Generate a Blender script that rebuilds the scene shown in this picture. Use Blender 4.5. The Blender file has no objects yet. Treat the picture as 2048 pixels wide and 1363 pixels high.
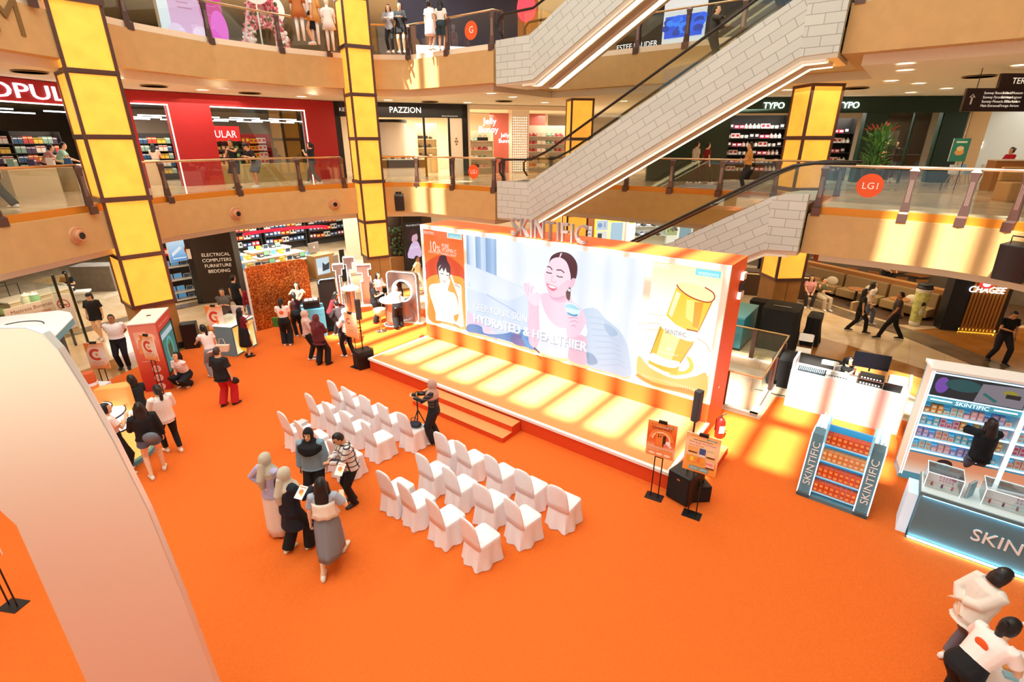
import bpy, bmesh, math, random
from mathutils import Vector, Matrix
random.seed(7)
PI = math.pi
# ------------------------------------------------------------------ camera, world, sun, exposure
FPX = 1013.0; PITCH = math.radians(21.4); EYE = 6.3
SC = bpy.context.scene
COL = SC.collection
cam_data = bpy.data.cameras.new('camera'); cam = bpy.data.objects.new('camera', cam_data); COL.objects.link(cam)
cam_data.sensor_width = 36.0; cam_data.lens = FPX/2048*36.0; cam_data.clip_start = 0.05; cam_data.clip_end = 300
cam.location = (0, 0, EYE); cam.rotation_euler = (PI/2-PITCH, 0, 0)
SC.camera = cam
SC.view_settings.view_transform = 'Standard'; SC.view_settings.look = 'None'
SC.view_settings.exposure = 0.10; SC.view_settings.gamma = 1.0; SC.view_settings.use_curve_mapping = False
world = bpy.data.worlds.new('sky'); SC.world = world; world.use_nodes = True
bgn = world.node_tree.nodes['Background']; bgn.inputs[0].default_value = (0.78, 0.93, 1.0, 1); bgn.inputs[1].default_value = 0.62
ANG = math.radians(-37.6); OX, OY = -4.19, 13.66      # stage frame: s runs along the stage, t away from the chairs
CU, SU = math.cos(ANG), math.sin(ANG)
def W(s, t): return (OX+s*CU-t*SU, OY+s*SU+t*CU)
SUN_EL = math.radians(62)
sd = bpy.data.lights.new('sun', 'SUN'); sun = bpy.data.objects.new('sun', sd); COL.objects.link(sun)
sd.energy = 22.0; sd.color = (1.0, 0.94, 0.82); sd.angle = math.radians(0.9)
_d = Vector((-SU*math.cos(SUN_EL), CU*math.cos(SUN_EL), -math.sin(SUN_EL)))
sun.rotation_euler = _d.to_track_quat('-Z', 'Y').to_euler(); sun.location = (0, 0, 30)
def area(x, y, z, sx, sy, power, color=(1, 0.82, 0.6), rz=0.0, rx=0.0, name='area_light'):
    d = bpy.data.lights.new(name, 'AREA'); d.shape = 'RECTANGLE'; d.size = sx; d.size_y = sy; d.energy = power; d.color = color
    o = bpy.data.objects.new(name, d); COL.objects.link(o); o.location = (x, y, z); o.rotation_euler = (rx, 0, rz)
    return o
# added overhead fill lamps standing in for diffused daylight from the skylight
for (s_, t_, w_, h_, p_) in ((3, -9, 24, 15, 3900), (3, 5, 7, 7, 900)):
    area(*W(s_, t_), 21.6, w_, h_, p_, (.83, .97, 1.0), rz=ANG, name='overhead_fill')
# area lamps added as ceiling lighting of shops and passages, just under each slab
WARM = (1.0, 0.80, 0.56); COOL = (0.92, 0.97, 1.0)
for (x, y, z, sx, sy, p, c) in [
    (-15.5, 22.5, 7.7, 9, 5, 320, (1, .86, .70)), (-4.5, 31, 7.7, 7, 5, 420, (1, .86, .66)), (4.5, 33, 7.7, 6, 6, 320, (1, .84, .68)),
    (13, 23.75, 7.6, 9, .8, 210, (1, .92, .86)), (13, 26.8, 7.7, 8, 4, 90, (1, .88, .76)), (23, 20, 7.7, 6, 6, 110, (1, .95, .88)),
    (-13, 11, 7.85, 3, 6, 110, WARM), (-11, 19.6, 7.85, 3, 6, 110, WARM), (-4, 25.5, 7.85, 6, 2, 110, WARM), (12.5, 17.5, 7.85, 6, 4, 150, WARM),
    (-15, 17, 3.0, 4, 6, 200, WARM), (-17, 25, 3.0, 6, 6, 260, COOL), (-10, 28, 3.0, 8, 6, 420, (1, .93, .82)),
    (-1, 30, 3.0, 5, 6, 220, WARM), (6, 30, 3.0, 8, 5, 330, (.97, .98, 1)), (15, 24.5, 3.0, 8, 5, 110, (1, .72, .42)), (20, 17, 3.0, 6, 6, 120, (1, .72, .42)),
    (13, 18.5, 3.05, 5, 3, 90, (1, .78, .50)),
    (-12, 24.5, 12.6, 10, 5, 330, (1, .90, .82)), (0, 31, 12.6, 10, 6, 330, (1, .85, .68)), (12, 25, 12.6, 8, 5, 220, (.9, .95, 1))]:
    area(x, y, z, sx, sy, p*(1.7 if c is not WARM else 1.0), c)
# ------------------------------------------------------------------ pixel -> place helpers (ray meets a real plane)
def ray(px, py):
    x = (px-1024)/FPX; y = (681.5-py)/FPX
    return (x, math.cos(PITCH)+y*math.sin(PITCH), -math.sin(PITCH)+y*math.cos(PITCH))
def P(px, py, z=0.0):
    r = ray(px, py); k = (z-EYE)/r[2]; return (r[0]*k, r[1]*k)
class Plane:
    """vertical plane through two plan points; local x runs p0->p1, local y goes away from the viewer"""
    def __init__(s, p0, p1):
        s.p0 = p0; s.p1 = p1; dx, dy = p1[0]-p0[0], p1[1]-p0[1]; s.len = math.hypot(dx, dy)
        s.u = (dx/s.len, dy/s.len); s.n = (-s.u[1], s.u[0]); s.rz = math.atan2(dy, dx)
    def hit(s, px, py):
        r = ray(px, py); k = (s.p0[0]*s.n[0]+s.p0[1]*s.n[1])/(r[0]*s.n[0]+r[1]*s.n[1])
        X, Y = r[0]*k-s.p0[0], r[1]*k-s.p0[1]
        return (X*s.u[0]+Y*s.u[1], EYE+r[2]*k)
    def W(s, a, d=0.0): return (s.p0[0]+a*s.u[0]+d*s.n[0], s.p0[1]+a*s.u[1]+d*s.n[1])
def SP(t): return Plane(W(0, t), W(1, t))
# ------------------------------------------------------------------ colours and materials
def lin(c):
    if isinstance(c, str):
        c = [int(c[i:i+2], 16)/255 for i in (0, 2, 4)]
        c = [v/12.92 if v <= .04045 else ((v+.055)/1.055)**2.4 for v in c]
    return tuple(c[:3])
_M = {}
def mat(color='808080', rough=.6, metal=0.0, emit=0.0, name=None, alpha=None, trans=0.0, coat=0.0, noise=0.0, nscale=8.0, bump=0.0, spec=.5):
    key = (str(color), rough, metal, emit, alpha, trans, coat, noise, nscale, bump, spec)
    if key in _M: return _M[key]
    m = bpy.data.materials.new(name or 'material'); m.use_nodes = True
    nt = m.node_tree; b = nt.nodes['Principled BSDF']; c = lin(color)
    b.inputs['Base Color'].default_value = (*c, 1); b.inputs['Roughness'].default_value = rough; b.inputs['Metallic'].default_value = metal
    b.inputs['Specular IOR Level'].default_value = spec
    if emit: b.inputs['Emission Color'].default_value = (*c, 1); b.inputs['Emission Strength'].default_value = emit
    if alpha is not None: b.inputs['Alpha'].default_value = alpha
    if trans: b.inputs['Transmission Weight'].default_value = trans
    if coat: b.inputs['Coat Weight'].default_value = coat
    if noise or bump:
        tc = nt.nodes.new('ShaderNodeTexCoord'); n = nt.nodes.new('ShaderNodeTexNoise'); n.inputs['Scale'].default_value = nscale; n.inputs['Detail'].default_value = 4
        nt.links.new(tc.outputs['Object'], n.inputs['Vector'])
        if noise:
            r = nt.nodes.new('ShaderNodeValToRGB'); r.color_ramp.elements[0].position = .3; r.color_ramp.elements[1].position = .7
            r.color_ramp.elements[0].color = (*[v*(1-noise) for v in c], 1); r.color_ramp.elements[1].color = (*[min(1, v*(1+noise)) for v in c], 1)
            nt.links.new(n.outputs['Fac'], r.inputs['Fac']); nt.links.new(r.outputs['Color'], b.inputs['Base Color'])
            if emit: nt.links.new(r.outputs['Color'], b.inputs['Emission Color'])
        if bump:
            bp = nt.nodes.new('ShaderNodeBump'); bp.inputs['Strength'].default_value = bump; bp.inputs['Distance'].default_value = .02
            nt.links.new(n.outputs['Fac'], bp.inputs['Height']); nt.links.new(bp.outputs['Normal'], b.inputs['Normal'])
    _M[key] = m; return m
def glass_mat(name='glass', tint=(0.93, 0.96, 0.94), refl=.12):
    if name in _M: return _M[name]
    m = bpy.data.materials.new(name); m.use_nodes = True; nt = m.node_tree; nt.nodes.clear()
    out = nt.nodes.new('ShaderNodeOutputMaterial'); mix = nt.nodes.new('ShaderNodeMixShader'); t = nt.nodes.new('ShaderNodeBsdfTransparent')
    g = nt.nodes.new('ShaderNodeBsdfGlossy'); g.inputs['Roughness'].default_value = .02; t.inputs[0].default_value = (*tint, 1)
    lw = nt.nodes.new('ShaderNodeLayerWeight'); lw.inputs[0].default_value = .25
    mp = nt.nodes.new('ShaderNodeMapRange'); mp.inputs['To Min'].default_value = refl*.5; mp.inputs['To Max'].default_value = min(1, refl*3.5)
    nt.links.new(lw.outputs['Fresnel'], mp.inputs['Value']); nt.links.new(mp.outputs['Result'], mix.inputs[0])
    nt.links.new(t.outputs[0], mix.inputs[1]); nt.links.new(g.outputs[0], mix.inputs[2]); nt.links.new(mix.outputs[0], out.inputs[0])
    _M[name] = m; return m
def art_mat(emit=0.0, rough=.5):
    key = ('art', emit, rough)
    if key in _M: return _M[key]
    m = bpy.data.materials.new('printed_picture' if not emit else 'lit_picture'); m.use_nodes = True; nt = m.node_tree; b = nt.nodes['Principled BSDF']
    a = nt.nodes.new('ShaderNodeAttribute'); a.attribute_name = 'Col'; b.inputs['Roughness'].default_value = rough
    if emit:
        b.inputs['Base Color'].default_value = (.02, .02, .02, 1)
        nt.links.new(a.outputs['Color'], b.inputs['Emission Color']); b.inputs['Emission Strength'].default_value = emit
    else: nt.links.new(a.outputs['Color'], b.inputs['Base Color'])
    _M[key] = m; return m
def tile_mat(name, c1, c2, mortar, scale, bw, bh, rough=.35, msize=.012, axes='xz'):
    m = bpy.data.materials.new(name); m.use_nodes = True; nt = m.node_tree; b = nt.nodes['Principled BSDF']; b.inputs['Roughness'].default_value = rough
    tc = nt.nodes.new('ShaderNodeTexCoord'); sp = nt.nodes.new('ShaderNodeSeparateXYZ'); cb = nt.nodes.new('ShaderNodeCombineXYZ')
    nt.links.new(tc.outputs['Object'], sp.inputs[0]); nt.links.new(sp.outputs[0], cb.inputs[0]); nt.links.new(sp.outputs[2 if axes == 'xz' else 1], cb.inputs[1])
    br = nt.nodes.new('ShaderNodeTexBrick'); br.inputs['Scale'].default_value = scale; br.inputs['Brick Width'].default_value = bw; br.inputs['Row Height'].default_value = bh
    br.inputs['Mortar Size'].default_value = msize; br.inputs['Mortar Smooth'].default_value = .1
    br.inputs['Color1'].default_value = (*lin(c1), 1); br.inputs['Color2'].default_value = (*lin(c2), 1); br.inputs['Mortar'].default_value = (*lin(mortar), 1)
    nt.links.new(cb.outputs[0], br.inputs['Vector']); nt.links.new(br.outputs['Color'], b.inputs['Base Color'])
    bp = nt.nodes.new('ShaderNodeBump'); bp.inputs['Strength'].default_value = .25; bp.inputs['Distance'].default_value = .01; bp.invert = True
    nt.links.new(br.outputs['Fac'], bp.inputs['Height']); nt.links.new(bp.outputs['Normal'], b.inputs['Normal'])
    return m
def marble_mat(name, c1, c2, rough=.14, grid=.9):
    m = bpy.data.materials.new(name); m.use_nodes = True; nt = m.node_tree; b = nt.nodes['Principled BSDF']; b.inputs['Roughness'].default_value = rough
    tc = nt.nodes.new('ShaderNodeTexCoord'); n = nt.nodes.new('ShaderNodeTexNoise'); n.inputs['Scale'].default_value = .9; n.inputs['Detail'].default_value = 7; n.inputs['Distortion'].default_value = .8
    nt.links.new(tc.outputs['Object'], n.inputs['Vector']); r = nt.nodes.new('ShaderNodeValToRGB')
    r.color_ramp.elements[0].position = .35; r.color_ramp.elements[1].position = .65
    r.color_ramp.elements[0].color = (*lin(c2), 1); r.color_ramp.elements[1].color = (*lin(c1), 1); nt.links.new(n.outputs['Fac'], r.inputs['Fac'])
    br = nt.nodes.new('ShaderNodeTexBrick'); br.offset = 0; br.inputs['Scale'].default_value = 1; br.inputs['Brick Width'].default_value = grid; br.inputs['Row Height'].default_value = grid
    br.inputs['Mortar Size'].default_value = .004; br.inputs['Color1'].default_value = (1, 1, 1, 1); br.inputs['Color2'].default_value = (.93, .93, .93, 1); br.inputs['Mortar'].default_value = (.55, .5, .45, 1)
    nt.links.new(tc.outputs['Object'], br.inputs['Vector'])
    mx = nt.nodes.new('ShaderNodeMix'); mx.data_type = 'RGBA'; mx.blend_type = 'MULTIPLY'; mx.inputs[0].default_value = 1
    nt.links.new(r.outputs['Color'], mx.inputs[6]); nt.links.new(br.outputs['Color'], mx.inputs[7]); nt.links.new(mx.outputs[2], b.inputs['Base Color'])
    return m
def wave_mat(name, base, dark, kind='plaid', scale=9, thr=.82, rough=.8):
    m = bpy.data.materials.new(name); m.use_nodes = True; nt = m.node_tree; b = nt.nodes['Principled BSDF']; b.inputs['Roughness'].default_value = rough
    tc = nt.nodes.new('ShaderNodeTexCoord'); col = None
    dirs = {'plaid': ('X', 'Z'), 'stripe': ('X',), 'hoop': ('Z',), 'diag': ('DIAGONAL',)}[kind]
    prev = None
    for k, d in enumerate(dirs):
        w = nt.nodes.new('ShaderNodeTexWave'); w.bands_direction = d; w.inputs['Scale'].default_value = scale; w.inputs['Distortion'].default_value = .4
        nt.links.new(tc.outputs['Object'], w.inputs['Vector'])
        r = nt.nodes.new('ShaderNodeValToRGB'); r.color_ramp.interpolation = 'LINEAR'; r.color_ramp.elements[0].position = thr; r.color_ramp.elements[1].position = min(1, thr+.08)
        r.color_ramp.elements[0].color = (1, 1, 1, 1); r.color_ramp.elements[1].color = (*lin(dark), 1); nt.links.new(w.outputs['Fac'], r.inputs['Fac'])
        mx = nt.nodes.new('ShaderNodeMix'); mx.data_type = 'RGBA'; mx.blend_type = 'MULTIPLY'; mx.inputs[0].default_value = 1
        if prev is None: mx.inputs[6].default_value = (*lin(base), 1)
        else: nt.links.new(prev.outputs[2], mx.inputs[6])
        nt.links.new(r.outputs['Color'], mx.inputs[7]); prev = mx
    nt.links.new(prev.outputs[2], b.inputs['Base Color']); return m
GLASS = glass_mat()
WHITE = mat('f4f1ee', .5); DARK = mat('15120f', .5); BLACK = mat('0b0b0d', .45); STEEL = mat('c8c4be', .22, 1.0); BRONZE = mat('6f5650', .32, .75)
# ------------------------------------------------------------------ mesh builder
class MB:
    def __init__(s): s.v = []; s.f = []; s.m = []; s.c = []; s.mats = []
    def mi(s, m):
        if m not in s.mats: s.mats.append(m)
        return s.mats.index(m)
    def face(s, idx, m, col=None): s.f.append(tuple(idx)); s.m.append(s.mi(m)); s.c.append(col)
    def add(s, verts, faces, m, col=None):
        o = len(s.v); s.v += [tuple(v) for v in verts]
        for f in faces: s.face([o+i for i in f], m, col)
    def box(s, x0, x1, y0, y1, z0, z1, m, rz=0, piv=None, top=None):
        v = [(x0, y0, z0), (x1, y0, z0), (x1, y1, z0), (x0, y1, z0), (x0, y0, z1), (x1, y0, z1), (x1, y1, z1), (x0, y1, z1)]
        if rz:
            cx, cy = piv or ((x0+x1)/2, (y0+y1)/2); c, n = math.cos(rz), math.sin(rz)
            v = [(cx+(a-cx)*c-(b-cy)*n, cy+(a-cx)*n+(b-cy)*c, z) for a, b, z in v]
        o = len(s.v); s.v += v
        for i, f in enumerate([(0, 3, 2, 1), (4, 5, 6, 7), (0, 1, 5, 4), (1, 2, 6, 5), (2, 3, 7, 6), (3, 0, 4, 7)]):
            s.face([o+k for k in f], top if (top and i == 1) else m)
        return s
    def prism(s, pts, z0, z1, m, top=None):
        """plan outline (counter-clockwise) raised from z0 to z1"""
        a = sum(pts[i][0]*pts[(i+1) % len(pts)][1]-pts[(i+1) % len(pts)][0]*pts[i][1] for i in range(len(pts)))
        if a < 0: pts = pts[::-1]
        n = len(pts); o = len(s.v); s.v += [(x, y, z0) for x, y in pts]+[(x, y, z1) for x, y in pts]
        s.face([o+i for i in range(n)][::-1], m); s.face([o+n+i for i in range(n)], top or m)
        for i in range(n): j = (i+1) % n; s.face([o+i, o+j, o+n+j, o+n+i], m)
        return s
    def slab(s, pts, y0, y1, m, front=None):
        """outline in the x-z plane given thickness from y0 (viewer side) to y1"""
        a = sum(pts[i][0]*pts[(i+1) % len(pts)][1]-pts[(i+1) % len(pts)][0]*pts[i][1] for i in range(len(pts)))
        if a < 0: pts = pts[::-1]
        n = len(pts); o = len(s.v); s.v += [(x, y0, z) for x, z in pts]+[(x, y1, z) for x, z in pts]
        s.face([o+i for i in range(n)], front or m); s.face([o+n+i for i in range(n)][::-1], m)
        for i in range(n): j = (i+1) % n; s.face([o+j, o+i, o+n+i, o+n+j], m)
        return s
    def ring(s, c, r, nrm=(0, 0, 1), seg=12, up=None, ry=None):
        nrm = Vector(nrm).normalized(); a = Vector(up) if up else (Vector((1, 0, 0)) if abs(nrm.x) < .9 else Vector((0, 1, 0)))
        a = (a-nrm*a.dot(nrm)).normalized(); b = nrm.cross(a); ry = r if ry is None else ry
        return [tuple(Vector(c)+a*(r*math.cos(2*PI*k/seg))+b*(ry*math.sin(2*PI*k/seg))) for k in range(seg)]
    def loft(s, rings, m, cap=True, closed=True):
        o = len(s.v); n = len(rings[0])
        for r in rings: s.v += [tuple(p) for p in r]
        for i in range(len(rings)-1):
            for k in range(n if closed else n-1):
                j = (k+1) % n; a = o+i*n
                s.face([a+k, a+j, a+n+j, a+n+k], m)
        if cap: s.face([o+k for k in range(n)][::-1], m); s.face([o+(len(rings)-1)*n+k for k in range(n)], m)
        return s
    def tube(s, pts, r, m, seg=8, cap=True):
        pts = [Vector(p) for p in pts]; rs = r if isinstance(r, (list, tuple)) else [r]*len(pts); rings = []; a = None
        for i, p in enumerate(pts):
            d = (pts[min(i+1, len(pts)-1)]-pts[max(i-1, 0)])
            if d.length < 1e-9: d = Vector((0, 0, 1))
            d.normalize()
            if a is None: a = Vector((1, 0, 0)) if abs(d.x) < .9 else Vector((0, 1, 0))
            a = a-d*a.dot(d)
            if a.length < 1e-6: a = Vector((0, 1, 0)) if abs(d.y) < .9 else Vector((0, 0, 1)); a = a-d*a.dot(d)
            a.normalize(); b = d.cross(a)
            rings.append([tuple(p+a*(rs[i]*math.cos(2*PI*k/seg))+b*(rs[i]*math.sin(2*PI*k/seg))) for k in range(seg)])
        return s.loft(rings, m, cap)
    def cyl(s, cx, cy, z0, z1, r, m, seg=24, r2=None, ry=None):
        k2 = r if r2 is None else r2; q = 1 if ry is None else ry/r
        return s.loft([[(cx+rr*math.cos(2*PI*k/seg), cy+rr*q*math.sin(2*PI*k/seg), z) for k in range(seg)] for rr, z in ((r, z0), (k2, z1))], m)
    def lathe(s, prof, cx, cy, m, seg=24, z0=0):
        return s.loft([[(cx+r*math.cos(2*PI*k/seg), cy+r*math.sin(2*PI*k/seg), z0+z) for k in range(seg)] for r, z in prof], m)
    def ball(s, c, r, m, seg=12, n=8, sc=(1, 1, 1)):
        rings = []
        for i in range(n+1):
            th = PI*(i+.02*(1 if i == 0 else -1 if i == n else 0))/n; rr = max(math.sin(th), .01)
            rings.append([(c[0]+r*sc[0]*rr*math.cos(2*PI*k/seg), c[1]+r*sc[1]*rr*math.sin(2*PI*k/seg), c[2]-r*sc[2]*math.cos(th)) for k in range(seg)])
        return s.loft(rings, m)
    def quadstrip(s, path, z0, z1, m):
        """open wall along a plan path"""
        o = len(s.v); s.v += [(x, y, z0) for x, y in path]+[(x, y, z1) for x, y in path]; n = len(path)
        for i in range(n-1): s.face([o+i, o+i+1, o+n+i+1, o+n+i], m)
        return s
    def text(s, txt, x, z, size, m, y=0.0, depth=0.0, align='CENTER', w=None, col=None, shear=0.0, flip=False):
        """lettering in the x-z plane facing -y"""
        vs, fs, wd = text_mesh(txt, bold=(depth < 0)); k = size; kx = size if w is None else w/wd
        if flip: kx = -kx
        x0 = x-(wd*kx/2 if align == 'CENTER' else 0)
        V = [(x0+a*kx+b*k*shear, y, z+b*k) for a, b in vs]; F = [f[::-1] if flip else f for f in fs]
        if depth <= 0: s.add(V, F, m, col); return s
        s.add(V, F, m, col); n = len(V); o = len(s.v)
        s.v += [(a, y+depth, c) for a, _, c in V]
        cnt = {}
        for f in F:
            for i in range(len(f)):
                e = (f[i], f[(i+1) % len(f)]); cnt[e] = cnt.get(e, 0)+1
        for (a, b) in cnt:
            if (b, a) not in cnt: s.face([o-n+b, o-n+a, o+a, o+b], m)
        return s
_T = {}
def text_mesh(txt, bold=False):
    key = (txt, bold)
    if key in _T: return _T[key]
    c = bpy.data.curves.new('lettering', 'FONT'); c.body = txt; c.size = 1.0; c.resolution_u = 3; c.fill_mode = 'FRONT'
    c.offset = .0
    o = bpy.data.objects.new('lettering', c); me = o.to_mesh()
    vs = [(v.co.x, v.co.y) for v in me.vertices]; fs = []
    for p in me.polygons:
        f = list(p.vertices); n = p.normal.z
        fs.append(tuple(f if n > 0 else f[::-1]))
    o.to_mesh_clear(); bpy.data.objects.remove(o); bpy.data.curves.remove(c)
    wd = max([v[0] for v in vs] or [1]); _T[key] = (vs, fs, wd); return _T[key]
def obj(name, mb, parent=None, loc=None, rz=0.0, smooth=False, bevel=0.0, kind=None, rot=None, attr=None, auto=None):
    me = bpy.data.meshes.new(name); me.from_pydata(mb.v, [], mb.f)
    for m in mb.mats: me.materials.append(m)
    me.polygons.foreach_set('material_index', mb.m)
    if any(c is not None for c in mb.c):
        at = me.color_attributes.new('Col', 'FLOAT_COLOR', 'CORNER'); data = []
        for p, c in zip(me.polygons, mb.c):
            if c is None: c = (1, 1, 1)
            if callable(c):
                for vi in p.vertices: data += [*c(me.vertices[vi].co), 1]
            else: data += [*lin(c), 1]*p.loop_total
        at.data.foreach_set('color', data)
    if smooth: me.polygons.foreach_set('use_smooth', [True]*len(me.polygons))
    me.update()
    if smooth and auto:
        me.set_sharp_from_angle(angle=math.radians(auto))
    o = bpy.data.objects.new(name, me); COL.objects.link(o)
    if parent: o.parent = parent
    if loc is not None: o.location = (loc[0], loc[1], loc[2] if len(loc) > 2 else 0)
    if rz: o.rotation_euler = (0, 0, rz)
    if rot: o.rotation_euler = rot
    if bevel:
        b = o.modifiers.new('bevel', 'BEVEL'); b.width = bevel; b.segments = 2; b.limit_method = 'ANGLE'; b.angle_limit = math.radians(40)
    if kind: o['kind'] = kind
    return o
def tag(o, label=None, cat=None, group=None, kind=None):
    if label: o['label'] = label
    if cat: o['category'] = cat
    if group: o['group'] = group
    if kind: o['kind'] = kind
    return o
def thing(name, label, cat, loc=(0, 0, 0), rz=0.0, group=None):
    o = bpy.data.objects.new(name, None); COL.objects.link(o); o.empty_display_size = .2
    o.location = (loc[0], loc[1], loc[2] if len(loc) > 2 else 0); o.rotation_euler = (0, 0, rz)
    return tag(o, label, cat, group)
def struct(name, mb, loc=None, rz=0.0, **k): return obj(name, mb, None, loc, rz, kind='structure', **k)
def dup(root, loc, rz=0.0, label=None, group=None):
    r = root.copy(); COL.objects.link(r); r.location = (loc[0], loc[1], loc[2] if len(loc) > 2 else 0); r.rotation_euler = (0, 0, rz)
    if label: r['label'] = label
    if group: r['group'] = group
    for ch in KIDS.get(root.name) or list(root.children):
        c = ch.copy(); COL.objects.link(c); c.parent = r
        for g in list(ch.children): d = g.copy(); COL.objects.link(d); d.parent = c
    return r
KIDS = {}
def spline(pts, n=6, closed=True):
    out = []; m = len(pts)
    for i in range(m if closed else m-1):
        p0, p1, p2, p3 = (pts[(i-1) % m] if closed or i > 0 else pts[i]), pts[i], pts[(i+1) % m], (pts[(i+2) % m] if closed or i+2 < m else pts[i+1])
        for k in range(n):
            t = k/n; out.append(tuple(.5*((2*b)+(-a+c)*t+(2*a-5*b+4*c-d)*t*t+(-a+3*b-3*c+d)*t**3) for a, b, c, d in zip(p0, p1, p2, p3)))
    if not closed: out.append(pts[-1])
    return out
def resample(path, step):
    out = [path[0]]
    for a, b in zip(path, path[1:]):
        L = math.hypot(b[0]-a[0], b[1]-a[1]); n = max(1, round(L/step))
        for k in range(1, n+1): out.append((a[0]+(b[0]-a[0])*k/n, a[1]+(b[1]-a[1])*k/n))
    return out
class Art:
    """a flat picture: coloured shapes in one thin mesh, x to the right and z up, facing -y"""
    def __init__(s, emit=0.0, step=.0008, m=None): s.mb = MB(); s.m = m or art_mat(emit); s.k = 0; s.step = step
    def poly(s, pts, col, smooth=0):
        if smooth: pts = spline(pts, smooth)
        a = sum(pts[i][0]*pts[(i+1) % len(pts)][1]-pts[(i+1) % len(pts)][0]*pts[i][1] for i in range(len(pts)))
        if a < 0: pts = pts[::-1]
        y = -s.k*s.step; s.k += 1
        s.mb.add([(x, y, z) for x, z in pts], [tuple(range(len(pts)))], s.m, col); return s
    def rect(s, x0, x1, z0, z1, col): return s.poly([(x0, z0), (x1, z0), (x1, z1), (x0, z1)], col)
    def grad(s, x0, x1, z0, z1, cols, vert=True):
        n = len(cols)-1; y = -s.k*s.step; s.k += 1
        for i in range(n):
            a, b = (z0, z1) if vert else (x0, x1); p, q = a+(b-a)*i/n, a+(b-a)*(i+1)/n; c0, c1 = lin(cols[i]), lin(cols[i+1])
            def f(co, p=p, q=q, c0=c0, c1=c1): t = ((co.z if vert else co.x)-p)/(q-p); return [u+(v-u)*t for u, v in zip(c0, c1)]
            s.mb.add([(x0, y, p), (x1, y, p), (x1, y, q), (x0, y, q)] if vert else [(p, y, z0), (q, y, z0), (q, y, z1), (p, y, z1)], [(0, 1, 2, 3)], s.m, f)
        return s
    def disc(s, x, z, r, col, rz=None, seg=28, a0=0, a1=360):
        return s.poly([(x+r*math.cos(math.radians(a0+(a1-a0)*k/seg)), z+(rz or r)*math.sin(math.radians(a0+(a1-a0)*k/seg))) for k in range(seg)], col)
    def arc(s, x, z, r, w, col, a0=45, a1=315, seg=28):
        A = [math.radians(a0+(a1-a0)*k/seg) for k in range(seg+1)]; y = -s.k*s.step; s.k += 1
        vs = [(x+(r-w/2)*math.cos(t), y, z+(r-w/2)*math.sin(t)) for t in A]+[(x+(r+w/2)*math.cos(t), y, z+(r+w/2)*math.sin(t)) for t in A]; n = seg+1
        s.mb.add(vs, [(i, n+i, n+i+1, i+1) for i in range(seg)], s.m, col); return s
    def line(s, pts, w, col):
        y = -s.k*s.step; s.k += 1
        for a, b in zip(pts, pts[1:]):
            dx, dz = b[0]-a[0], b[1]-a[1]; L = math.hypot(dx, dz) or 1; nx, nz = -dz/L*w/2, dx/L*w/2
            s.mb.add([(a[0]-nx, y, a[1]-nz), (b[0]-nx, y, b[1]-nz), (b[0]+nx, y, b[1]+nz), (a[0]+nx, y, a[1]+nz)], [(0, 1, 2, 3)], s.m, col)
        return s
    def text(s, t, x, z, size, col, align='CENTER', w=None, shear=0.0, flip=False):
        y = -s.k*s.step; s.k += 1; s.mb.text(t, x, z, size, s.m, y=y, align=align, w=w, col=col, shear=shear, flip=flip); return s
# ------------------------------------------------------------------ the building
L1, LG = 4.68, 9.55
TAN = mat('c69f66', .75, noise=.05, nscale=3); CREAM = mat('e2dcc8', .8); CEIL = mat('e2d4b8', .85)
ORANGE_KERB = mat('d98a2c', .35, .35); WHITE_KERB = mat('efd9bd', .4)
FLOOR1 = marble_mat('beige_marble', 'e6d2b4', 'd2b893'); FLOORB = marble_mat('brown_marble', 'b0783c', '9a6428'); FLOORG = marble_mat('grey_marble', '8a7866', '6f6050')
CARPET = mat('e66b20', .95, noise=.10, nscale=60, bump=.25, spec=.35); CARPET.name = 'orange_carpet'
LEFT_EDGE = [(-12.1, -4), (-12.1, 6), (-12.0, 9), (-11.85, 12), (-11.5, 14.8), (-11.0, 16.9), (-9.95, 19.25), (-8.4, 21.1), (-6.8, 22.35), (-5.5, 22.8), (-4.15, 22.9), W(-1.28, 7.45)]
NOTCH = [W(-1.18, 8.0), W(-1.18, 11.3), W(9.45, 11.3), W(9.45, 7.75)]
RIGHT_EDGE = [W(11.5, 7.68), W(12.6, 7.6), W(13.4, 7.3), W(14.2, 6.6), W(15.1, 5.2), W(15.8, 3), W(16, -2), W(16, -14)]
def offset(path, d):
    out = []
    for i, p in enumerate(path):
        ns = []
        for a, b in ((i-1, i), (i, i+1)):
            if 0 <= a and b < len(path):
                dx, dy = path[b][0]-path[a][0], path[b][1]-path[a][1]; L = math.hypot(dx, dy); ns.append((-dy/L, dx/L))
        if len(ns) == 1: n = ns[0]; k = 1
        else:
            n = (ns[0][0]+ns[1][0], ns[0][1]+ns[1][1]); L = math.hypot(*n) or 1; n = (n[0]/L, n[1]/L); k = 1/max(.35, n[0]*ns[0][0]+n[1]*ns[0][1])
        out.append((p[0]+n[0]*d*k, p[1]+n[1]*d*k))
    return out
INNER = LEFT_EDGE+NOTCH+RIGHT_EDGE
OUTER = [(32, -14), (32, 46), (-32, 46), (-32, -4)]
def slab(z, kerb, floor_top, tag_):
    m = MB(); m.prism(offset(INNER, .42)+OUTER, z-1.42, z-1.18, CREAM); struct('ceiling', m)
    m = MB(); m.prism(INNER+OUTER, z-1.18, z-.12, TAN); struct('trim_'+tag_, m)
    m = MB(); m.prism(offset(INNER, .10)+OUTER, z-.12, z+.07, kerb); struct('trim_'+tag_+'0', m)
    m = MB(); m.prism(offset(INNER, .24)+OUTER, z+.03, z+.072, FLOOR1); struct('floor', m)
slab(4.62, ORANGE_KERB, L1, '1'); slab(9.48, WHITE_KERB, LG, '2')
m = MB(); m.prism(offset(INNER, .3)+OUTER, 13.0, 14.3, CEIL); struct('ceiling', m)
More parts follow.
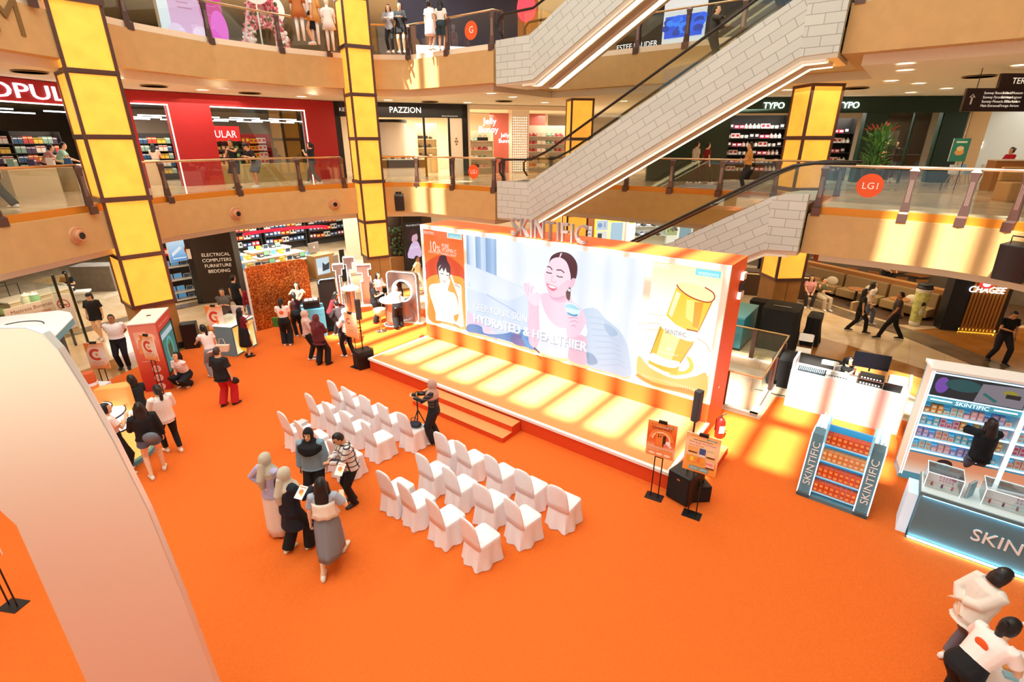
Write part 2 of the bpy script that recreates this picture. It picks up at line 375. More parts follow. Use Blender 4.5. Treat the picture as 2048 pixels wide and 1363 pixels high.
# ground floor, with the railed pit behind the stage wall left open
m = MB()
hx0, hx1, hy0, hy1 = 7.2, 9.62, 4.25, 7.7
for (a, b, c, d) in ((-45, 45, -45, hy0), (-45, 45, hy1, 45), (-45, hx0, hy0, hy1), (hx1, 45, hy0, hy1)):
    m.box(a, b, c, d, -.25, 0, FLOOR1)
struct('floor', m, (OX, OY, 0), ANG)
m = MB(); m.box(hx0, hx1, hy0, hy1, -3.6, -3.5, FLOORB)
for a in ((hx0-.1, hx0, hy0, hy1), (hx1, hx1+.1, hy0-.1, hy1+.1), (hx0, hx1, hy0-.1, hy0), (hx0, hx1, hy1, hy1+.1)): m.box(*a, -3.5, -.25, CREAM)
struct('wall_pit', m, (OX, OY, 0), ANG)
def floorpoly(px, m_, z=.004, name='floor'):
    q = [P(x, y) for x, y in px]; mb = MB(); mb.prism(q, 0.0, z, m_); return struct(name, mb)
# inlaid bands of the marble floor
def sband(pts, m_, z=.005): mb = MB(); mb.prism([W(*p) for p in pts], 0, z, m_); return struct('floor', mb)
out_l = [(-4.4, -7.6), (-5.2, -5.7), (-5.9, -3.6), (-6.6, -1.0), (-6.9, 1.0), (-6.6, 3.2), (-5.6, 5.2), (-4.4, 6.8), (-2.5, 8.0)]
sband(out_l+[(a-1.5, b+.25) for a, b in out_l][::-1], FLOORB)
gl = [(-9.2, -7.2), (-10.6, -4.6), (-11.0, -2.2), (-10.9, .2), (-10.9, 3.0), (-10.4, 6.0), (-9.0, 8.6)]
sband(gl+[(a-.7, b+.1) for a, b in gl][::-1], FLOORG)
sband([(9.0, 9.6), (10.9, 9.0), (12.6, 8.0), (14.4, 6.0), (15.4, 4.5), (17.5, 5.5), (15.9, 8.2), (13.3, 10.0), (11.0, 11.0), (9.0, 11.6)], FLOORB)
sband([(8.6, 15.6), (10.4, 14.3), (12.3, 13.2), (15.0, 10.6), (15.6, 11.4), (13.0, 14.0), (10.8, 15.1), (9.2, 16.3)], FLOORG, .006)
sband([(12.4, 13.9), (15.2, 11.3), (19, 14.5), (16, 17.0), (13.6, 15.2)], FLOORB)
# dark floor of the cafe and shops
m = MB(); m.prism([W(5, 18.2), W(8.5, 16.9), (W(10.4, 15.6)), W(12.2, 14.6), W(13.6, 15.3), W(16, 17.4), W(22, 24), W(8, 30)], 0, .008, mat('5a4230', .5, noise=.2, nscale=5)); struct('floor', m)
# carpet
cp = [(-4.15, -9.5), (-4.5, -6.3), (-5.15, -5.4), (-5.8, -4.0), (-6.2, -2.2), (-6.6, -.6), (-6.75, .6), (-6.3, 2.4), (-5.2, 3.9), (-3.4, 5.0), (-1, 5.4), (6.9, 5.4), (6.9, 3.95), (9.85, 3.95), (9.9, 5.5), (11.4, 6.2), (13.0, 6.0), (16, 4.6), (18, 0), (18, -14), (-1, -20), (-8, -14)]
m = MB(); m.prism([W(*p) for p in cp], 0, .022, CARPET); carpet = struct('floor_carpet', m)
# unseen roof plates cut to shape the sun patches; skylight bars run along t
m = MB(); RZ = 22.0; a0, a1, b0, b1 = -5.7, 13.6, -11.1, 14
ROOF = mat('d8d0c4', .9)
m.box(-24, 30, -34, b0, RZ, RZ+.3, ROOF); m.box(-3.85, 11.0, -3.5, b1, RZ, RZ+.3, ROOF); m.box(11.0, a1, -.9, b1, RZ, RZ+.3, ROOF); m.box(-3.85, 6.3, -7.0, -3.5, RZ, RZ+.3, ROOF); m.box(12.45, a1, b0, -5.2, RZ, RZ+.3, ROOF); m.box(11.0, 12.45, b0, -8.9, RZ, RZ+.3, ROOF); m.box(9.5, 11.0, b0, -9.9, RZ, RZ+.3, ROOF); m.box(-24, a0, b0, b1, RZ, RZ+.3, ROOF); m.box(a1, 30, b0, b1, RZ, RZ+.3, ROOF)
struct('ceiling_sun_mask', m, (OX, OY, 0), ANG)
m = MB()
for k in range(-7, 13):
    s = 1.45+1.06*k+.02
    if a0 < s < a1: m.box(s-.19, s+.19, b0-.1, b1, RZ, RZ+.25, ROOF)
for t in (-7.7, -4.2, -.7, 2.8, 6.3, 9.8): m.box(a0, a1, t-.19, t+.19, RZ-.02, RZ+.2, ROOF)
struct('trim_skylight', m, (OX, OY, 0), ANG)
# far walls closing each level
for (z0, z1, c) in ((0, 3.2, '6b5644'), (L1+.02, 8.06, 'cfc0ae'), (LG+.02, 13, 'd8c8b4')):
    m = MB(); w_ = mat(c, .85); m.box(-32, 32, 40, 40.3, z0, z1, w_); m.box(-32, -31.7, -4, 40, z0, z1, w_); m.box(31.7, 32, -14, 40, z0, z1, w_); struct('wall_back', m)
# ------------------------------------------------------------------ lantern columns
LAMP = mat('ffa63a', .6, emit=.95, noise=.10, nscale=2.0); WOOD = mat('a8763e', .45, noise=.12, nscale=2.5)
LV = [1.62, 3.15, 4.8, 6.45, 8.05, 9.7, 11.3, 12.95]
def column(s, t, a, w, label, base='wood'):
    x, y = W(s, t); r = thing('lantern_column', label, 'column', (x, y, 0), math.radians(a)+ANG, 'lantern columns'); del r['group']
    h = w/2; m = MB(); m.box(-h*.98, h*.98, -h*.98, h*.98, 0, 1.58, WOOD); m.box(-h*1.0, h*1.0, -h*1.0, h*1.0, 0, .22, DARK)
    for sx in (-.01, .01): m.box(sx-.004, sx+.004, -h*.985, -h*.98, .22, 1.58, DARK)
    obj('base', m, r)
    fr = MB(); fb = .055
    for i, (z0, z1) in enumerate(zip(LV, LV[1:])):
        hh = h*(1.0 if i != 2 else .99)
        for sx in (-1, 1):
            for sy in (-1, 1): fr.box(sx*hh-fb*.7, sx*hh+fb*.7, sy*hh-fb*.7, sy*hh+fb*.7, z0, z1, BRONZE)
        big = .035 if i in (2, 5) else 0
        fr.box(-hh-.045-big, hh+.045+big, -hh-.045-big, hh+.045+big, z0-.05-big, z0+.05, BRONZE)
        fr.box(-hh-.03, hh+.03, -hh-.03, hh+.03, z1-.075, z1-.05, BRONZE)
        for k in range(4):
            p = MB(); q = hh-.045; p.box(-q, q, -hh-.005, -hh+.02, z0+.055, z1-.08, LAMP)
            c, s_ = math.cos(k*PI/2), math.sin(k*PI/2); p.v = [(X*c-Y*s_, X*s_+Y*c, Z) for X, Y, Z in p.v]
            obj('light_panel', p, r)
    obj('frame', fr, r)
    return r
column(-6.93, -3.06, 87, 1.12, 'glowing yellow lantern column on the left, behind the red vending kiosk')
column(-6.83, 5.79, 69, .95, 'glowing yellow lantern column in the middle left, behind the silver ring booth')
column(8.31, 12.65, 42, 1.02, 'glowing yellow lantern column on the right, above the black draped boxes')
column(-.95, 13.0, 45, .95, 'far glowing lantern column seen behind the long escalator')
# ------------------------------------------------------------------ glass railings
def railing(path, z, label, signs=(), step=1.9, hr=1.07, mt=None, ends=(1, 1)):
    r = thing('glass_railing', label, 'railing', (path[0][0], path[0][1], z))
    ox, oy = path[0]; pts = resample(path, step); loc = [(x-ox, y-oy) for x, y in pts]
    hm = mt or mat('cfae86', .25, .9)
    m = MB(); m.tube([(x, y, hr) for x, y in loc], .035, hm, 8); obj('handrail', m, r, smooth=True)
    for i, (a, b) in enumerate(zip(loc, loc[1:])):
        dx, dy = b[0]-a[0], b[1]-a[1]; L = math.hypot(dx, dy); g = MB(); g.box(.07, L-.07, -.006, .006, .02, hr-.06, GLASS)
        obj('glass_panel', g, r, (a[0], a[1], 0), math.atan2(dy, dx))
    for i, p in enumerate(loc):
        if (i == 0 and not ends[0]) or (i == len(loc)-1 and not ends[1]): continue
        q = loc[min(i+1, len(loc)-1)]; o = loc[max(i-1, 0)]; an = math.atan2(q[1]-o[1], q[0]-o[0])
        m = MB(); m.loft([[(-w, -.035+dy, zz), (w, -.035+dy, zz), (w, .035+dy, zz), (-w, .035+dy, zz)] for w, dy, zz in ((.105, -.16, -.20), (.105, -.16, .0), (.095, -.07, .04), (.06, -.05, .5), (.075, -.04, .92), (.10, -.04, 1.0), (.05, 0, hr))], BRONZE)
        for dx in (-.028, 0, .028): m.box(dx-.006, dx+.006, -.095, -.085, .12, .8, mat('b9a49a', .3, .8))
        obj('post', m, r, (p[0], p[1], 0), an)
    for (px, py, txt, rad) in signs:
        best = None
        for a, b in zip(pts, pts[1:]):
            try: pl = Plane(a, b) if True else None
            except ZeroDivisionError: continue
            h = pl.hit(px, py)
            if -.1 <= h[0] <= pl.len+.1: best = (pl, h); break
        if best:
            pl, h = best; a = Art(step=.002); a.disc(0, 0, rad, 'ee5a24', seg=40); a.text(txt, 0, -rad*.27, rad*(.78 if len(txt) > 1 else 1.0), 'fff8f0')
            w = pl.W(h[0], -.03); obj('level_sign', a.mb, r, (w[0]-ox, w[1]-oy, h[1]-z), pl.rz)
    return r
HRW = mat('f0e2d0', .2, .8)
EDGE = offset(INNER, .17); nL = len(LEFT_EDGE)
def cut(i0, i1): return EDGE[i0:i1+1]
for z, nm, sg in ((4.66, 'LG1', 1), (9.52, 'G', 2)):
    lv = 'lower gallery' if sg == 1 else 'upper gallery'
    railing([(EDGE[2][0], EDGE[2][1]), EDGE[3], (EDGE[4][0]+.03, EDGE[4][1]-.55)], z, 'glass railing on the %s to the left of the left lantern column' % lv)
    railing([(EDGE[4][0], EDGE[4][1]+.9), EDGE[5], EDGE[6], EDGE[7], (EDGE[8][0]-.25, EDGE[8][1]-.15)], z, 'long curved glass railing on the %s between the two left lantern columns' % lv)
    railing([(EDGE[9][0]-.55, EDGE[9][1]-.02), (EDGE[10][0], EDGE[10][1]), EDGE[11], EDGE[12]], z, 'glass railing with round %s sign on the %s beside the escalator foot' % ('orange LG1' if sg == 1 else 'orange G', lv),
            signs=[(948, 343, 'LG1', .27)] if sg == 1 else [(943, 61, 'G', .3)])
    railing([EDGE[13], EDGE[14]], z, 'straight glass railing on the %s behind the long escalator' % lv)
    if sg == 1:
        railing([EDGE[15]]+EDGE[16:22], z, 'long glass railing on the right of the lower gallery with a big orange LG1 sign', signs=[(1740, 371, 'LG1', .29)], mt=HRW)
    else: railing([EDGE[15]]+EDGE[16:20], z, 'glass railing along the right of the upper gallery', mt=HRW)
# ------------------------------------------------------------------ escalators
TILE = tile_mat('white_wall_tile', 'ccd2ca', 'c4cac2', '92948c', 1.0, .62, .235, .3, .008)
STRIP = mat('fff2b8', .5, emit=2.6); RUBBER = mat('1a1512', .4); SOFF = mat('cdbfa8', .35, .3)
def tilted_tile(name, ang):
    m = TILE.copy(); m.name = name; nt = m.node_tree; mp = nt.nodes.new('ShaderNodeMapping'); mp.inputs['Rotation'].default_value = (0, 0, -ang)
    br = [n for n in nt.nodes if n.type == 'TEX_BRICK'][0]; src = br.inputs['Vector'].links[0].from_socket
    nt.links.new(src, mp.inputs['Vector']); nt.links.new(mp.outputs[0], br.inputs['Vector']); return m
TILT = tilted_tile('white_wall_tile_sloped', math.atan(.577))
def escalator(dz, label):
    r = thing('escalator', label, 'escalator', (OX, OY, dz), ANG)
    y0, y1 = 7.42, 9.25      # near and far side
    top = [(-1.15, 4.92), (.28, 4.95), (.66, 5.14), (8.55, 9.72), (8.95, 9.80), (9.42, 9.82)]
    bot = [(-1.15, 3.55), (.48, 3.6), (8.6, 8.28), (9.42, 8.32)]
    m = MB(); m.slab([(-1.15, 3.55), (.48, 3.6), (.30, 4.95), (-1.15, 4.92)], y0, y0+.25, TILE); m.slab([(8.6, 8.28), (9.42, 8.32), (9.42, 9.82), (8.95, 9.80), (8.55, 9.72)], y0, y0+.25, TILE)
    m.slab([(.48, 3.6), (8.6, 8.28), (8.55, 9.72), (.66, 5.14), (.30, 4.95)], y0, y0+.25, TILT); obj('side_cladding', m, r)
    m = MB(); m.slab([(-1.15, 3.6), (.48, 3.65), (8.6, 8.33), (9.42, 8.36), (9.42, 9.8), (8.95, 9.78), (8.55, 9.70), (.66, 5.12), (-1.15, 4.9)], y1-.2, y1, CREAM); obj('far_cladding', m, r)
    m = MB(); m.slab([(-1.15, 3.50), (.52, 3.50), (8.64, 8.18), (9.42, 8.20), (9.42, 8.34), (8.6, 8.30), (.48, 3.62), (-1.15, 3.6)], y0+.02, y1, SOFF)
    for yy in (y0+.02, y0+.42, y0+1.05): m.slab([(.0, 3.43), (.55, 3.43), (8.67, 8.11), (9.2, 8.13), (9.2, 8.2), (8.64, 8.18), (.52, 3.50), (0, 3.5)], yy, yy+.07, CREAM)
    obj('soffit', m, r)
    for ya, yb in ((y0+.10, y0+.48), (y0+1.12, y0+1.50)):
        m = MB(); m.slab([(.3, 3.44), (.53, 3.44), (8.65, 8.12), (9.15, 8.14), (9.15, 8.17), (8.63, 8.16), (.52, 3.48), (.3, 3.48)], ya, yb, STRIP); obj('light_strip', m, r)
    rail = [(-.95, 5.05), (-1.12, 5.25), (-1.12, 5.55), (-.95, 5.70), (.34, 5.72), (1.0, 6.0), (1.6, 6.34), (7.29, 9.66), (8.4, 10.3), (8.9, 10.52), (9.4, 10.6), (10.3, 10.6)]
    for yy in (y0+.14, y1-.14):
        m = MB(); m.tube([(a, yy, b) for a, b in rail], .042, RUBBER, 8); obj('handrail', m, r, smooth=True)
        g = MB(); lo = [(.25, 4.97), (.66, 5.16), (8.55, 9.74), (8.95, 9.82), (10.2, 9.84)]
        g.slab([(-.9, 4.95)]+lo+[(10.2, 10.56), (9.4, 10.56), (8.9, 10.48), (8.4, 10.26), (1.6, 6.3), (1.0, 5.96), (.34, 5.68), (-.9, 5.66)], yy-.006, yy+.006, GLASS); obj('glass_balustrade', g, r)
    m = MB(); st = mat('4a4744', .4, .7); n = 21
    prof = [(-1.1, 4.88), (.5, 4.88)]
    for k in range(n): a = .5+k*.385; z = 4.88+k*.222; prof += [(a, z+.222), (a+.385, z+.222)]
    prof += [(9.4, prof[-1][1]), (9.4, 9.2), (8.6, 8.5), (.6, 4.0), (-1.1, 4.0)]
    m.slab(prof, y0+.28, y1-.22, st); obj('steps', m, r)
    return r
e_mid = escalator(0, 'long white tiled escalator rising right from the lower gallery to the upper gallery')
escalator(4.68, 'white tiled escalator rising right out of the picture from the upper gallery')
escalator(-4.8, 'white tiled escalator rising behind the screen wall up to the LG1 landing')
# ------------------------------------------------------------------ stage and screen wall
SO = (OX, OY, 0)
def sthing(name, label, cat, s=0, t=0, z=0, rz=0, group=None): return thing(name, label, cat, (*W(s, t), z), ANG+rz, group)
STW = .40
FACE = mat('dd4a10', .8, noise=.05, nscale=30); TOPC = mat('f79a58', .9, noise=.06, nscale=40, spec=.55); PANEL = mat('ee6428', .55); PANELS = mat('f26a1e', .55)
st = sthing('stage', 'low orange carpeted stage with white edging in front of the screen wall', 'stage')
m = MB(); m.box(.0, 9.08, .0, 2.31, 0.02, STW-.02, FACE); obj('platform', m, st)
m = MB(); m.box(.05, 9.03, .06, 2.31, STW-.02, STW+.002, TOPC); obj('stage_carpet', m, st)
m = MB(); m.box(-.03, 9.11, -.03, .05, STW-.05, STW+.012, WHITE); m.box(-.03, .05, .05, 2.33, STW-.05, STW+.012, WHITE); m.box(9.03, 9.11, .05, 2.33, STW-.05, STW+.012, WHITE); obj('edging', m, st)
sp_ = sthing('stage_steps', 'two orange carpeted steps leading up to the stage behind the plaid shirted camera operator', 'steps')
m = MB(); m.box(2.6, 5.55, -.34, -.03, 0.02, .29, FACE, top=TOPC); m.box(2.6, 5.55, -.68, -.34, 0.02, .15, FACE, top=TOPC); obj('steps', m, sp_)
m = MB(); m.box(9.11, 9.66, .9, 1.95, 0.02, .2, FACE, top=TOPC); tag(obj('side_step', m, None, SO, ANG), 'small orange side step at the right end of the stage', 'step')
TW = 2.33
lw = sthing('screen_wall', 'large orange wall on the stage with three lit advertising screens and standing letters on top', 'screen wall')
m = MB(); m.box(0, 9.05, TW+.03, 3.55, 0.02, 4.0, PANEL); m.box(0, 9.05, TW-.018, TW+.03, .02, .86, PANEL); obj('wall_body', m, lw)
m = MB()
for b in ((0, 9.05, .86, 1.0), (0, 9.05, 3.88, 4.0), (0, .12, 1.0, 3.88), (1.76, 1.88, 1.0, 3.88), (7.25, 7.42, 1.0, 3.88), (8.92, 9.05, 1.0, 3.88)): m.box(b[0], b[1], TW-.01, TW+.05, b[2], b[3], mat('fff2ea', .4))
obj('frame', m, lw)
PL = SP(TW)
def tr(ox, oy, sc): return lambda pts: [PL.hit(ox+x/sc, oy+y/sc) for x, y in pts]
# left screen: seated model in white on an orange ground
q = tr(830, 440, 5.925); a = Art(.95, .002)
a.grad(.12, 1.76, 1.0, 3.88, ['ffcf7a', 'fbae4e', 'f58f3a', 'f37a33', 'f2692c'])
a.poly(q([(128, 520), (200, 455), (300, 415), (420, 440), (520, 510), (580, 580), (590, 700), (575, 790), (400, 860), (160, 760), (132, 600)]), 'e8502c', 6)
a.poly(q([(150, 700), (300, 640), (560, 680), (585, 800), (590, 1000), (560, 1200), (180, 1180), (160, 900)]), 'f9b04a', 6)
a.poly(q([(170, 1000), (230, 930), (330, 1200), (180, 1180)]), 'f6a03c', 4)
a.poly(q([(285, 690), (300, 560), (300, 620), (345, 770), (400, 830), (405, 700), (425, 640), (425, 560), (380, 480), (350, 460), (300, 480), (265, 540), (272, 600), (290, 690)]), '3a1430')
a.poly(q([(268, 520), (285, 470), (300, 425), (340, 412), (378, 430), (388, 480), (420, 540), (425, 620), (400, 600), (340, 540), (290, 590), (268, 570)]), '3a1430', 5)
a.poly(q([(205, 755), (300, 740), (310, 690), (420, 700), (400, 830), (480, 870), (520, 1000), (520, 1100), (470, 1130), (480, 1190), (560, 1240), (300, 1190), (255, 1180), (245, 1080), (190, 900), (172, 800)]), 'fffaf4', 6)
a.poly(q([(425, 660), (445, 650), (480, 740), (540, 760), (560, 810), (565, 950), (585, 1200), (570, 1265), (480, 1235), (520, 1150), (520, 950), (495, 850), (470, 780)]), 'fff6ee', 5)
a.poly(q([(290, 560), (335, 520), (400, 560), (415, 640), (400, 720), (365, 770), (320, 740), (292, 650)]), 'fff4ec', 6)
a.poly(q([(290, 580), (330, 500), (390, 500), (425, 560), (425, 625), (385, 615), (372, 560), (350, 610), (330, 560), (300, 600)]), '3a1430')
for p_ in ([(312, 628), (345, 636)], [(380, 650), (410, 652)]): a.line(q(p_), .022, '3a2030')
a.line(q([(345, 715), (375, 730)]), .022, 'd86a70'); a.line(q([(480, 765), (520, 775), (545, 800)]), .02, 'b89060')
a.line(q([(470, 1225), (500, 1240), (540, 1265)]), .03, 'd88a50')
def tx(A, o, t, p0, p1, h, col, **k):
    x0, z0 = o([p0])[0]; x1, z1 = o([p1])[0]; A.text(t, (x0+x1)/2, (z0+z1)/2-h*.36, h, col, w=x1-x0, **k)
tx(a, q, 'SKINTIFIC', (113, 138), (240, 155), .13, 'fff3e6'); tx(a, q, '10', (178, 290), (262, 310), .42, 'fff3e6'); tx(a, q, '%', (268, 330), (315, 340), .25, 'fff3e6')
tx(a, q, 'PURE', (330, 295), (415, 308), .17, 'fff3e6'); tx(a, q, 'VITAMIN C', (330, 345), (505, 372), .17, 'fff3e6'); tx(a, q, 'HIGH POTENT POWERFUL BOOST', (178, 372), (505, 412), .1, 'fff3e6')
x, z = q([(485, 185)])[0]; a.rect(x-.3, x+.28, z-.085, z+.085, 'fff0dc'); a.rect(x-.26, x+.25, z-.06, z+.06, '7ccfe0'); a.text('watsons', x, z-.05, .13, 'f0ffff')
obj('left_screen', a.mb, lw, (0, TW-.015, 0))['label'] = 'orange screen with a model and 10% PURE VITAMIN C lettering'
# middle screen: laughing woman on a sofa
q = tr(920, 460, 4.542); a = Art(1.0, .002); S0, S1 = 1.88, 7.25
a.grad(S0, S1, 1.0, 3.88, ['dbe9fb', 'e6effc', 'eef4fe', 'e9f2fd'])
a.grad(S0, 2.4, 1.6, 3.88, ['a9c8ea', '8fb6de', 'bcd6f2'], True)
for x0, x1, c0, c1 in ((1.88, 2.0, '6f9cc8', 'b8d2ee'), (2.0, 2.22, 'c8def4', 'e6f0fb'), (2.22, 2.42, '7fa8d2', 'a4c4e6'), (2.42, 2.6, 'cfe2f6', 'bcd4ee'), (2.6, 2.82, '7ea6d0', '9dc0e4'), (2.82, 2.98, 'aecbea', '86aed6')):
    a.grad(x0, x1, 1.0, 3.88, [c0, c1], False)
for x0, x1 in ((3.5, 4.0), (5.4, 5.9), (6.2, 6.5), (6.8, 7.1)): a.grad(x0, x1, 1.6, 3.88, ['e9f1fd', 'dfeafb', 'e9f1fd'], False)
a.poly(q([(60, 300), (200, 355), (360, 420), (520, 490), (640, 545), (760, 580), (760, 1100), (600, 1030), (200, 930), (80, 910)]), 'cfe0f4')
a.poly(q([(62, 300), (200, 357), (360, 424), (520, 494), (640, 560), (450, 640), (250, 580), (62, 520)]), 'dbe8f8')
a.line(q([(250, 580), (350, 640), (460, 700), (520, 740)]), .03, 'a9c3e2'); a.line(q([(90, 470), (98, 510)]), .03, 'b4cbe6')
a.poly(q([(1120, 720), (1240, 705), (1330, 800), (1450, 900), (1520, 1020), (1545, 1130), (1550, 1320), (1380, 1290), (1150, 1210), (1060, 1000), (1080, 800)]), 'c3d6ea', 5)
a.poly(q([(1320, 840), (1400, 880), (1440, 940), (1380, 960), (1330, 900)]), 'a3c0dc', 5)
for k in range(9): a.line(q([(1180+k*12, 780+k*55), (1300+k*20, 800+k*52), (1380+k*18, 850+k*50)]), .014, 'aec5de')
a.poly(q([(1165, 1100), (1230, 1130), (1260, 1200), (1180, 1210), (1160, 1150)]), '7fa6c8', 4)
a.poly(q([(80, 730), (130, 760), (215, 830), (215, 860), (120, 880), (78, 860)]), 'f0c8e4', 5); a.poly(q([(215, 880), (280, 870), (335, 920), (330, 940), (235, 935)]), 'f4d4e8', 5)
a.poly(q([(78, 860), (130, 845), (210, 870), (240, 930), (400, 935), (520, 905), (600, 900), (640, 960), (680, 1060), (740, 1095), (600, 1050), (400, 985), (200, 935), (80, 912)]), '1f86c8', 4)
a.poly(q([(470, 960), (560, 930), (600, 1045), (500, 1020)]), '5a6fae', 3); a.poly(q([(560, 910), (610, 920), (680, 1065), (620, 1050)]), '2a9ad8', 3)
SK, SK2 = 'f4d2e4', 'e9b9d2'
# neck, chest
a.poly(q([(830, 560), (1000, 560), (1040, 640), (1110, 690), (1160, 800), (1150, 900), (1000, 900), (850, 870), (760, 760), (730, 640), (745, 580)]), SK, 5)
a.poly(q([(830, 560), (960, 590), (1000, 560), (990, 620), (930, 650), (850, 620)]), SK2, 5)
# T-shirt
a.poly(q([(735, 575), (752, 640), (790, 740), (850, 830), (920, 875), (1000, 880), (1060, 850), (1150, 840), (1165, 950), (1060, 965), (1000, 950), (1005, 1050), (1000, 1130), (940, 1150), (830, 1130), (730, 1085), (725, 1000), (735, 900), (732, 800), (725, 700)]), 'f6faff', 4)
a.poly(q([(760, 960), (860, 1010), (1000, 1060), (1000, 1130), (900, 1150), (760, 1100), (735, 1060)]), 'dfebf8', 4)
# left arm (raised hand)
a.poly(q([(640, 640), (665, 640), (730, 660), (735, 760), (740, 900), (735, 1000), (700, 1060), (650, 1020), (632, 900), (640, 760)]), 'efc4da', 4)
a.poly(q([(650, 640), (600, 560), (588, 500), (605, 475), (645, 468), (660, 500), (690, 500), (705, 540), (740, 580), (735, 660), (700, 680)]), 'f6d9e8', 4)
for p_ in ([(610, 500), (622, 550), (640, 590)], [(635, 495), (645, 560)], [(665, 510), (668, 560)], [(600, 480), (625, 490)]): a.line(q(p_), .014, 'd79ac0')
a.disc(*q([(697, 548)])[0], .06, 'ffffff')
# right arm holding the jar
a.poly(q([(1000, 950), (1160, 955), (1165, 1100), (1160, 1210), (1010, 1165), (1005, 1060)]), 'f2bcd0', 4)
a.poly(q([(1000, 760), (1050, 770), (1100, 740), (1150, 800), (1150, 860), (1090, 950), (1000, 960), (985, 880)]), 'f4cfe2', 4)
for p_ in ([(1005, 790), (1050, 780), (1085, 790)], [(1020, 820), (1060, 810), (1090, 830)], [(1030, 860), (1060, 850), (1070, 870)]): a.line(q(p_), .018, 'd48fb8')
a.poly(q([(985, 655), (1050, 655), (1100, 690), (1110, 740), (1085, 770), (1010, 750), (982, 720)]), 'd4f0f8', 4); a.poly(q([(984, 668), (1040, 665), (1098, 700), (1100, 715), (1030, 700), (984, 690)]), '9edcec', 4)
a.poly(q([(1000, 735), (1050, 755), (1088, 752), (1085, 770), (1040, 768), (1000, 750)]), '1aa0cc', 3)
# head
a.poly(q([(830, 300), (850, 235), (900, 200), (960, 190), (1030, 215), (1080, 280), (1090, 350), (1075, 430), (1040, 440), (1020, 620), (990, 600), (985, 520), (1000, 420), (960, 260), (880, 250), (825, 310)]), '4a2030', 4)
a.poly(q([(985, 520), (1010, 500), (1022, 560), (1020, 622), (990, 605)]), '4a2626', 3)
a.poly(q([(825, 310), (860, 255), (930, 240), (990, 280), (1020, 360), (1030, 430), (1020, 500), (960, 580), (900, 600), (850, 585), (810, 500), (792, 430), (795, 380)]), 'f8dce8', 5)
a.poly(q([(900, 520), (960, 470), (1010, 440), (1020, 500), (960, 580), (900, 600), (850, 585), (830, 550)]), 'f3cadb', 5)
a.poly(q([(800, 470), (830, 480), (850, 560), (830, 555)]), 'f0c0d6', 4)
a.poly(q([(1035, 440), (1060, 425), (1072, 450), (1055, 500), (1030, 520), (1020, 490)]), 'f2c0d0', 4)
a.disc(*q([(1018, 535)])[0], .035, 'ffffff')
a.poly(q([(940, 200), (955, 200), (935, 245), (925, 243)]), 'f1d8e4')
a.line(q([(818, 322), (845, 325), (866, 352)]), .03, '6a3a4a'); a.line(q([(903, 352), (945, 352), (975, 378)]), .03, '6a3a4a')
a.line(q([(812, 370), (835, 380), (862, 382)]), .026, '4a2838'); a.line(q([(905, 402), (930, 415), (962, 415)]), .026, '4a2838')
a.line(q([(868, 400), (858, 455), (885, 465), (905, 450)]), .014, 'e0a4bc')
a.poly(q([(818, 476), (870, 490), (912, 512), (880, 540), (845, 525)]), 'e8607c', 3); a.poly(q([(830, 485), (870, 495), (905, 512), (875, 518), (845, 508)]), 'ffffff', 3)
a.line(q([(700, 1050), (730, 1080), (750, 1100)]), .05, '3a3040')
x0, z0 = q([(150, 700)])[0]
for t_, y_, h_, x1, c_ in (('KEEP YOUR SKIN', 735, .30, (640, 800), 'f7fbff'),):
    zz = q([(400, y_)])[0][1]; xe = q([x1])[0][0]; a.text(t_, (x0+xe)/2+.012, zz-.125, h_, 'a9b8cc', w=xe-x0); a.text(t_, (x0+xe)/2, zz-.11, h_, c_, w=xe-x0)
zz = q([(660, 910)])[0][1]; xe = q([(1180, 1040)])[0][0]
for dx, dz, c_ in ((.03, -.03, '9db0c8'), (.012, 0, 'ffffff'), (-.012, 0, 'ffffff')): a.text('HYDRATED & HEALTHIER', (x0+xe)/2+dx, zz-.13+dz, .36, c_, w=xe-x0)
obj('middle_screen', a.mb, lw, (0, TW-.015, 0))['label'] = 'pale blue screen of a laughing woman holding a cream jar'
# right screen: tilted serum bottle
q = tr(1265, 505, 4.395); a = Art(1.2, .002)
a.grad(7.42, 8.92, 1.0, 3.88, ['f3a54e', 'f9c676', 'ffeccc', 'fffbf0', 'fff8ea', 'ffeccb', 'ffd9a8'])
a.poly(q([(70, 890), (120, 700), (330, 640), (600, 700), (700, 800), (670, 1080), (400, 1120), (130, 1030)]), 'fff8ea', 6)
for p_, w_, c_ in (([(60, 620), (200, 615), (300, 640)], .012, 'e8a860'), ([(60, 680), (190, 672), (280, 690)], .012, 'eab070'), ([(560, 740), (650, 800), (690, 870)], .014, 'e8a860'), ([(110, 520), (210, 545), (300, 555)], .012, 'f0c080')): a.line(q(p_), w_, c_)
a.poly(q([(55, 900), (150, 1000), (300, 1080), (420, 1105), (560, 1080), (655, 1060), (630, 1270), (400, 1210), (180, 1150), (48, 1080)]), 'f9c06a', 4)
a.poly(q([(48, 1060), (180, 1130), (340, 1170), (500, 1190), (560, 1250), (400, 1215), (180, 1160), (46, 1085)]), 'ef8f3c', 3)
for k in range(26): x, z = q([(90+k*20, 1060+k*5.2)])[0]; a.line([(x, z), (x+.015, z-.07)], .01, 'fff0cc')
a.poly(q([(485, 905), (520, 915), (550, 985), (520, 1040), (430, 1065), (340, 1060), (360, 1020), (460, 1030), (510, 990), (505, 950)]), 'f7c84c', 4)
a.poly(q([(250, 640), (270, 620), (560, 760), (545, 790), (430, 970), (400, 1060), (290, 1030), (150, 960), (180, 850)]), 'f4b53a')
a.poly(q([(290, 660), (430, 740), (330, 1000), (200, 960)]), 'fce29a')
a.poly(q([(190, 870), (300, 920), (430, 950), (395, 1000), (280, 985), (160, 930)]), 'fff6e0', 4)
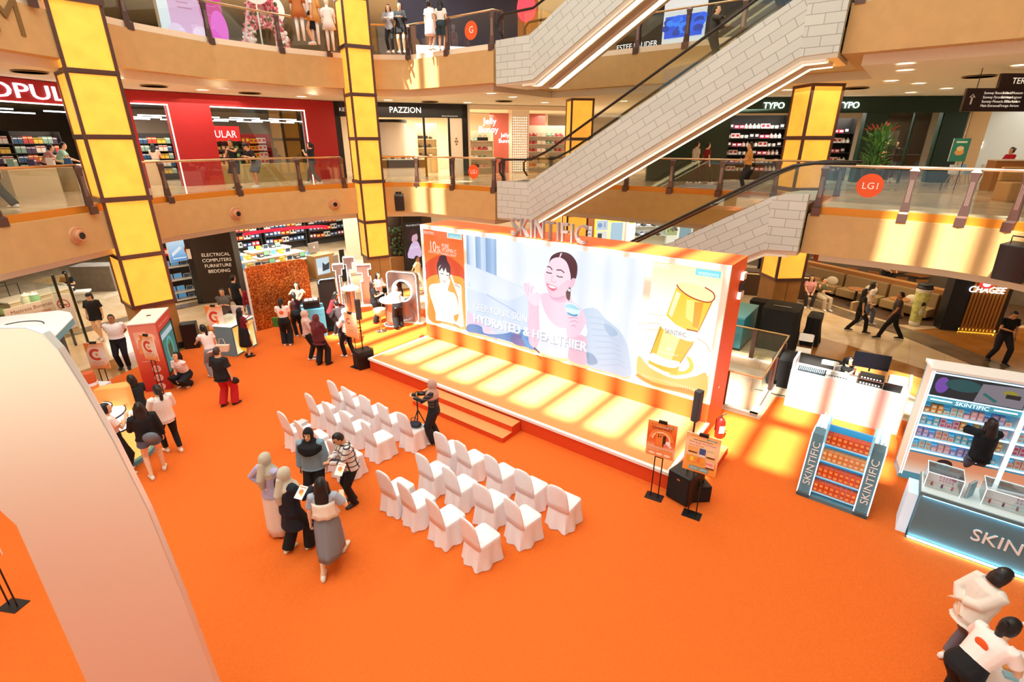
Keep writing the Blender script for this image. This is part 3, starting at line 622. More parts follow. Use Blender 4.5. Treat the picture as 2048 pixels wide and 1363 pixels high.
a.poly(q([(310, 545), (400, 600), (520, 670), (600, 680), (560, 765), (450, 750), (270, 650), (280, 600)]), 'fffdf6', 4)
a.poly(q([(405, 285), (450, 330), (600, 405), (720, 415), (590, 680), (500, 675), (390, 620), (310, 540)]), 'f6c33a')
a.poly(q([(490, 400), (600, 420), (560, 620), (480, 560)]), 'fde27a'); a.poly(q([(400, 330), (440, 350), (360, 560), (330, 530)]), 'fdf0b0'); a.poly(q([(560, 420), (640, 430), (590, 650), (540, 640)]), 'e99a26')
a.poly(q([(405, 270), (440, 250), (540, 265), (660, 300), (735, 370), (725, 415), (640, 420), (500, 370), (420, 310)]), 'fbe9a8', 6)
a.line(q(spline([(405, 272), (430, 310), (500, 365), (600, 410), (690, 425), (735, 390), (720, 340), (650, 295)], 5, False)), .028, 'a84020')
a.line(q([(490, 660), (590, 683)]), .03, 'a04418'); a.line(q([(715, 420), (595, 675)]), .02, 'c8742a'); a.line(q([(270, 640), (170, 880)]), .012, '6a5a30'); a.line(q([(545, 790), (430, 960)]), .015, 'c8742a')
x, z = q([(400, 695)])[0]
t0, t1 = q([(310, 650)])[0], q([(490, 730)])[0]; a.text('SKINTIFIC', (t0[0]+t1[0])/2, z-.05, .15, '5a4a40', w=t1[0]-t0[0], shear=-.25)
a.text('10%', *q([(330, 845)])[0], .1, 'fffbe8'); a.text('PURE VITAMIN C', q([(330, 880)])[0][0], q([(330, 880)])[0][1], .06, 'fffbe8'); a.text('SKINTIFIC', *q([(245, 118)])[0], .12, 'fffdf8')
x, z = q([(688, 172)])[0]; a.rect(x-.27, x+.24, z-.07, z+.07, '74d2ea'); a.text('watsons', x-.01, z-.05, .13, 'f0ffff')
obj('right_screen', a.mb, lw, (0, TW-.015, 0))['label'] = 'white and gold screen of a tilted serum bottle'
# standing letters
m = MB(); CH = mat('b9aeb0', .3, .5)
xa = PL.hit(1016, 478)[0]; xb = PL.hit(1169, 487)[0]; x = xa; kk = (xb-xa)/3.36
for ch, wdt in zip('SKINTIFIC', (.36, .40, .12, .44, .40, .12, .32, .12, .50)):
    for o_ in (0,): m.text(ch, x+wdt*kk/2+o_, 4.02, .66, CH, y=2.42, depth=.10, w=wdt*kk)
    x += (wdt+.07)*kk
obj('lettering', m, lw)['label'] = 'pale standing SKINTIFIC letters'
m = MB()
for k, z in enumerate((3.62, 3.4, 3.2)): m.box(9.05, 9.12, 3.2-k*.02, 3.42, z-.09, z+.06, mat('e8e4e0', .4) if k % 2 == 0 else BLACK)
m.box(9.05, 9.07, 2.75, 2.85, 1.1, 1.14, STEEL); obj('power_box', m, lw)
# ------------------------------------------------------------------ banquet chairs under white covers
CLOTH = mat('f6f0f2', .85, noise=.02, nscale=6, bump=.05)
def cover_ring(x0, x1, y0, y1, z, fold=0.0, n=9, flare=0.0, ph=0.0):
    pts = []; per = [(x0, y0), (x1, y0), (x1, y1), (x0, y1)]; k = 0
    for i in range(4):
        a, b = per[i], per[(i+1) % 4]
        for j in range(n):
            t = j/n; px, py = a[0]+(b[0]-a[0])*t, a[1]+(b[1]-a[1])*t
            cx, cy = (x0+x1)/2, (y0+y1)/2; dx, dy = px-cx, py-cy; L = math.hypot(dx, dy)
            cr = min(abs(t-0), abs(1-t)); q_ = 1-(.08 if cr < .06 else 0)
            w = fold*math.sin(k*2*PI/4.5+ph)+flare; pts.append((cx+dx*q_+dx/L*w, cy+dy*q_+dy/L*w, z)); k += 1
    return pts
def make_chair(seed):
    r = thing('banquet_chair', 'white covered banquet chair', 'chair')
    rnd = random.Random(seed); ph = rnd.random()*6
    m = MB(); m.loft([cover_ring(-.205, .205, -.22, .22, .462), cover_ring(-.215, .215, -.23, .235, .45), cover_ring(-.215, .215, -.235, .24, .40, .004, ph=ph), cover_ring(-.215, .215, -.24, .24, .25, .016, flare=.01, ph=ph), cover_ring(-.215, .215, -.245, .245, .10, .026, flare=.022, ph=ph), cover_ring(-.215, .215, -.25, .25, .012, .032, flare=.035, ph=ph)], CLOTH)
    obj('skirt', m, r, smooth=True, auto=50)
    m = MB(); rings = []
    for zz, w, y, th in ((.40, .21, -.215, .035), (.55, .213, -.235, .028), (.70, .208, -.262, .024), (.84, .195, -.29, .022), (.90, .165, -.30, .02), (.935, .11, -.305, .014), (.945, .05, -.307, .008)):
        rings.append([(w*(1 if abs(math.cos(a)) > .3 else abs(math.cos(a))/.3)*math.copysign(1, math.cos(a))*min(1, abs(math.cos(a))**.35), y+th*math.sin(a), zz) for a in [2*PI*k/20 for k in range(20)]])
    m.loft(rings, CLOTH); obj('back_cover', m, r, smooth=True)
    m = MB(); m.ball((0, .0, .455), .21, CLOTH, 20, 6, (.98, 1.05, .12)); obj('seat_cushion', m, r, smooth=True)
    m = MB()
    for sx in (-.18, .18):
        for sy in (-.2, .2): m.box(sx-.012, sx+.012, sy-.012, sy+.012, 0, .2, BLACK)
    obj('leg_feet', m, r)
    return r
rows = [('front row of the left block', [1.50, 2.06, 2.72, 3.38, 4.05], -1.92), ('middle row of the left block', [1.68, 2.36, 3.0, 3.76], -2.63), ('back row of the left block', [1.98, 2.64, 3.2, 3.8], -3.46),
        ('front row of the right block', [5.24, 5.82, 6.58, 7.28, 7.98], -1.98), ('middle row of the right block', [5.52, 6.22, 6.94, 7.64], -2.72), ('back row of the right block', [5.36, 5.92, 6.62, 7.38], -3.50)]
ORD = ['leftmost', 'second from left', 'third from left', 'fourth from left', 'rightmost']
first = [make_chair(1), make_chair(5)]; used = [0, 0]; k = 0
for nm, ss, t in rows:
    for i, s in enumerate(ss):
        lab = 'white covered banquet chair, %s in the %s' % (ORD[i] if i < len(ss)-1 else 'rightmost', nm)
        w = W(s, t); rz = ANG+random.uniform(-.09, .09)+(-.06 if 'right' in nm else .0); v = k % 2; k += 1
        if not used[v]: c = first[v]; used[v] = 1; c.location = (*w, .022); c.rotation_euler = (0, 0, rz); tag(c, lab, group='white covered banquet chairs')
        else: dup(first[v], (*w, .022), rz, lab, 'white covered banquet chairs')
# bag on the end chair
bg = sthing('handbag', 'dark navy handbag lying on the rightmost front chair of the left block', 'bag', 4.08, -1.9, .505, .3)
m = MB(); m.ball((0, 0, .055), .15, mat('161a2e', .6), 14, 8, (1, .75, .42)); obj('bag_body', m, bg, smooth=True)
m = MB(); m.tube([(-.1, 0, .08), (-.12, .03, .16), (-.05, .05, .19), (.02, .05, .15), (.08, .02, .08)], .01, BLACK, 6); obj('strap', m, bg)
bx_ = MB(); bx_.box(-.09, .09, -.13, .13, 0, .07, mat('d9d2d0', .5)); bx_.text('skin', 0, 0, .01, WHITE, y=-.131)
tag(obj('gift_box', bx_, None, (*W(2.02, -3.40), .5), ANG+.2, bevel=.004), 'pale printed box lying on the leftmost back chair of the left block', 'box')
# ------------------------------------------------------------------ speakers
def pole_speaker(s, t, label, ztop, sub=(.42, .5, .56), rz=0, wedge=False):
    r = sthing('pole_loudspeaker', label, 'loudspeaker', s, t, .022, rz)
    m = MB(); a, b, h = sub; m.box(-a/2, a/2, -b/2, b/2, .02, h, BLACK); obj('subwoofer', m, r, bevel=.025)
    m = MB(); m.box(-a/2+.03, a/2-.03, -b/2-.012, -b/2, .06, h-.05, mat('101014', .8)); m.box(-.03, .03, -b/2-.016, -b/2-.01, h-.12, h-.09, STEEL); obj('grille', m, r)
    m = MB(); m.tube([(0, 0, h-.01), (0, 0, ztop-.55)], .018, BLACK, 8); m.tube([(0, 0, h+.55), (0, 0, h+.62)], .03, BLACK, 8); obj('pole', m, r)
    m = MB(); m.box(-.06, .06, -.07, .07, ztop-.6, ztop, mat('17171a', .5)); obj('column_speaker', m, r, bevel=.012)
    return r
pole_speaker(-.34, .05, 'black pole loudspeaker by the left front corner of the stage', 2.1, rz=-.25)
pole_speaker(9.42, .0, 'black pole loudspeaker by the right front corner of the stage behind the posters', 2.25, (.46, .55, .62), -.2)
m = MB(); m.prism([(-.2, -.15), (.2, -.15), (.16, .2), (-.16, .2)], 0, .34, BLACK); m.box(-.16, .16, -.165, -.15, .03, .31, mat('101014', .8))
tag(obj('floor_monitor', m, None, (*W(9.62, .12), .022), ANG+.7, bevel=.02), 'black floor monitor speaker behind the right poster stand', 'loudspeaker')
# ------------------------------------------------------------------ poster stands
def stand(s, t, rz, label, draw, h=.95, ph=.6, pw=.42, group=None, pz=None):
    r = sthing('poster_stand', label, 'poster stand', s, t, .022, rz)
    m = MB(); m.box(-.16, .16, -.11, .11, 0, .012, BLACK); obj('base', m, r)
    m = MB(); top = h+ph
    for sx in (-.07, .07): m.tube([(sx, 0, .01), (sx, 0, h+.02)], .011, BLACK, 8)
    m.box(-.08, .08, -.012, .012, h-.02, h+.005, BLACK); obj('poles', m, r)
    bd = MB(); bd.box(-pw/2, pw/2, -.012, .004, h, top, mat('f8efe6', .6)); bo = obj('board', bd, r)
    m = MB(); m.box(-.075, .075, -.03, .01, top-.02, top+.035, BLACK); obj('clip', m, r)
    a = Art(0, .0008); draw(a, pw, ph); o = obj('poster', a.mb, bo, (0, -.0135, h))
    return r
def c_poster(word):
    def d(a, w, h):
        a.grad(-w/2, w/2, 0, h, ['ff9440', 'ffd9bc', 'fff0e4', 'ffe2cc', 'ffa04e']); a.poly([(-w/2, h), (-w/2, h*.62), (-w*.2, h)], 'ff8f3c', 0); a.poly([(w/2, 0), (w/2, h*.25), (w*.18, 0)], 'ff9a48', 0)
        a.arc(-.01, h*.55, w*.27, w*.15, 'e2472a', 50, 310); a.disc(.01, h*.55, w*.12, 'ffd9b8'); a.disc(.01, h*.55, w*.06, 'f08a4a')
        a.text('SKINTIFIC', 0, h*.9, .022, 'f2f0ea'); a.text('PURE VITAMIN C', 0, h*.84, .028, 'ff8f60'); a.text(word, 0, h*.235, .042, 'b8442a', w=w*.62); a.text('Visit the booth and join us', 0, h*.19, .018, 'c86a4a', w=w*.6); a.text('to win a free gift today', 0, h*.155, .018, 'c86a4a', w=w*.55)
        for k in range(3): a.rect(-w*.28, w*.28-.02*k, h*(.11-.022*k), h*(.115-.022*k), 'd88a6a')
    return d
stand(-3.02, -4.42, .35, 'poster stand with a big C in front of the red vending kiosk', c_poster('GAME ZONE'), h=1.05, ph=.68, pw=.46)
stand(-3.72, -5.35, .75, 'poster stand with a big C left of the red vending kiosk, pole hidden by people', c_poster('MASCOT'), h=.95, ph=.7, pw=.46)
stand(-6.32, .36, .55, 'poster stand with a big C in front of the glittering backdrop', c_poster('GRAB NOW'), h=1.0, ph=.85, pw=.56)
stand(-4.72, -2.08, .55, 'poster stand with a big C beside the grey drawing counter', c_poster('LUCKY DRAW'), h=.8, ph=.8, pw=.55)
def c2(a, w, h):
    a.grad(-w/2, w/2, 0, h, ['ffab62', 'ffd0a2', 'ffdcb8', 'ffc48e']); a.arc(-.09, h*.66, .075, .035, 'e2472a', 40, 320); a.disc(-.08, h*.66, .03, 'ffd0a0')
    for k in range(4): a.rect(.0, .15-.02*(k % 2), h*(.72-.04*k), h*(.725-.04*k), 'b8703a')
    a.text('SPIN & WIN', 0, h*.42, .04, 'd88a4a'); a.text('SKINTIFIC', 0, h*.9, .025, '8a5a3a'); a.rect(-.13, .13, h*.82, h*.828, '6a4a3a')
    for k in range(5): a.rect(-.12, .12-.03*(k % 3), h*(.34-.03*k), h*(.345-.03*k), 'cf8c58')
stand(-.52, -.12, .1, 'light orange notice on a two pole stand left of the stage speaker', c2, h=.95, ph=.75, pw=.5)
def give(a, w, h):
    a.grad(-w/2, w/2, 0, h, ['ffb066', 'ffd4b0', 'f07a3a', 'ea5c2a', 'f27a36', 'fba24e']); a.arc(0, h*.50, w*.36, w*.13, 'f6924a', 0, 180); a.arc(0, h*.50, w*.30, w*.05, 'ffe0b0', 0, 180)
    a.poly([(-w*.2, h*.3), (w*.12, h*.3), (w*.12, h*.68), (-w*.2, h*.68)], 'f0702c'); a.poly([(-w*.17, h*.32), (w*.09, h*.32), (w*.09, h*.66), (-w*.17, h*.66)], 'f58a3e')
    for k in range(3): a.disc(-w*.1+(k % 2)*.04, h*(.63-.025*k), .014, '4a2418')
    a.rect(w*.06, w*.16, h*.34, h*.64, '40241c'); a.disc(w*.25, h*.45, .045, 'fff0f0'); a.disc(w*.17, h*.38, .035, 'f08a80'); a.disc(w*.33, h*.38, .03, 'ffd8d0')
    a.text('GIVEAWAY', 0, h*.79, .075, '5a1c10', w=w*.72); a.text('CLAIM YOUR', 0, h*.86, .035, 'fff0d8'); a.rect(w*.1, w*.4, h*.9, h*.935, '9a8a80'); a.text('watsons', w*.25, h*.905, .028, 'fff5e8'); a.text('SKINTIFIC', -w*.27, h*.91, .03, 'a84820')
    a.rect(-w*.44, w*.44, .02, h*.24, 'f59a58'); a.text('HOW TO WIN?', -w*.22, h*.19, .03, 'fff2e0')
    for k in range(3): a.disc(-w*.27+k*w*.27, h*.1, w*.115, 'ffe6d2', rz=h*.035)
stand(8.98, -.36, .12, 'giveaway poster with orange phone picture on a two pole stand before the stage', give, h=.9, ph=.72, pw=.52)
def promo(a, w, h):
    a.grad(-w/2, w/2, 0, h, ['fba03c', 'fdb45a', 'ffd9a4', 'ffe0b4', 'fdb868']); a.rect(-w*.28, w*.28, h*.845, h*.858, '3a2a30'); a.text('SKINTIFIC', -w*.25, h*.93, .03, 'c87830'); a.rect(w*.1, w*.4, h*.90, h*.935, '7aa8a8'); a.text('watsons', w*.25, h*.905, .028, 'fff5e8')
    a.text('Glow Bright, Purify Power', 0, h*.77, .045, 'd45ac0', w=w*.8); a.text('From RM 9.90', -w*.17, h*.69, .04, 'e06020'); a.text('8.8 SALE', w*.25, h*.62, .03, '4ab0b8')
    for x0, x1, z0, z1, c in ((-.4, -.1, .54, .66, 'fdc070'), (-.38, -.12, .50, .53, '5a3020'), (-.06, .12, .50, .66, '3a5a9a'), (-.06, .12, .44, .5, 'f0e8e0'), (.16, .4, .5, .63, 'fde0b0'), (.16, .4, .46, .49, '5a3020'), (-.42, .12, .26, .42, 'f7a83a'), (-.3, -.2, .28, .4, 'f4e060'), (-.1, 0, .28, .4, 'f08050'), (.18, .42, .22, .38, 'ffd0c0'), (.18, .42, .18, .21, '5a3020')): a.rect(w*x0, w*x1, h*z0, h*z1, c)
    for k in range(4): a.disc(w*(.2+.05*k), h*.31, .02, 'f09080')
    for k in (0, 1): a.rect(-w*.3+k*w*.3, -w*.03+k*w*.3, h*.06, h*.16, '6fb2c0'); a.text('RM15', -w*.165+k*w*.3, h*.09, .045, 'f2ffff')
stand(9.72, -.42, .1, 'yellow price offer poster on two pole stand right of the giveaway poster', promo, h=.92, ph=.74, pw=.56)
def side(a, w, h): a.grad(-w/2, w/2, 0, h, ['ff8a3a', 'ffc896', 'ffdcb8']); a.rect(-.1, .1, .08, .16, '4a3a30')
r_ = stand(1.2, -8.15, .5, 'black poster stand at the far left edge below the white arch', side, h=1.0, ph=.7, pw=.5); r_.location = (*P(28, 1213), .022)
# ------------------------------------------------------------------ people
REMESH = []
SKIN = [mat('e8b48c', .55), mat('d99e74', .55), mat('b97c52', .55), mat('f0c4a0', .55)]
def ell(c, ax, ay, rx, ry, n=16): return [tuple(c+ax*(rx*math.cos(2*PI*k/n))+ay*(ry*math.sin(2*PI*k/n))) for k in range(n)]
def ik(a, b, l1, l2, hint):
    d = b-a; L = d.length
    if L > (l1+l2)*.995: b = a+d*((l1+l2)*.995/L); d = b-a; L = d.length
    L = max(L, abs(l1-l2)+.02); x = (l1*l1-l2*l2+L*L)/(2*L); h = math.sqrt(max(0, l1*l1-x*x)); e = d.normalized()
    p = hint-e*hint.dot(e)
    if p.length < 1e-4: p = Vector((0, 0, -1))-e*Vector((0, 0, -1)).dot(e)
    return a+e*x+p.normalized()*h, b
ARM = {'down': (.25, .03, .80), 'downback': (.24, -.10, .82), 'front': (.07, .30, 1.06), 'hold': (.10, .27, 1.14), 'hip': (.19, .02, .98), 'cross': (-.10, .20, 1.12), 'chin': (.05, .21, 1.33), 'phone': (.09, .26, 1.26),
       'reach': (.16, .46, 1.10), 'reachhi': (.15, .40, 1.42), 'table': (.14, .42, .98), 'back': (.06, -.16, .95), 'swingf': (.23, .20, .86), 'swingb': (.24, -.22, .88), 'rail': (.12, .30, 1.10), 'up': (.12, .05, 1.68), 'lap': (.09, .30, .98), 'low': (.20, .25, .25)}
def person(x, y, z, yaw, label, h=1.62, top=('e8e4e0', 'short'), bottom=('pants', '121216'), hair=('short', '17110e'), L='down', R='down', feet=None, pose='stand', lean=0, turn=0, nod=0, skin=0, shoes='e8e4e0', near=0, male=False, face=False, extra=(), bulk=1.0, over=None, tuck=False):
    S = h/1.65; vox = (.016, .011, .0085)[near]; root = thing('person', label, 'person', (x, y, z), math.radians(yaw)); sk = SKIN[skin]
    X = Vector((1, 0, 0)); f = math.radians(lean); U = Vector((0, math.sin(f), math.cos(f))); F = Vector((0, math.cos(f), -math.sin(f)))
    pz = {'stand': .875, 'sit': .50, 'squat': .34, 'stool': .72}[pose]; Pv = Vector((0, -.22*math.sin(f) if pose == 'stand' else 0, pz-(.03 if feet and pose == 'stand' and abs(feet[0][1]-feet[1][1]) > .3 else 0)))
    if feet is None: feet = {'stand': ((-.09, .02), (.10, -.02)), 'sit': ((-.10, .45), (.10, .42)), 'squat': ((-.10, .06), (.09, .12)), 'stool': ((-.1, .35), (.1, .3))}[pose]
    sc = lambda v: v*S
    col = lambda m_: m_ if not isinstance(m_, str) else mat(m_, .85, bump=.15, nscale=14)
    # joints
    sh = [Pv+U*.465+X*(sx*(.178 if male else .162)*(.5+.5*bulk)) for sx in (-1, 1)]; wr = []; el = []
    for i, (sx, a) in enumerate(((-1, L), (1, R))):
        t = ARM[a] if isinstance(a, str) else a
        if isinstance(a, str): t = (t[0]*sx, t[1], t[2])
        T = Vector(t)
        if isinstance(a, str) and pose in ('sit', 'squat', 'stool'): T.z -= (.875-pz)
        hint = Vector((sx*.55, -.5, -.6)) if a not in ('hip', 'chin', 'up') else Vector((sx*1.0, -.3, -.2))
        e, w_ = ik(sh[i], T, .265, .235, hint); el.append(e); wr.append(w_)
    hp = [Pv+X*(sx*.085)+Vector((0, 0, -.02)) for sx in (-1, 1)]; kn = []; an = []
    for i, sx in enumerate((-1, 1)):
        fx, fy = feet[i][:2]; fz = feet[i][2] if len(feet[i]) > 2 else 0
        k_, a_ = ik(hp[i], Vector((fx, fy, .075+fz)), .42, .41, Vector((sx*.15, 1, .25))); kn.append(k_); an.append(a_)
    nb = Pv+U*.52; hn = math.radians(lean*.55+nod); ty = math.radians(turn)
    HU = Vector((0, math.sin(hn), math.cos(hn))); HF0 = Vector((0, math.cos(hn), -math.sin(hn))); HX0 = X.copy()
    HF = HF0*math.cos(ty)-HX0*math.sin(ty); HX = HX0*math.cos(ty)+HF0*math.sin(ty)
    hc = nb+HU*.135+HF0*.015
    BO = []
    def build(name, m, mt_, v=None, smooth=2):
        m.v = [tuple(Vector(p)*S) for p in m.v]; o = obj(name, m, BO[0] if name in ('eyes', 'eyebrows', 'lips', 'glasses') else root, smooth=True)
        if name == 'body': BO.append(o)
        if v:
            r_ = o.modifiers.new('remesh', 'REMESH'); r_.mode = 'VOXEL'; r_.voxel_size = v; r_.use_smooth_shade = True
            s_ = o.modifiers.new('smooth', 'SMOOTH'); s_.factor = .5; s_.iterations = smooth; REMESH.append(o)
        return o
    # ---- body
    b = MB(); wf = 1.08 if male else 1.0
    tor = [(-.10, .115, .10, 0), (-.03, .155, .112, -.005), (.06, .148, .105, 0), (.16, .122*wf, .09, .005), (.26, .135*wf, .098, .008), (.36, .152*wf, .108, .005), (.44, .158*wf, .09, 0), (.485, .12, .07, -.005), (.515, .062, .056, 0), (.60, .052, .053, .01)]
    b.loft([ell(Pv+U*a+F*d, X, F, rx*bulk, ry*bulk) for a, rx, ry, d in tor], sk)
    hd = [(-.118, .022, .028, .045), (-.10, .045, .058, .03), (-.07, .058, .082, .012), (-.03, .068, .094, .002), (.01, .073, .098, -.002), (.05, .074, .098, -.006), (.085, .064, .085, -.008), (.108, .042, .056, -.008), (.118, .012, .016, -.008)]
    b.loft([ell(hc+HU*a+HF*d, HX, HF, rx, ry) for a, rx, ry, d in hd], sk)
    b.tube([hc+HF*.085+HU*.015, hc+HF*.104-HU*.012, hc+HF*.108-HU*.025, hc+HF*.088-HU*.034], [.008, .012, .014, .008], sk, 8)
    for sx in (-1, 1): b.ball(tuple(hc+HX*(sx*.074)-HU*.005-HF*.01), .02, sk, 8, 6, (.45, .8, 1.3))
    for i in (0, 1):
        sx = -1 if i == 0 else 1
        m1 = sh[i].lerp(el[i], .5); m2 = el[i].lerp(wr[i], .35)
        b.tube([sh[i]-X*(sx*.03), sh[i].lerp(el[i], .12), m1, el[i], m2, wr[i]], [.05, .05, .041, .034, .034, .022], sk, 10)
        k1 = hp[i].lerp(kn[i], .45); c1 = kn[i].lerp(an[i], .3)
        b.tube([hp[i], hp[i].lerp(kn[i], .12), k1, kn[i], c1, kn[i].lerp(an[i], .75), an[i]], [.085, .088, .074, .052, .053, .037, .033], sk, 10)
        fw = Vector((sx*.15, 1, 0)).normalized(); a0 = an[i]
        b.tube([a0-fw*.045-Vector((0, 0, .035)), a0-Vector((0, 0, .03)), a0+fw*.08-Vector((0, 0, .042)), a0+fw*.16-Vector((0, 0, .052))], [.03, .036, .032, .018], sk, 8)
        # hand: palm, four unequal bent fingers and a thumb from the side of the palm
        d = (wr[i]-el[i]).normalized(); side = Vector((0, 1, 0)) if abs(d.y) < .75 else Vector((-sx, 0, 0))
        side = (side-d*side.dot(d)).normalized(); nrm = d.cross(side)*(1 if i == 0 else -1)      # palm side
        if (nrm.dot(Vector((-sx, 0, -.6)))) < 0: nrm = -nrm
        w0 = wr[i]; th_s = side
        b.loft([ell(w0, side, nrm, .024, .017, 12), ell(w0+d*.03, side, nrm, .034, .017, 12), ell(w0+d*.07, side, nrm, .04, .015, 12), ell(w0+d*.092, side, nrm, .038, .012, 12)], sk)
        fr = .0085 if near else .011
        for q, (off, ln) in enumerate(((.029, .066), (.010, .074), (-.010, .068), (-.029, .052))):
            p0 = w0+d*.085+side*off; c_ = .35+.12*q; p1 = p0+(d*math.cos(c_*.5)+nrm*math.sin(c_*.5))*ln*.42; p2 = p1+(d*math.cos(c_*1.5)+nrm*math.sin(c_*1.5))*ln*.32; p3 = p2+(d*math.cos(c_*2.2)+nrm*math.sin(c_*2.2))*ln*.26
            b.tube([p0-d*.02, p1, p2, p3], [fr*1.1, fr, fr*.95, fr*.75], sk, 6)
        t0 = w0+d*.03+side*.026; t1 = t0+(side*.8+d*.7+nrm*.25).normalized()*.036; t2 = t1+(side*.25+d*.9+nrm*.35).normalized()*.03
        b.tube([t0, t1, t2], [fr*1.4, fr*1.2, fr*.85], sk, 6)
    build('body', b, sk, vox*S, 2)
    if face:
        e = MB()
        for sx in (-1, 1): e.ball(tuple(hc+HX*(sx*.031)+HU*.008+HF*.088), .013, mat('1c1210', .3), 8, 6, (1.1, .6, .55))
        build('eyes', e, None)
        e = MB()
        for sx in (-1, 1): e.tube([hc+HX*(sx*.018)+HU*.028+HF*.096, hc+HX*(sx*.034)+HU*.034+HF*.09, hc+HX*(sx*.048)+HU*.028+HF*.08], .0042, mat('22150f', .8), 5)
        build('eyebrows', e, None)
        e = MB(); e.tube([hc+HX*(-.022)-HU*.058+HF*.082, hc-HU*.057+HF*.092, hc+HX*.022-HU*.058+HF*.082], [.004, .0075, .004], mat('b8505a', .4), 6); build('lips', e, None)
    # ---- top
    tc, ts = top[0], top[1]; tm = col(tc); m = MB(); inf = {'short': .018, 'long': .02, 'loose': .035, 'jacket': .034, 'tank': .012, 'crop': .016, 'tunic': .03}[ts]
    low = top[2] if len(top) > 2 else {'short': -.06, 'long': -.06, 'loose': -.12, 'jacket': -.08, 'tank': -.02, 'crop': .16, 'tunic': -.42}[ts]
    if tuck: low = .08
    rg = [(a, rx, ry, d) for a, rx, ry, d in tor if a >= max(low, -.1)-.02 and a <= .52]
    if ts == 'tunic': rings = [ell(Pv+Vector((0, 0, low)), X, Vector((0, 1, 0)), .25*bulk, .19*bulk), ell(Pv+Vector((0, 0, -.2)), X, Vector((0, 1, 0)), .21*bulk, .16*bulk)]
    else: rings = [ell(Pv+U*low, X, F, (.158+inf*(1.4 if ts in ('loose', 'jacket', 'long') else 1))*bulk*(.92 if low > .1 else 1), (.115+inf*1.2)*bulk)]
    for a, rx, ry, d in rg:
        k = inf*(1 if a < .47 else .5 if a < .5 else .25)*(1.5 if (.1 < a < .3 and ts != 'tank') else 1); rings.append(ell(Pv+U*a+F*d, X, F, rx*bulk+k, ry*bulk+k))
    m.loft(rings, tm)
    frac = {'short': .62, 'crop': .6, 'tank': .0, 'long': 2, 'loose': .8, 'jacket': 2, 'tunic': 2}[ts]
    if len(top) > 3: frac = top[3]
    for i in (0, 1):
        sx = -1 if i == 0 else 1; w_ = inf*.8
        if frac <= 0: continue
        if frac <= 1: e_ = sh[i].lerp(el[i], frac); m.tube([sh[i]-X*(sx*.05), sh[i], sh[i].lerp(e_, .5), e_], [.05+w_, .053+w_, .05+w_, .05+w_*1.5], tm, 12)
        else: g = 1.0 if frac == 2 else frac-1; m.tube([sh[i]-X*(sx*.05), sh[i], sh[i].lerp(el[i], .5), el[i], el[i].lerp(wr[i], .5*g), el[i].lerp(wr[i], g*.97)], [.05+w_, .052+w_, .045+w_, .04+w_, .037+w_, .03+w_*1.2], tm, 12)
    build({'jacket': 'jacket', 'tunic': 'tunic'}.get(ts, 'shirt'), m, tm, max(vox, .011)*S, 3)
    if over:   # second layer on the chest and back (frill, apron)
        m = MB(); om = col(over[0]); a0, a1 = over[1], over[2]; rings = []
        for q in range(5):
            a = a0+(a1-a0)*q/4; rr = [t_ for t_ in tor if t_[0] <= a+1e-6][-1]; fl = .03+.03*(1-q/4); n_ = 40
            c_ = Pv+U*a; rings.append([tuple(c_+X*((rr[1]+fl+.010*math.sin(k*2*PI*9/n_)*(1-q/4))*math.cos(2*PI*k/n_))+F*((rr[2]+fl+.010*math.sin(k*2*PI*9/n_)*(1-q/4))*math.sin(2*PI*k/n_))) for k in range(n_)])
        m.loft(rings, om); build(over[3] if len(over) > 3 else 'frill_top', m, om)
    # ---- bottom
    kind, bc = bottom[0], bottom[1]; bm = col(bc)
    if kind in ('pants', 'wide', 'shorts', 'slim'):
        m = MB(); g = {'pants': .018, 'wide': .026, 'shorts': .024, 'slim': .010}[kind]
        m.loft([ell(Pv+U*a+F*d, X, F, rx*bulk+g, ry*bulk+g) for a, rx, ry, d in tor[:4]], bm)
        for i in (0, 1):
            if kind == 'shorts': e_ = hp[i].lerp(kn[i], bottom[2] if len(bottom) > 2 else .5); m.tube([hp[i]+Vector((0, 0, .03)), hp[i].lerp(e_, .5), e_], [.09+g, .088+g, .088+g*1.3], bm, 14)
            else:
                he = kn[i].lerp(an[i], 1.04 if kind != 'slim' else .9); wd = {'pants': .052, 'wide': .085, 'slim': .04}[kind]
                m.tube([hp[i]+Vector((0, 0, .03)), hp[i].lerp(kn[i], .15), hp[i].lerp(kn[i], .55), kn[i], kn[i].lerp(an[i], .4), he], [.085+g, .09+g, .074+g, .056+g+(.015 if kind == 'wide' else 0), .054+g+(.02 if kind == 'wide' else 0), wd+.012], bm, 14)
        build('shorts' if kind == 'shorts' else 'trousers', m, bm, max(vox, .011)*S, 2)
    else:
        m = MB(); hem = bottom[2] if len(bottom) > 2 else .45; n_ = 36; rings = []; cxf = (an[0]+an[1])/2
        for q in range(8):
            t_ = q/7; zz = (Pv.z+.16)*(1-t_)+hem*t_; cy_ = Pv.y*(1-t_)+(Pv.y*.3+cxf.y*.7)*t_*.9; sp = abs(an[0].y-an[1].y)*.35*t_
            wf_ = bottom[3] if len(bottom) > 3 else 1.0
            rx, ry = (.14+min(.05, .2*t_)+.07*t_*wf_)*bulk, (.115+.02*t_+.06*t_*wf_+sp)*bulk
            rings.append([((rx+.012*t_*math.sin(k*2*PI*8/n_))*math.cos(2*PI*k/n_), cy_+(ry+.012*t_*math.sin(k*2*PI*8/n_+1))*math.sin(2*PI*k/n_), zz) for k in range(n_)])
        m.loft(rings, bm); build('skirt', m, bm)
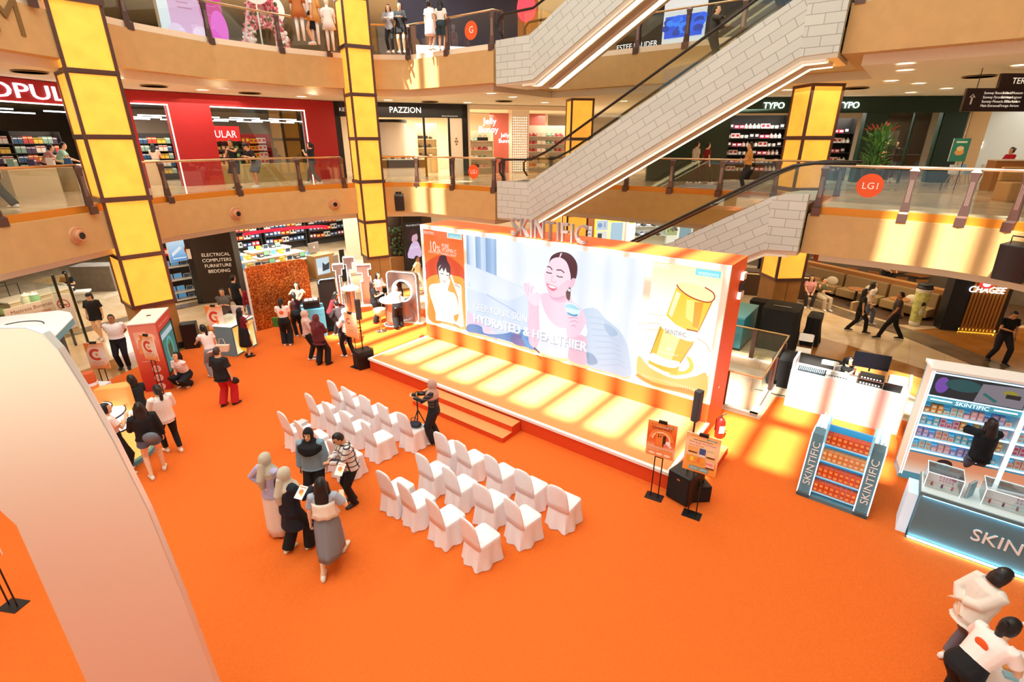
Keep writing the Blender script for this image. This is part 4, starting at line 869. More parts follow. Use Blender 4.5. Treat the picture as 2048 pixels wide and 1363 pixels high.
    # ---- shoes
    if shoes:
        for i in (0, 1):
            sx = -1 if i == 0 else 1; fw = Vector((sx*.15, 1, 0)).normalized(); sd_ = Vector((fw.y, -fw.x, 0)); a0 = an[i]-Vector((0, 0, .075)); m = MB(); sm = mat(shoes, .6); so = mat('f2efe8' if shoes < '888888' else '8a7d70', .7)
            up = Vector((0, 0, 1)); rings = []
            for (u_, w_, ht) in ((-.085, .022, .05), (-.06, .036, .085), (0, .042, .095), (.06, .046, .075), (.12, .048, .052), (.165, .04, .042), (.19, .018, .03)):
                c_ = a0+fw*u_; rings.append([tuple(c_+sd_*(w_*math.cos(t_))+up*(max(.004, ht*(.5+.5*math.sin(t_))))) for t_ in [2*PI*k/12 for k in range(12)]])
            m.loft(rings, sm); build('shoe', m, sm)
    # ---- hair / head cover
    ht_, hcol = hair[0], hair[1]; hm = mat(hcol, .5 if ht_ != 'hijab' else .85, bump=.2, nscale=30); m = MB(); n_ = 20
    if ht_ == 'hijab':
        rings = []
        for j in range(13):
            th = PI*(.02+.98*j/12); rr = math.sin(th); zz = math.cos(th); ring = []
            for k in range(n_):
                a = 2*PI*k/n_; dx, dy = rr*math.cos(a), rr*math.sin(a); q_ = 1.0
                if dy > .45 and -.75 < zz < .42 and abs(dx) < .62: q_ = .74
                ring.append(tuple(hc+HX*(dx*.094*q_)+HF*(dy*.118*q_-.008)+HU*(zz*.135*(1 if q_ == 1 else .95))))
            rings.append(ring)
        m.loft(rings, hm)
        n0 = nb+U*.06; wf2 = 1.0
        m.loft([ell(hc-HU*.05-HF*.012, HX, HF, .072, .082, 24), ell(nb+U*.035+F*.01, X, F, .088, .092, 24), ell(Pv+U*.50+F*.01, X, F, .135, .115, 24), ell(Pv+U*.44+F*.02, X, F, .19*bulk, .145*bulk, 24), ell(Pv+U*.34+F*.03, X, F, .185*bulk, .158*bulk, 24), ell(Pv+U*.29+F*.045, X, F, .13*bulk, .14*bulk, 24)], hm)
        if len(hair) > 2:
            m.tube([hc-HF*.10-HU*.03, nb-F*.09-U*.02, Pv+U*.35-F*.155, Pv+U*.18-F*.15], [.05, .075, .07, .04], hm, 12)
        build('headscarf', m, hm, .011*S, 3)
    elif ht_ != 'none':
        rings = []
        for j in range(15):
            th = PI*(.02+.80*j/14); rr = math.sin(th); zz = math.cos(th); ring = []
            for k in range(n_+8):
                a = 2*PI*k/(n_+8); dx, dy = rr*math.cos(a), rr*math.sin(a); q_ = 1.0
                lim = (.42 if ht_ not in ('fringe', 'longf') else .18)
                if (dy > .30 and zz < lim) or (ht_ in ('short', 'bald') and dy > -.15 and zz < -.05) or (ht_ == 'short' and zz < -.55): q_ = .70
                ring.append(tuple(hc+HX*(dx*.086*q_)+HF*(dy*.108*q_-.008)+HU*(zz*.128+.004)))
            rings.append(ring)
        m.loft(rings, hm)
        ln = hair[2] if len(hair) > 2 else .30
        if ht_ in ('long', 'longf'):
            down = Vector((0, -.05, -1)).normalized()*.5-U*.5; down.normalize(); base = hc-HF*.05
            m.loft([ell(base+HU*.03, HX, HF, .082, .062, 16), ell(base-HU*.06-HF*.005, HX, HF, .09, .06, 16), ell(base+down*.17-F*.03, X, F, .105, .05, 16), ell(base+down*(.17+ln*.5)-F*.045, X, F, .10, .042, 16), ell(base+down*(.17+ln)-F*.035, X, F, .05, .022, 16)], hm)
            for sx in (-1, 1): m.tube([hc+HX*(sx*.07)+HU*.03+HF*.02, hc+HX*(sx*.082)-HU*.05+HF*.0, nb+X*(sx*.095)+F*.0, Pv+U*.42+X*(sx*.11)+F*.05], [.03, .03, .035, .02], hm, 8)
        if ht_ == 'bob':
            m.loft([ell(hc-HF*.025+HU*.03, HX, HF, .086, .085, 16), ell(hc-HF*.04-HU*.05, HX, HF, .098, .078, 16), ell(hc-HF*.045-HU*.13, HX, HF, .085, .065, 16)], hm)
        if ht_ in ('pony',):
            bp = hc-HF*.10+HU*.04; m.tube([bp+HF*.02, bp-HF*.035, bp-HF*.06-Vector((0, 0, .10)), bp-HF*.03-Vector((0, 0, .16+ln*.6)), bp-Vector((0, 0, .14+ln))], [.025, .034, .04, .032, .010], hm, 10)
        if ht_ == 'bun': m.ball(tuple(hc-HF*.10+HU*.05), .05, hm, 12, 8)
        build('hair', m, hm, .0095*S, 2)
        if ht_ == 'cap' or 'cap' in extra:
            m = MB(); cm = mat('15151a', .7); m.loft([ell(hc+HU*a_-HF*.005, HX, HF, r_, r_*1.2) for a_, r_ in ((.035, .094), (.08, .092), (.115, .07), (.137, .03), (.139, .004))], cm)
            m.loft([ell(hc+HU*.036+HF*.05, HX, HF, .075, .12), ell(hc+HU*.045+HF*.05, HX, HF, .07, .115)], cm); build('cap', m, cm)
    for e in extra:
        if isinstance(e, tuple):
            k_ = e[0]
            if k_ == 'print': m = MB(); m.ball(tuple(Pv+U*.33-F*(.098*bulk+inf+.018)), .07, mat(e[1], .7), 12, 8, (1, .12, .9)); build('back_print', m, None)
            elif k_ == 'chest': m = MB(); m.text(e[1], 0, 0, .045, mat('f0ece4', .6)); m.v = [tuple(Pv+U*(.33+v[2])+X*(-v[0]*-1)+F*(.108*bulk+inf+.022)) for v in m.v]; m.v = [(-v[0], v[1], v[2]) for v in m.v]; m.f = [f_[::1] for f_ in m.f]; build('chest_print', m, None)
            elif k_ == 'glasses': m = MB(); [m.tube([hc+HX*(sx*.031+.022*math.cos(t_))+HU*(.006+.017*math.sin(t_))+HF*.106 for t_ in [2*PI*q/10 for q in range(11)]], .0028, BLACK, 5) for sx in (-1, 1)]; build('glasses', m, None)
            elif k_ == 'strap':
                m = MB(); sx = e[2]; m.tube([Pv+X*(-sx*.13)+U*.0-F*.15, Pv+U*.25-F*.155, Pv+U*.49+X*(sx*.09)-F*.05, Pv+U*.47+X*(sx*.09)+F*.09, Pv+U*.25+F*.15, Pv+X*(-sx*.16)+F*.1], .008, mat(e[1], .6), 6); build('bag_strap', m, None)
    return root
def P3(px, py, z): return (*P(px, py, z), z)
GZ = .022
def at(px, py, z=GZ): x, y = P(px, py, z); return x, y, z
def pitem(name, mb, root_xyz, yaw, label, cat, **k): return tag(obj(name, mb, None, root_xyz, math.radians(yaw), **k), label, cat)
def paper(x, y, z, yaw, tilt, label, cols=('fff4ec', 'f08a4a', 'f7d060')):
    a = Art(0, .0006); a.rect(-.075, .075, -.105, .105, cols[0]); a.disc(.0, .01, .04, cols[1]); a.disc(.03, -.03, .02, cols[2]); a.rect(-.06, .06, .07, .085, cols[1]); mb = a.mb; mb.box(-.075, .075, .0005, .0025, -.105, .105, WHITE)
    return tag(obj('leaflet', mb, None, (x, y, z), rot=(math.radians(tilt), 0, math.radians(yaw))), label, 'leaflet')
# --- group in the foreground
person(*at(668, 1128), 8, 'woman from behind in white frill top and grey midi skirt, walking past the chairs', 1.68, top=('a8b0c0', 'short', .0, .7), over=('f6efe0', .15, .40), bottom=('skirt', '83838a', .33, .12), hair=('long', '0f0c0c', .22), L='down', R=(.22, .25, 1.12), feet=((-.10, -.28), (.12, .30)), shoes='e6dcc8', near=2, skin=3)
person(*at(597, 1100), -32, 'woman in beige headscarf and long navy jacket holding a leaflet', 1.62, top=('101826', 'jacket', -.34), bottom=('wide', '0c0c10'), hair=('hijab', 'c9bfaa', 1), R=(.16, .34, 1.12), L='down', feet=((-.12, -.1), (.12, .15)), shoes='e8dcb8', near=2, bulk=1.1)
person(*at(560, 1066), -20, 'woman in cream headscarf and lilac blouse with hand on hip, behind the navy one', 1.62, top=('b9b4d4', 'long'), bottom=('skirt', 'f0dccb', .06, .15), hair=('hijab', 'c4baa6', 1), L='hip', R='front', shoes='2a2422', near=2)
person(*at(640, 1003), 184, 'woman in black headscarf and light blue tie front jacket facing the camera', 1.6, top=('7f9cae', 'jacket', -.06), bottom=('wide', '101014'), hair=('hijab', '0e0c10'), L='down', R='down', shoes='222226', near=2, face=True, bulk=1.22, skin=0, nod=4)
person(*at(708, 1004), 128, 'person with glasses in white striped shirt bending over a leaflet', 1.58, top=(wave_mat('windowpane_shirt', 'e6ddd8', '3c3c48', 'plaid', 3.0, .86), 'loose', -.1, 2), bottom=('pants', '0c0c10'), hair=('short', '14100e'), L=(-.02, .34, 1.08), R=(.10, .30, 1.06), lean=9, nod=26, shoes='1a1a1e', near=2, face=True, male=True, bulk=1.12, extra=(('glasses',),), skin=1)
paper(*P(680, 938, 1.12), 1.12, -15, -50, 'orange printed leaflet held between the striped shirt person and the blue jacket woman')
paper(*P(602, 984, 1.32), 1.32, -20, -55, 'orange printed leaflet in the hand of the navy jacket woman')
# camera operator with tripod
cx_, cy_, _ = at(872, 884)
person(cx_, cy_, GZ, 82, 'woman in dusty pink headscarf and dark plaid shirt filming at a tripod', 1.56, top=(wave_mat('plaid_shirt', '5a4a48', '141216', 'plaid', 4.5, .55), 'long', -.1), bottom=('wide', '18161a'), hair=('hijab', 'c89a8c'), L=(-.10, .42, 1.22), R=(.05, .44, 1.24), shoes='e0dcd8', near=2, face=True, skin=1)
tp = thing('tripod', 'black camera tripod in front of the plaid shirt woman', 'tripod', (cx_-.36, cy_+.02, GZ))
for a_ in (30, 150, 270): m = MB(); m.tube([(0, 0, .82), (.32*math.cos(math.radians(a_)), .32*math.sin(math.radians(a_)), .01)], [.014, .009], BLACK, 8); obj('leg', m, tp)
m = MB(); m.tube([(0, 0, .78), (0, 0, 1.12)], .015, BLACK, 8); m.box(-.03, .03, -.03, .03, 1.1, 1.14, BLACK); obj('column', m, tp)
m = MB(); m.box(-.10, .0, -.045, .045, 0, .07, BLACK); m.box(-.005, .005, -.05, .05, .0, .08, mat('e8c060', .4)); tag(obj('camera', m, None, (cx_-.36, cy_+.02, GZ+1.142)), 'small camera on the black tripod', 'camera')
# woman in red trousers
x_, y_, z_ = at(458, 810)
person(x_, y_, z_, -12, 'woman from behind in black T-shirt and wide red trousers', 1.6, top=('16151a', 'loose'), bottom=('wide', 'c01824'), hair=('short', '3a2a22'), L='down', R='down', feet=((-.11, -.06), (.12, .1)), shoes='1c1a1c', near=1, bulk=1.25)
m = MB(); m.ball((0, 0, 0), .12, mat('17121a', .5), 12, 8, (.95, .35, .8)); m.tube([(-.08, 0, .06), (-.16, -.05, .4), (-.2, -.1, .55)], .008, BLACK, 5); tag(obj('shoulder_bag', m, None, (x_+.28, y_+.02, .72), smooth=True), 'small black shoulder bag at the side of the red trousered woman', 'bag')
person(*at(378, 768), 172, 'young woman in white T-shirt crouching beside the red kiosk', 1.6, pose='squat', top=('f4e2de', 'short'), bottom=('wide', '0e0e12'), hair=('pony', '120d0c', .12), L=(.20*1.4, .05, .18), R=(-.0, .36, .05), lean=22, shoes='efe8e4', near=1, face=True, nod=-20)
person(*at(252, 735), 205, 'security guard in white uniform shirt and black trousers', 1.68, top=('f6efec', 'short'), bottom=('pants', '0d0d14'), hair=('short', '120e0c'), L='back', R='back', shoes='101012', near=1, face=True, male=True, bulk=1.2, skin=2, tuck=True)
person(*at(205, 676), 192, 'woman in black cap, black printed T-shirt and shorts walking out of a shop', 1.62, top=('131216', 'loose'), bottom=('shorts', '111114', .45), hair=('pony', '1a1412', .1), L='down', R='down', feet=((-.1, .18), (.1, -.1)), shoes='e6d8cc', near=0, face=True, extra=('cap',), skin=3, bulk=1.1)
person(*at(432, 752), 60, 'woman with ponytail and white T-shirt leaning beside the C poster', 1.58, top=('f6e6e2', 'short'), bottom=('pants', '8f8f9a'), hair=('pony', '120c0e', .2), L=(-.1, .5, 1.0), R='down', lean=14, shoes='d8c8b8', near=1)
m = MB(); m.loft([[(a*.13, b*.04, 0) for a, b in ((-1, -1), (1, -1), (1, 1), (-1, 1))], [(a*.19, b*.05, .2) for a, b in ((-1, -1), (1, -1), (1, 1), (-1, 1))]], mat('efd9c4', .7)); m.tube([(-.1, 0, .2), (-.05, 0, .38), (.05, 0, .38), (.1, 0, .2)], .008, mat('efd9c4', .7), 6)
x_, y_, z_ = at(440, 752); tag(obj('tote_bag', m, None, (x_+.3, y_-.05, .82), bevel=.01), 'cream shoulder bag behind the ponytail woman in white', 'bag')
person(*at(497, 712), -38, 'woman with very long black hair, maroon top and black skirt, from behind', 1.6, top=('6e1426', 'short'), bottom=('skirt', '0d0d10', .38, .5), hair=('long', '0d0a0b', .42), L='phone', R='hold', shoes='121214', near=1)
person(*at(462, 668), 195, 'young man in grey T-shirt with folded arms behind the drawing counter', 1.66, top=('5f564c', 'loose'), bottom=('pants', '1a1a20'), hair=('short', '100c0a'), L='cross', R='cross', near=1, face=True, male=True, skin=1)
person(*at(482, 638), -15, 'man in black shirt standing with his back to us before the dark store wall', 1.72, top=('0e0f15', 'short'), bottom=('pants', '0e0e12'), hair=('short', '100c0a'), male=True, near=0, shoes='101012')
person(*at(512, 652), 215, 'woman in open red shirt and jeans beside the glitter backdrop', 1.62, top=('8e1420', 'long'), bottom=('slim', '55607c'), hair=('bob', '1a100e'), L='front', R='down', shoes='f4ece6', near=1, face=True)
person(*at(562, 645), -60, 'young man in black T-shirt in front of the glitter backdrop', 1.68, top=('0f1016', 'short'), bottom=('pants', '101014'), hair=('short', '0d0b0b'), male=True, near=1, shoes='e8e0da')
person(*at(576, 690), 12, 'staff in white T-shirt with orange back print and black trousers, from behind', 1.62, top=('f8e8e0', 'short'), bottom=('wide', '0d0d12'), hair=('pony', '120c0c', .08), L='front', R='front', shoes='f2ece8', near=1, extra=(('print', 'f0642c'),))
person(*at(600, 672), 35, 'woman in dark red top raising a hand to her head beside the staff member', 1.58, top=('3a1018', 'tank'), bottom=('pants', '0e0e12'), hair=('pony', '120c0c', .1), L='down', R='up', near=1)
m = MB(); m.loft([[(-.12, -.05, 0), (.12, -.05, 0), (.12, .05, 0), (-.12, .05, 0)], [(-.15, -.06, .33), (.15, -.06, .33), (.15, .06, .33), (-.15, .06, .33)]], mat('3f7a2c', .6)); x_, y_, z_ = at(558, 672); tag(obj('shopping_bag', m, None, (x_, y_+.05, .36), bevel=.004), 'green shopping bag left of the staff in white', 'bag')
person(*at(605, 648), 200, 'woman with raised hands in pale apron top behind the arcade counter', 1.6, top=('c8c4a8', 'tank'), bottom=('pants', '2a2a2e'), hair=('long', '150f0e', .1), L='chin', R='chin', near=1, face=True)
person(*at(645, 729), -20, 'woman in maroon headscarf and maroon sweater seen from behind', 1.6, top=('5c1a26', 'loose', -.16, 2), bottom=('wide', '0e0e12'), hair=('hijab', '6a2a2a', 1), L='front', R='front', feet=((-.1, -.02), (.16, .08)), shoes='1a1416', near=1, bulk=1.12)
person(*at(622, 717), -62, 'woman in patterned pink headscarf standing beside the maroon one', 1.58, top=('d8b8b0', 'long'), bottom=('pants', '0e0e12'), hair=('hijab', 'd8b4a4'), R='hold', L='hold', shoes='f0e6e0', near=1)
person(*at(700, 712), 62, 'woman in grey blue headscarf and white top, half behind the notice', 1.58, top=('f2e2de', 'long'), bottom=('pants', '0e0e14'), hair=('hijab', '7f97a8'), L='hold', R='hold', feet=((-.1, .1), (.1, -.12)), shoes='f2ece8', near=1)
person(*at(690, 688), 55, 'person in dark patterned jacket bowing at the arcade machines', 1.58, top=('3a2c30', 'jacket'), bottom=('pants', '1a1a20'), hair=('short', '2a201e'), L='table', R='table', lean=32, near=0)
person(*at(672, 668), -70, 'woman with long black hair in red and black leaning towards the machine', 1.58, top=('7c1422', 'long'), bottom=('pants', '121216'), hair=('long', '120c0c', .2), lean=24, L='table', R='table', near=0)
person(*at(668, 648), 5, 'staff in white headscarf and white T-shirt with orange print, from behind', 1.62, top=('f6ebe8', 'long'), bottom=('pants', '121216'), hair=('hijab', 'f0e4e0'), L='front', R='front', near=1, extra=(('print', 'f0642c'),))
person(*at(752, 645), -75, 'woman with long brown hair in black at the round tasting table', 1.6, top=('191b1e', 'short'), bottom=('wide', '0d0d10'), hair=('long', '2a1712', .2), L='hold', R='hold', near=1, shoes='b04a40')
person(*at(762, 622), -120, 'woman with black hair and white blouse behind the round tasting table', 1.58, top=('f2e4de', 'long'), bottom=('pants', '1a1a1e'), hair=('long', '14100e', .12), L='hold', R='hold', near=1)
person(*at(798, 655), 28, 'woman in white headscarf and white top with black trousers at the round table', 1.58, top=('fbe8de', 'long'), bottom=('wide', '0f0f12'), hair=('hijab', 'f6e8e0'), L='table', R='table', lean=10, feet=((-.12, -.15), (.12, .05)), near=1, shoes='1a1416')
person(*at(800, 622), 190, 'woman with black hair seen through the ring of the silver booth', 1.6, top=('4a2c2c', 'long'), bottom=('pants', '2a2a30'), hair=('long', '0f0c0c', .15), L='chin', R='down', near=1, face=True)
person(*at(838, 583), -95, 'man in pale yellow shirt walking behind the silver booth', 1.66, top=('eed8a4', 'short'), bottom=('pants', 'e8dcc8'), hair=('short', '100c0a'), L='swingf', R='swingb', feet=((-.1, -.25), (.1, .28)), near=0, male=True, skin=2)
# left, by the white arch
person(*at(318, 948), 40, 'woman with long dark hair, black jacket and denim shorts at the curved counter', 1.64, top=('100e12', 'jacket', .0), bottom=('shorts', '5c6c88', .34), hair=('long', '1a0f0d', .2), L='hold', R='down', feet=((-.12, -.1), (.12, .14)), shoes='e8dccb', near=2, skin=3, bulk=1.05)
m = MB(); m.ball((0, 0, 0), .13, mat('6e7480', .5), 14, 8, (1.1, .45, .85)); x_, y_, z_ = at(318, 948); tag(obj('shoulder_bag', m, None, (x_+.17, y_-.14, .98), .3, smooth=True), 'grey shoulder bag on the hip of the denim shorts woman', 'bag')
person(*at(350, 903), 52, 'woman with ponytail in white blouse and black trousers at the curved counter', 1.62, top=('f4e8e2', 'loose', -.1, 2), bottom=('slim', '0e0e12'), hair=('pony', '22140f', .12), L='hold', R='hold', shoes='ecd9c6', near=2, feet=((-.1, .14), (.1, -.08)), skin=0)
person(*at(298, 875), 60, 'woman with black bob and dark top behind the two at the curved counter', 1.58, top=('121a20', 'short'), bottom=('pants', '101014'), hair=('bob', '100c0c'), L='hold', R='front', near=1)
person(*at(252, 948), -35, 'staff in white T-shirt and black trousers partly hidden by the white arch', 1.62, top=('f8dcd0', 'short'), bottom=('wide', '0b0b0e'), hair=('bun', '100c0c'), R='phone', L='front', near=2, shoes='f4eee8')
# right side
dj = P(1700, 800, 0)
person(*W(11.25, 6.35), .0, 200, 'woman in black T-shirt sitting behind the sound desk holding a phone', 1.6, pose='sit', top=('0f0f14', 'short'), bottom=('pants', '14141a'), hair=('pony', '120d0c', .1), L=(.06, .24, 1.0), R='chin', near=1, face=True)
person(*at(1710, 662), -112, 'woman in dark top with beige tote walking past the cafe', 1.6, top=('232a24', 'short'), bottom=('pants', '101014'), hair=('long', '120e0c', .15), L='front', R='down', feet=((-.08, -.25), (.08, .28)), near=0, shoes='1c1c20')
m = MB(); m.loft([[(-.13, -.04, 0), (.13, -.04, 0), (.13, .04, 0), (-.13, .04, 0)], [(-.16, -.05, .32), (.16, -.05, .32), (.16, .05, .32), (-.16, .05, .32)]], mat('d8bc94', .8)); x_, y_, z_ = at(1700, 660); tag(obj('tote_bag', m, None, (x_-.18, y_-.15, .82), .4, bevel=.01), 'beige tote bag carried past the cafe', 'bag')
person(*at(1726, 648), -112, 'person in white walking on the far side of the tote bag woman', 1.66, top=('d8d0c8', 'short'), bottom=('pants', '5a6478'), hair=('long', '120e0c', .1), feet=((-.08, .25), (.08, -.25)), near=0)
person(*at(1778, 676), 68, 'man in grey T-shirt and black trousers striding left past the cafe', 1.68, top=('3c3430', 'short'), bottom=('pants', '0e0e12'), hair=('short', '100c0a'), L='swingf', R='swingb', feet=((-.08, .34), (.08, -.34)), near=0, male=True, skin=2, shoes='121214')
person(*at(1990, 722), 165, 'man in black polo shirt looking down near the cafe sign', 1.7, top=('0c0c10', 'short'), bottom=('pants', '20202a'), hair=('short', '100c0a'), L='down', R='front', feet=((-.12, .2), (.14, -.12)), near=1, male=True, nod=25, face=True, shoes='101012', skin=1)
person(*at(1515, 572, .0), 200, 'man in black uniform standing at the dim counter beyond the screen wall', 1.7, top=('101014', 'long'), bottom=('pants', '101014'), hair=('short', '100c0a'), near=0, male=True, shoes='e8e8e8', L='hold', R='front')
person(*at(1930, 985), -12, 'woman with brown hair and black T-shirt stocking the product shelves', 1.62, top=('0d0f15', 'loose'), bottom=('slim', '5a5c6a'), hair=('long', '2a120c', .12), L='reachhi', R='reach', near=2, shoes='e8e4e0')
person(*at(2062, 975), 60, 'person in black with raised arm at the right edge by the shelves', 1.6, top=('0d0f15', 'loose'), bottom=('pants', 'a8a8b0'), hair=('short', '100c0a'), L='reachhi', R='front', near=1)
person(*at(1905, 1325), -92, 'woman in cream blazer and grey trousers leaning forward with hands behind her', 1.62, top=('e6ded2', 'jacket', -.14, 1.72), bottom=('slim', '6c6670'), hair=('bob', '120d0c'), L='back', R=(-.10, -.16, 1.02), lean=12, nod=18, feet=((-.08, -.06), (.1, .14)), shoes='f6ece8', near=2, skin=0, bulk=1.02)
person(*P(1952, 1322, .95), GZ, -80, 'staff with long ponytail and white T-shirt bending over the white table', 1.64, top=('fbe9e2', 'short', -.04), bottom=('wide', '08080c'), hair=('pony', '0d0a0c', .3), L='table', R='table', lean=38, nod=5, near=2, extra=(('print', 'f0642c'),), bulk=1.1)
person(*at(2085, 1262), 100, 'person in maroon cut off by the right edge near the white table', 1.6, top=('5a1020', 'long'), bottom=('pants', '141418'), hair=('long', '120c0c', .2), near=1)
# lower gallery
def pl(px, py, z, *a, **k): x, y = P(px, py, z); return person(x, y, z, *a, **k)
pl(478, 376, L1, 172, 'man in black tank top and shorts resting a hand on the gallery rail', 1.7, top=('101014', 'tank'), bottom=('shorts', '20242a', .85), hair=('short', '100c0a'), L='chin', R='rail', near=0, male=True, skin=2, face=True, shoes='1a1a1c')
pl(516, 374, L1, 150, 'man in cap bending over the gallery rail', 1.68, top=('14141a', 'short'), bottom=('shorts', '6a6a72', .85), hair=('short', '100c0a'), L='rail', R='rail', lean=30, near=0, male=True, skin=1, extra=('cap',))
pl(630, 366, L1, 88, 'woman with ponytail in dark top walking left in front of the red bookshop', 1.66, top=('16181e', 'short'), bottom=('pants', '4a4a52'), hair=('pony', '100c0a', .15), L='phone', R='down', feet=((-.08, -.28), (.08, .3)), near=0)
pl(322, 362, L1, 10, 'woman in pale pink top and grey shorts inside the bookshop', 1.6, top=('e8b8a4', 'short'), bottom=('shorts', '6a6c74', .7), hair=('long', '100c0a', .12), feet=((-.1, .1), (.1, -.2)), near=0, L='front', R='front')
pl(140, 378, L1, -60, 'man in mint shirt leaning over the book table', 1.68, top=('a9d8c4', 'short'), bottom=('pants', '1a1a1e'), hair=('short', '100c0a'), L='table', R='table', lean=25, near=0, male=True)
pl(112, 380, L1, -40, 'person in pink striped shirt bending beside the mint shirted man', 1.64, top=('e49a90', 'short'), bottom=('pants', '1a1a1e'), hair=('short', '100c0a'), L='table', R='table', lean=32, near=0)
pl(8, 415, L1, 90, 'person in dark clothes walking off the left edge on the gallery', 1.7, top=('22242a', 'short'), bottom=('wide', '2c3028'), hair=('short', '100c0a'), feet=((-.08, -.4), (.08, .3)), near=0)
pl(1075, 336, L1, 60, 'woman in black coming off the far end of the escalator', 1.66, top=('121014', 'long'), bottom=('pants', '121014'), hair=('long', '100c0a', .2), L='front', R='front', near=0)
pl(1086, 340, L1, 45, 'dark haired person close behind the woman in black at the escalator foot', 1.6, top=('1a1210', 'long'), bottom=('pants', '1c1a1a'), hair=('long', '100c0a', .2), near=0)
pl(1385, 366, L1, -80, 'man in pale grey shirt walking right outside the stationery shop', 1.68, top=('c8c0b0', 'short'), bottom=('pants', '2a2c34'), hair=('short', '2a2422'), feet=((-.08, .25), (.08, -.25)), near=0, male=True)
pl(1406, 367, L1, -80, 'person in dark red top walking beside the pale grey shirted man', 1.64, top=('7c1418', 'short'), bottom=('pants', '2a2c34'), hair=('short', '100c0a'), feet=((-.08, -.25), (.08, .25)), near=0)
pl(1487, 384, L1, 75, 'person in mustard shirt on the gallery behind the escalator rail', 1.62, top=('d89a48', 'short'), bottom=('pants', '2a2c34'), hair=('short', '3a2c24'), near=0, L='front', R='front')
pl(1775, 358, L1, 180, 'person in black taking a picture behind the potted plant', 1.68, top=('0c0a0c', 'long'), bottom=('pants', '0c0a0c'), hair=('short', '100c0a'), L='chin', R='chin', near=0)
pl(2000, 374, L1, 90, 'woman in red T-shirt sitting at the cafe counter on the lower gallery', 1.6, pose='stool', top=('c8182c', 'short'), bottom=('pants', '1a1a1e'), hair=('bun', '100c0a'), L='front', R='front', near=0)
# upper gallery
pl(628, 89, LG, 120, 'woman in white top and black skirt walking on the upper gallery', 1.68, top=('ece8e4', 'short'), bottom=('skirt', '0e0e12', .45, .1), hair=('bun', '100c0a'), near=0, L='down', R='down')
pl(783, 106, LG, 175, 'woman in grey jacket and black trousers looking at a phone, upper gallery', 1.62, top=('8f8c90', 'jacket'), bottom=('slim', '0e0e12'), hair=('long', '2a1c16', .15), L='hold', R='hold', near=0, face=True)
pl(805, 106, LG, 180, 'woman in black jacket and short black skirt leaning on the upper rail', 1.68, top=('16161a', 'jacket'), bottom=('skirt', '0e0e12', .62, .5), hair=('pony', '14100e', .2), L='hold', R='hold', near=0, face=True, shoes='e8e4e0')
pl(862, 100, LG, -30, 'woman in white dress near the round G sign', 1.6, top=('f0e4e0', 'short'), bottom=('skirt', 'f0e4e0', .5, .5), hair=('bun', '100c0a'), near=0)
pl(884, 100, LG, -10, 'person in pale top carrying a green bag near the round G sign', 1.6, top=('e8e0d4', 'short'), bottom=('shorts', '2a3c40', .8), hair=('long', '100c0a', .1), near=0)
# riders on the long escalator
for (px, py, s0, z0, lb, c1) in ((1350, 150, 6.2, 0, 'shadowy rider holding up a phone halfway up the long escalator', '3c3a34'), (1452, 75, 7.6, 0, 'dark haired rider near the top of the long escalator', '1c1614')):
    st_ = s0; k_ = math.floor((st_-.5)/.385); zz = 4.88+(k_+1)*.222; x_, y_ = W(.5+k_*.385+.19, 8.35)
    person(x_, y_, zz, math.degrees(ANG)-90, lb, 1.66, top=(c1, 'long'), bottom=('pants', '1a1816'), hair=('short', '14100e'), L='hold', R='chin', near=0, feet=((-.09, .02), (.09, .02)))
# ------------------------------------------------------------------ big white arch in the foreground
SILK = mat('e4ebec', .42, .6, spec=.6)
r = thing('entrance_arch', 'huge glossy white arch rising close in front on the left', 'arch', (0, 3.6, GZ))
outer = [(-3.0, 0), (-3.08, 1.1), (-3.13, 2.2), (-3.20, 3.26), (-3.30, 3.95), (-3.40, 4.45), (-3.49, 4.8), (-3.56, 4.93), (-3.68, 4.98), (-4.4, 4.97), (-7.5, 4.95), (-8.6, 4.9), (-8.95, 4.7), (-9.1, 4.3), (-9.2, 3.3), (-9.3, 0)]
inner = [(-8.1, 0), (-8.1, 3.1), (-8.0, 3.35), (-7.7, 3.45), (-4.85, 3.45), (-4.55, 3.35), (-4.42, 3.1), (-4.42, 0)]
m = MB(); m.slab(outer+inner, 0, .07, SILK); obj('arch_panel', m, r, bevel=.012)
m = MB(); m.box(-4.6, -2.9, -.05, .4, 0, .03, mat('dcd6cc', .4)); m.box(-9.4, -8.0, -.05, .4, 0, .03, mat('dcd6cc', .4)); obj('base_plate', m, r)
# canopy kiosk behind the arch
TEAL = mat('5fb0c8', .4); TEALD = mat('2f86a6', .45); BLUEG = mat('587887', .5)
z = 2.5; c4 = [P(-60, 640, z), P(118, 620, z), P(140, 624, z), P(146, 634, z), P(88, 694, z), P(-60, 706, z)]
r = thing('canopy_kiosk', 'white topped kiosk canopy with pale blue edge and a big letter C on top', 'kiosk', (*c4[4], GZ))
loc = [(x-c4[4][0], y-c4[4][1]) for x, y in c4]; m = MB(); m.prism(loc, z-.16-GZ, z-.02-GZ, TEAL); m.prism([(x*1.0, y) for x, y in loc], z-.02-GZ, z-GZ, mat('f7f9fa', .4)); obj('canopy', m, r)
cc_ = P(42, 652, z); m = MB(); a_ = [math.radians(t_) for t_ in range(30, 341, 10)]; m.tube([(cc_[0]-c4[4][0]+.42*math.cos(t_), cc_[1]-c4[4][1]+.34*math.sin(t_), z-GZ+.008) for t_ in a_], .012, BLACK, 6); obj('letter_mark', m, r)
m = MB(); m.tube([(.05, .3, 0), (.05, .3, z-.18)], .05, mat('58646a', .4), 10); m.tube([(-1.2, 1.7, 0), (-1.2, 1.7, z-.18)], .05, mat('58646a', .4), 10); obj('post', m, r)
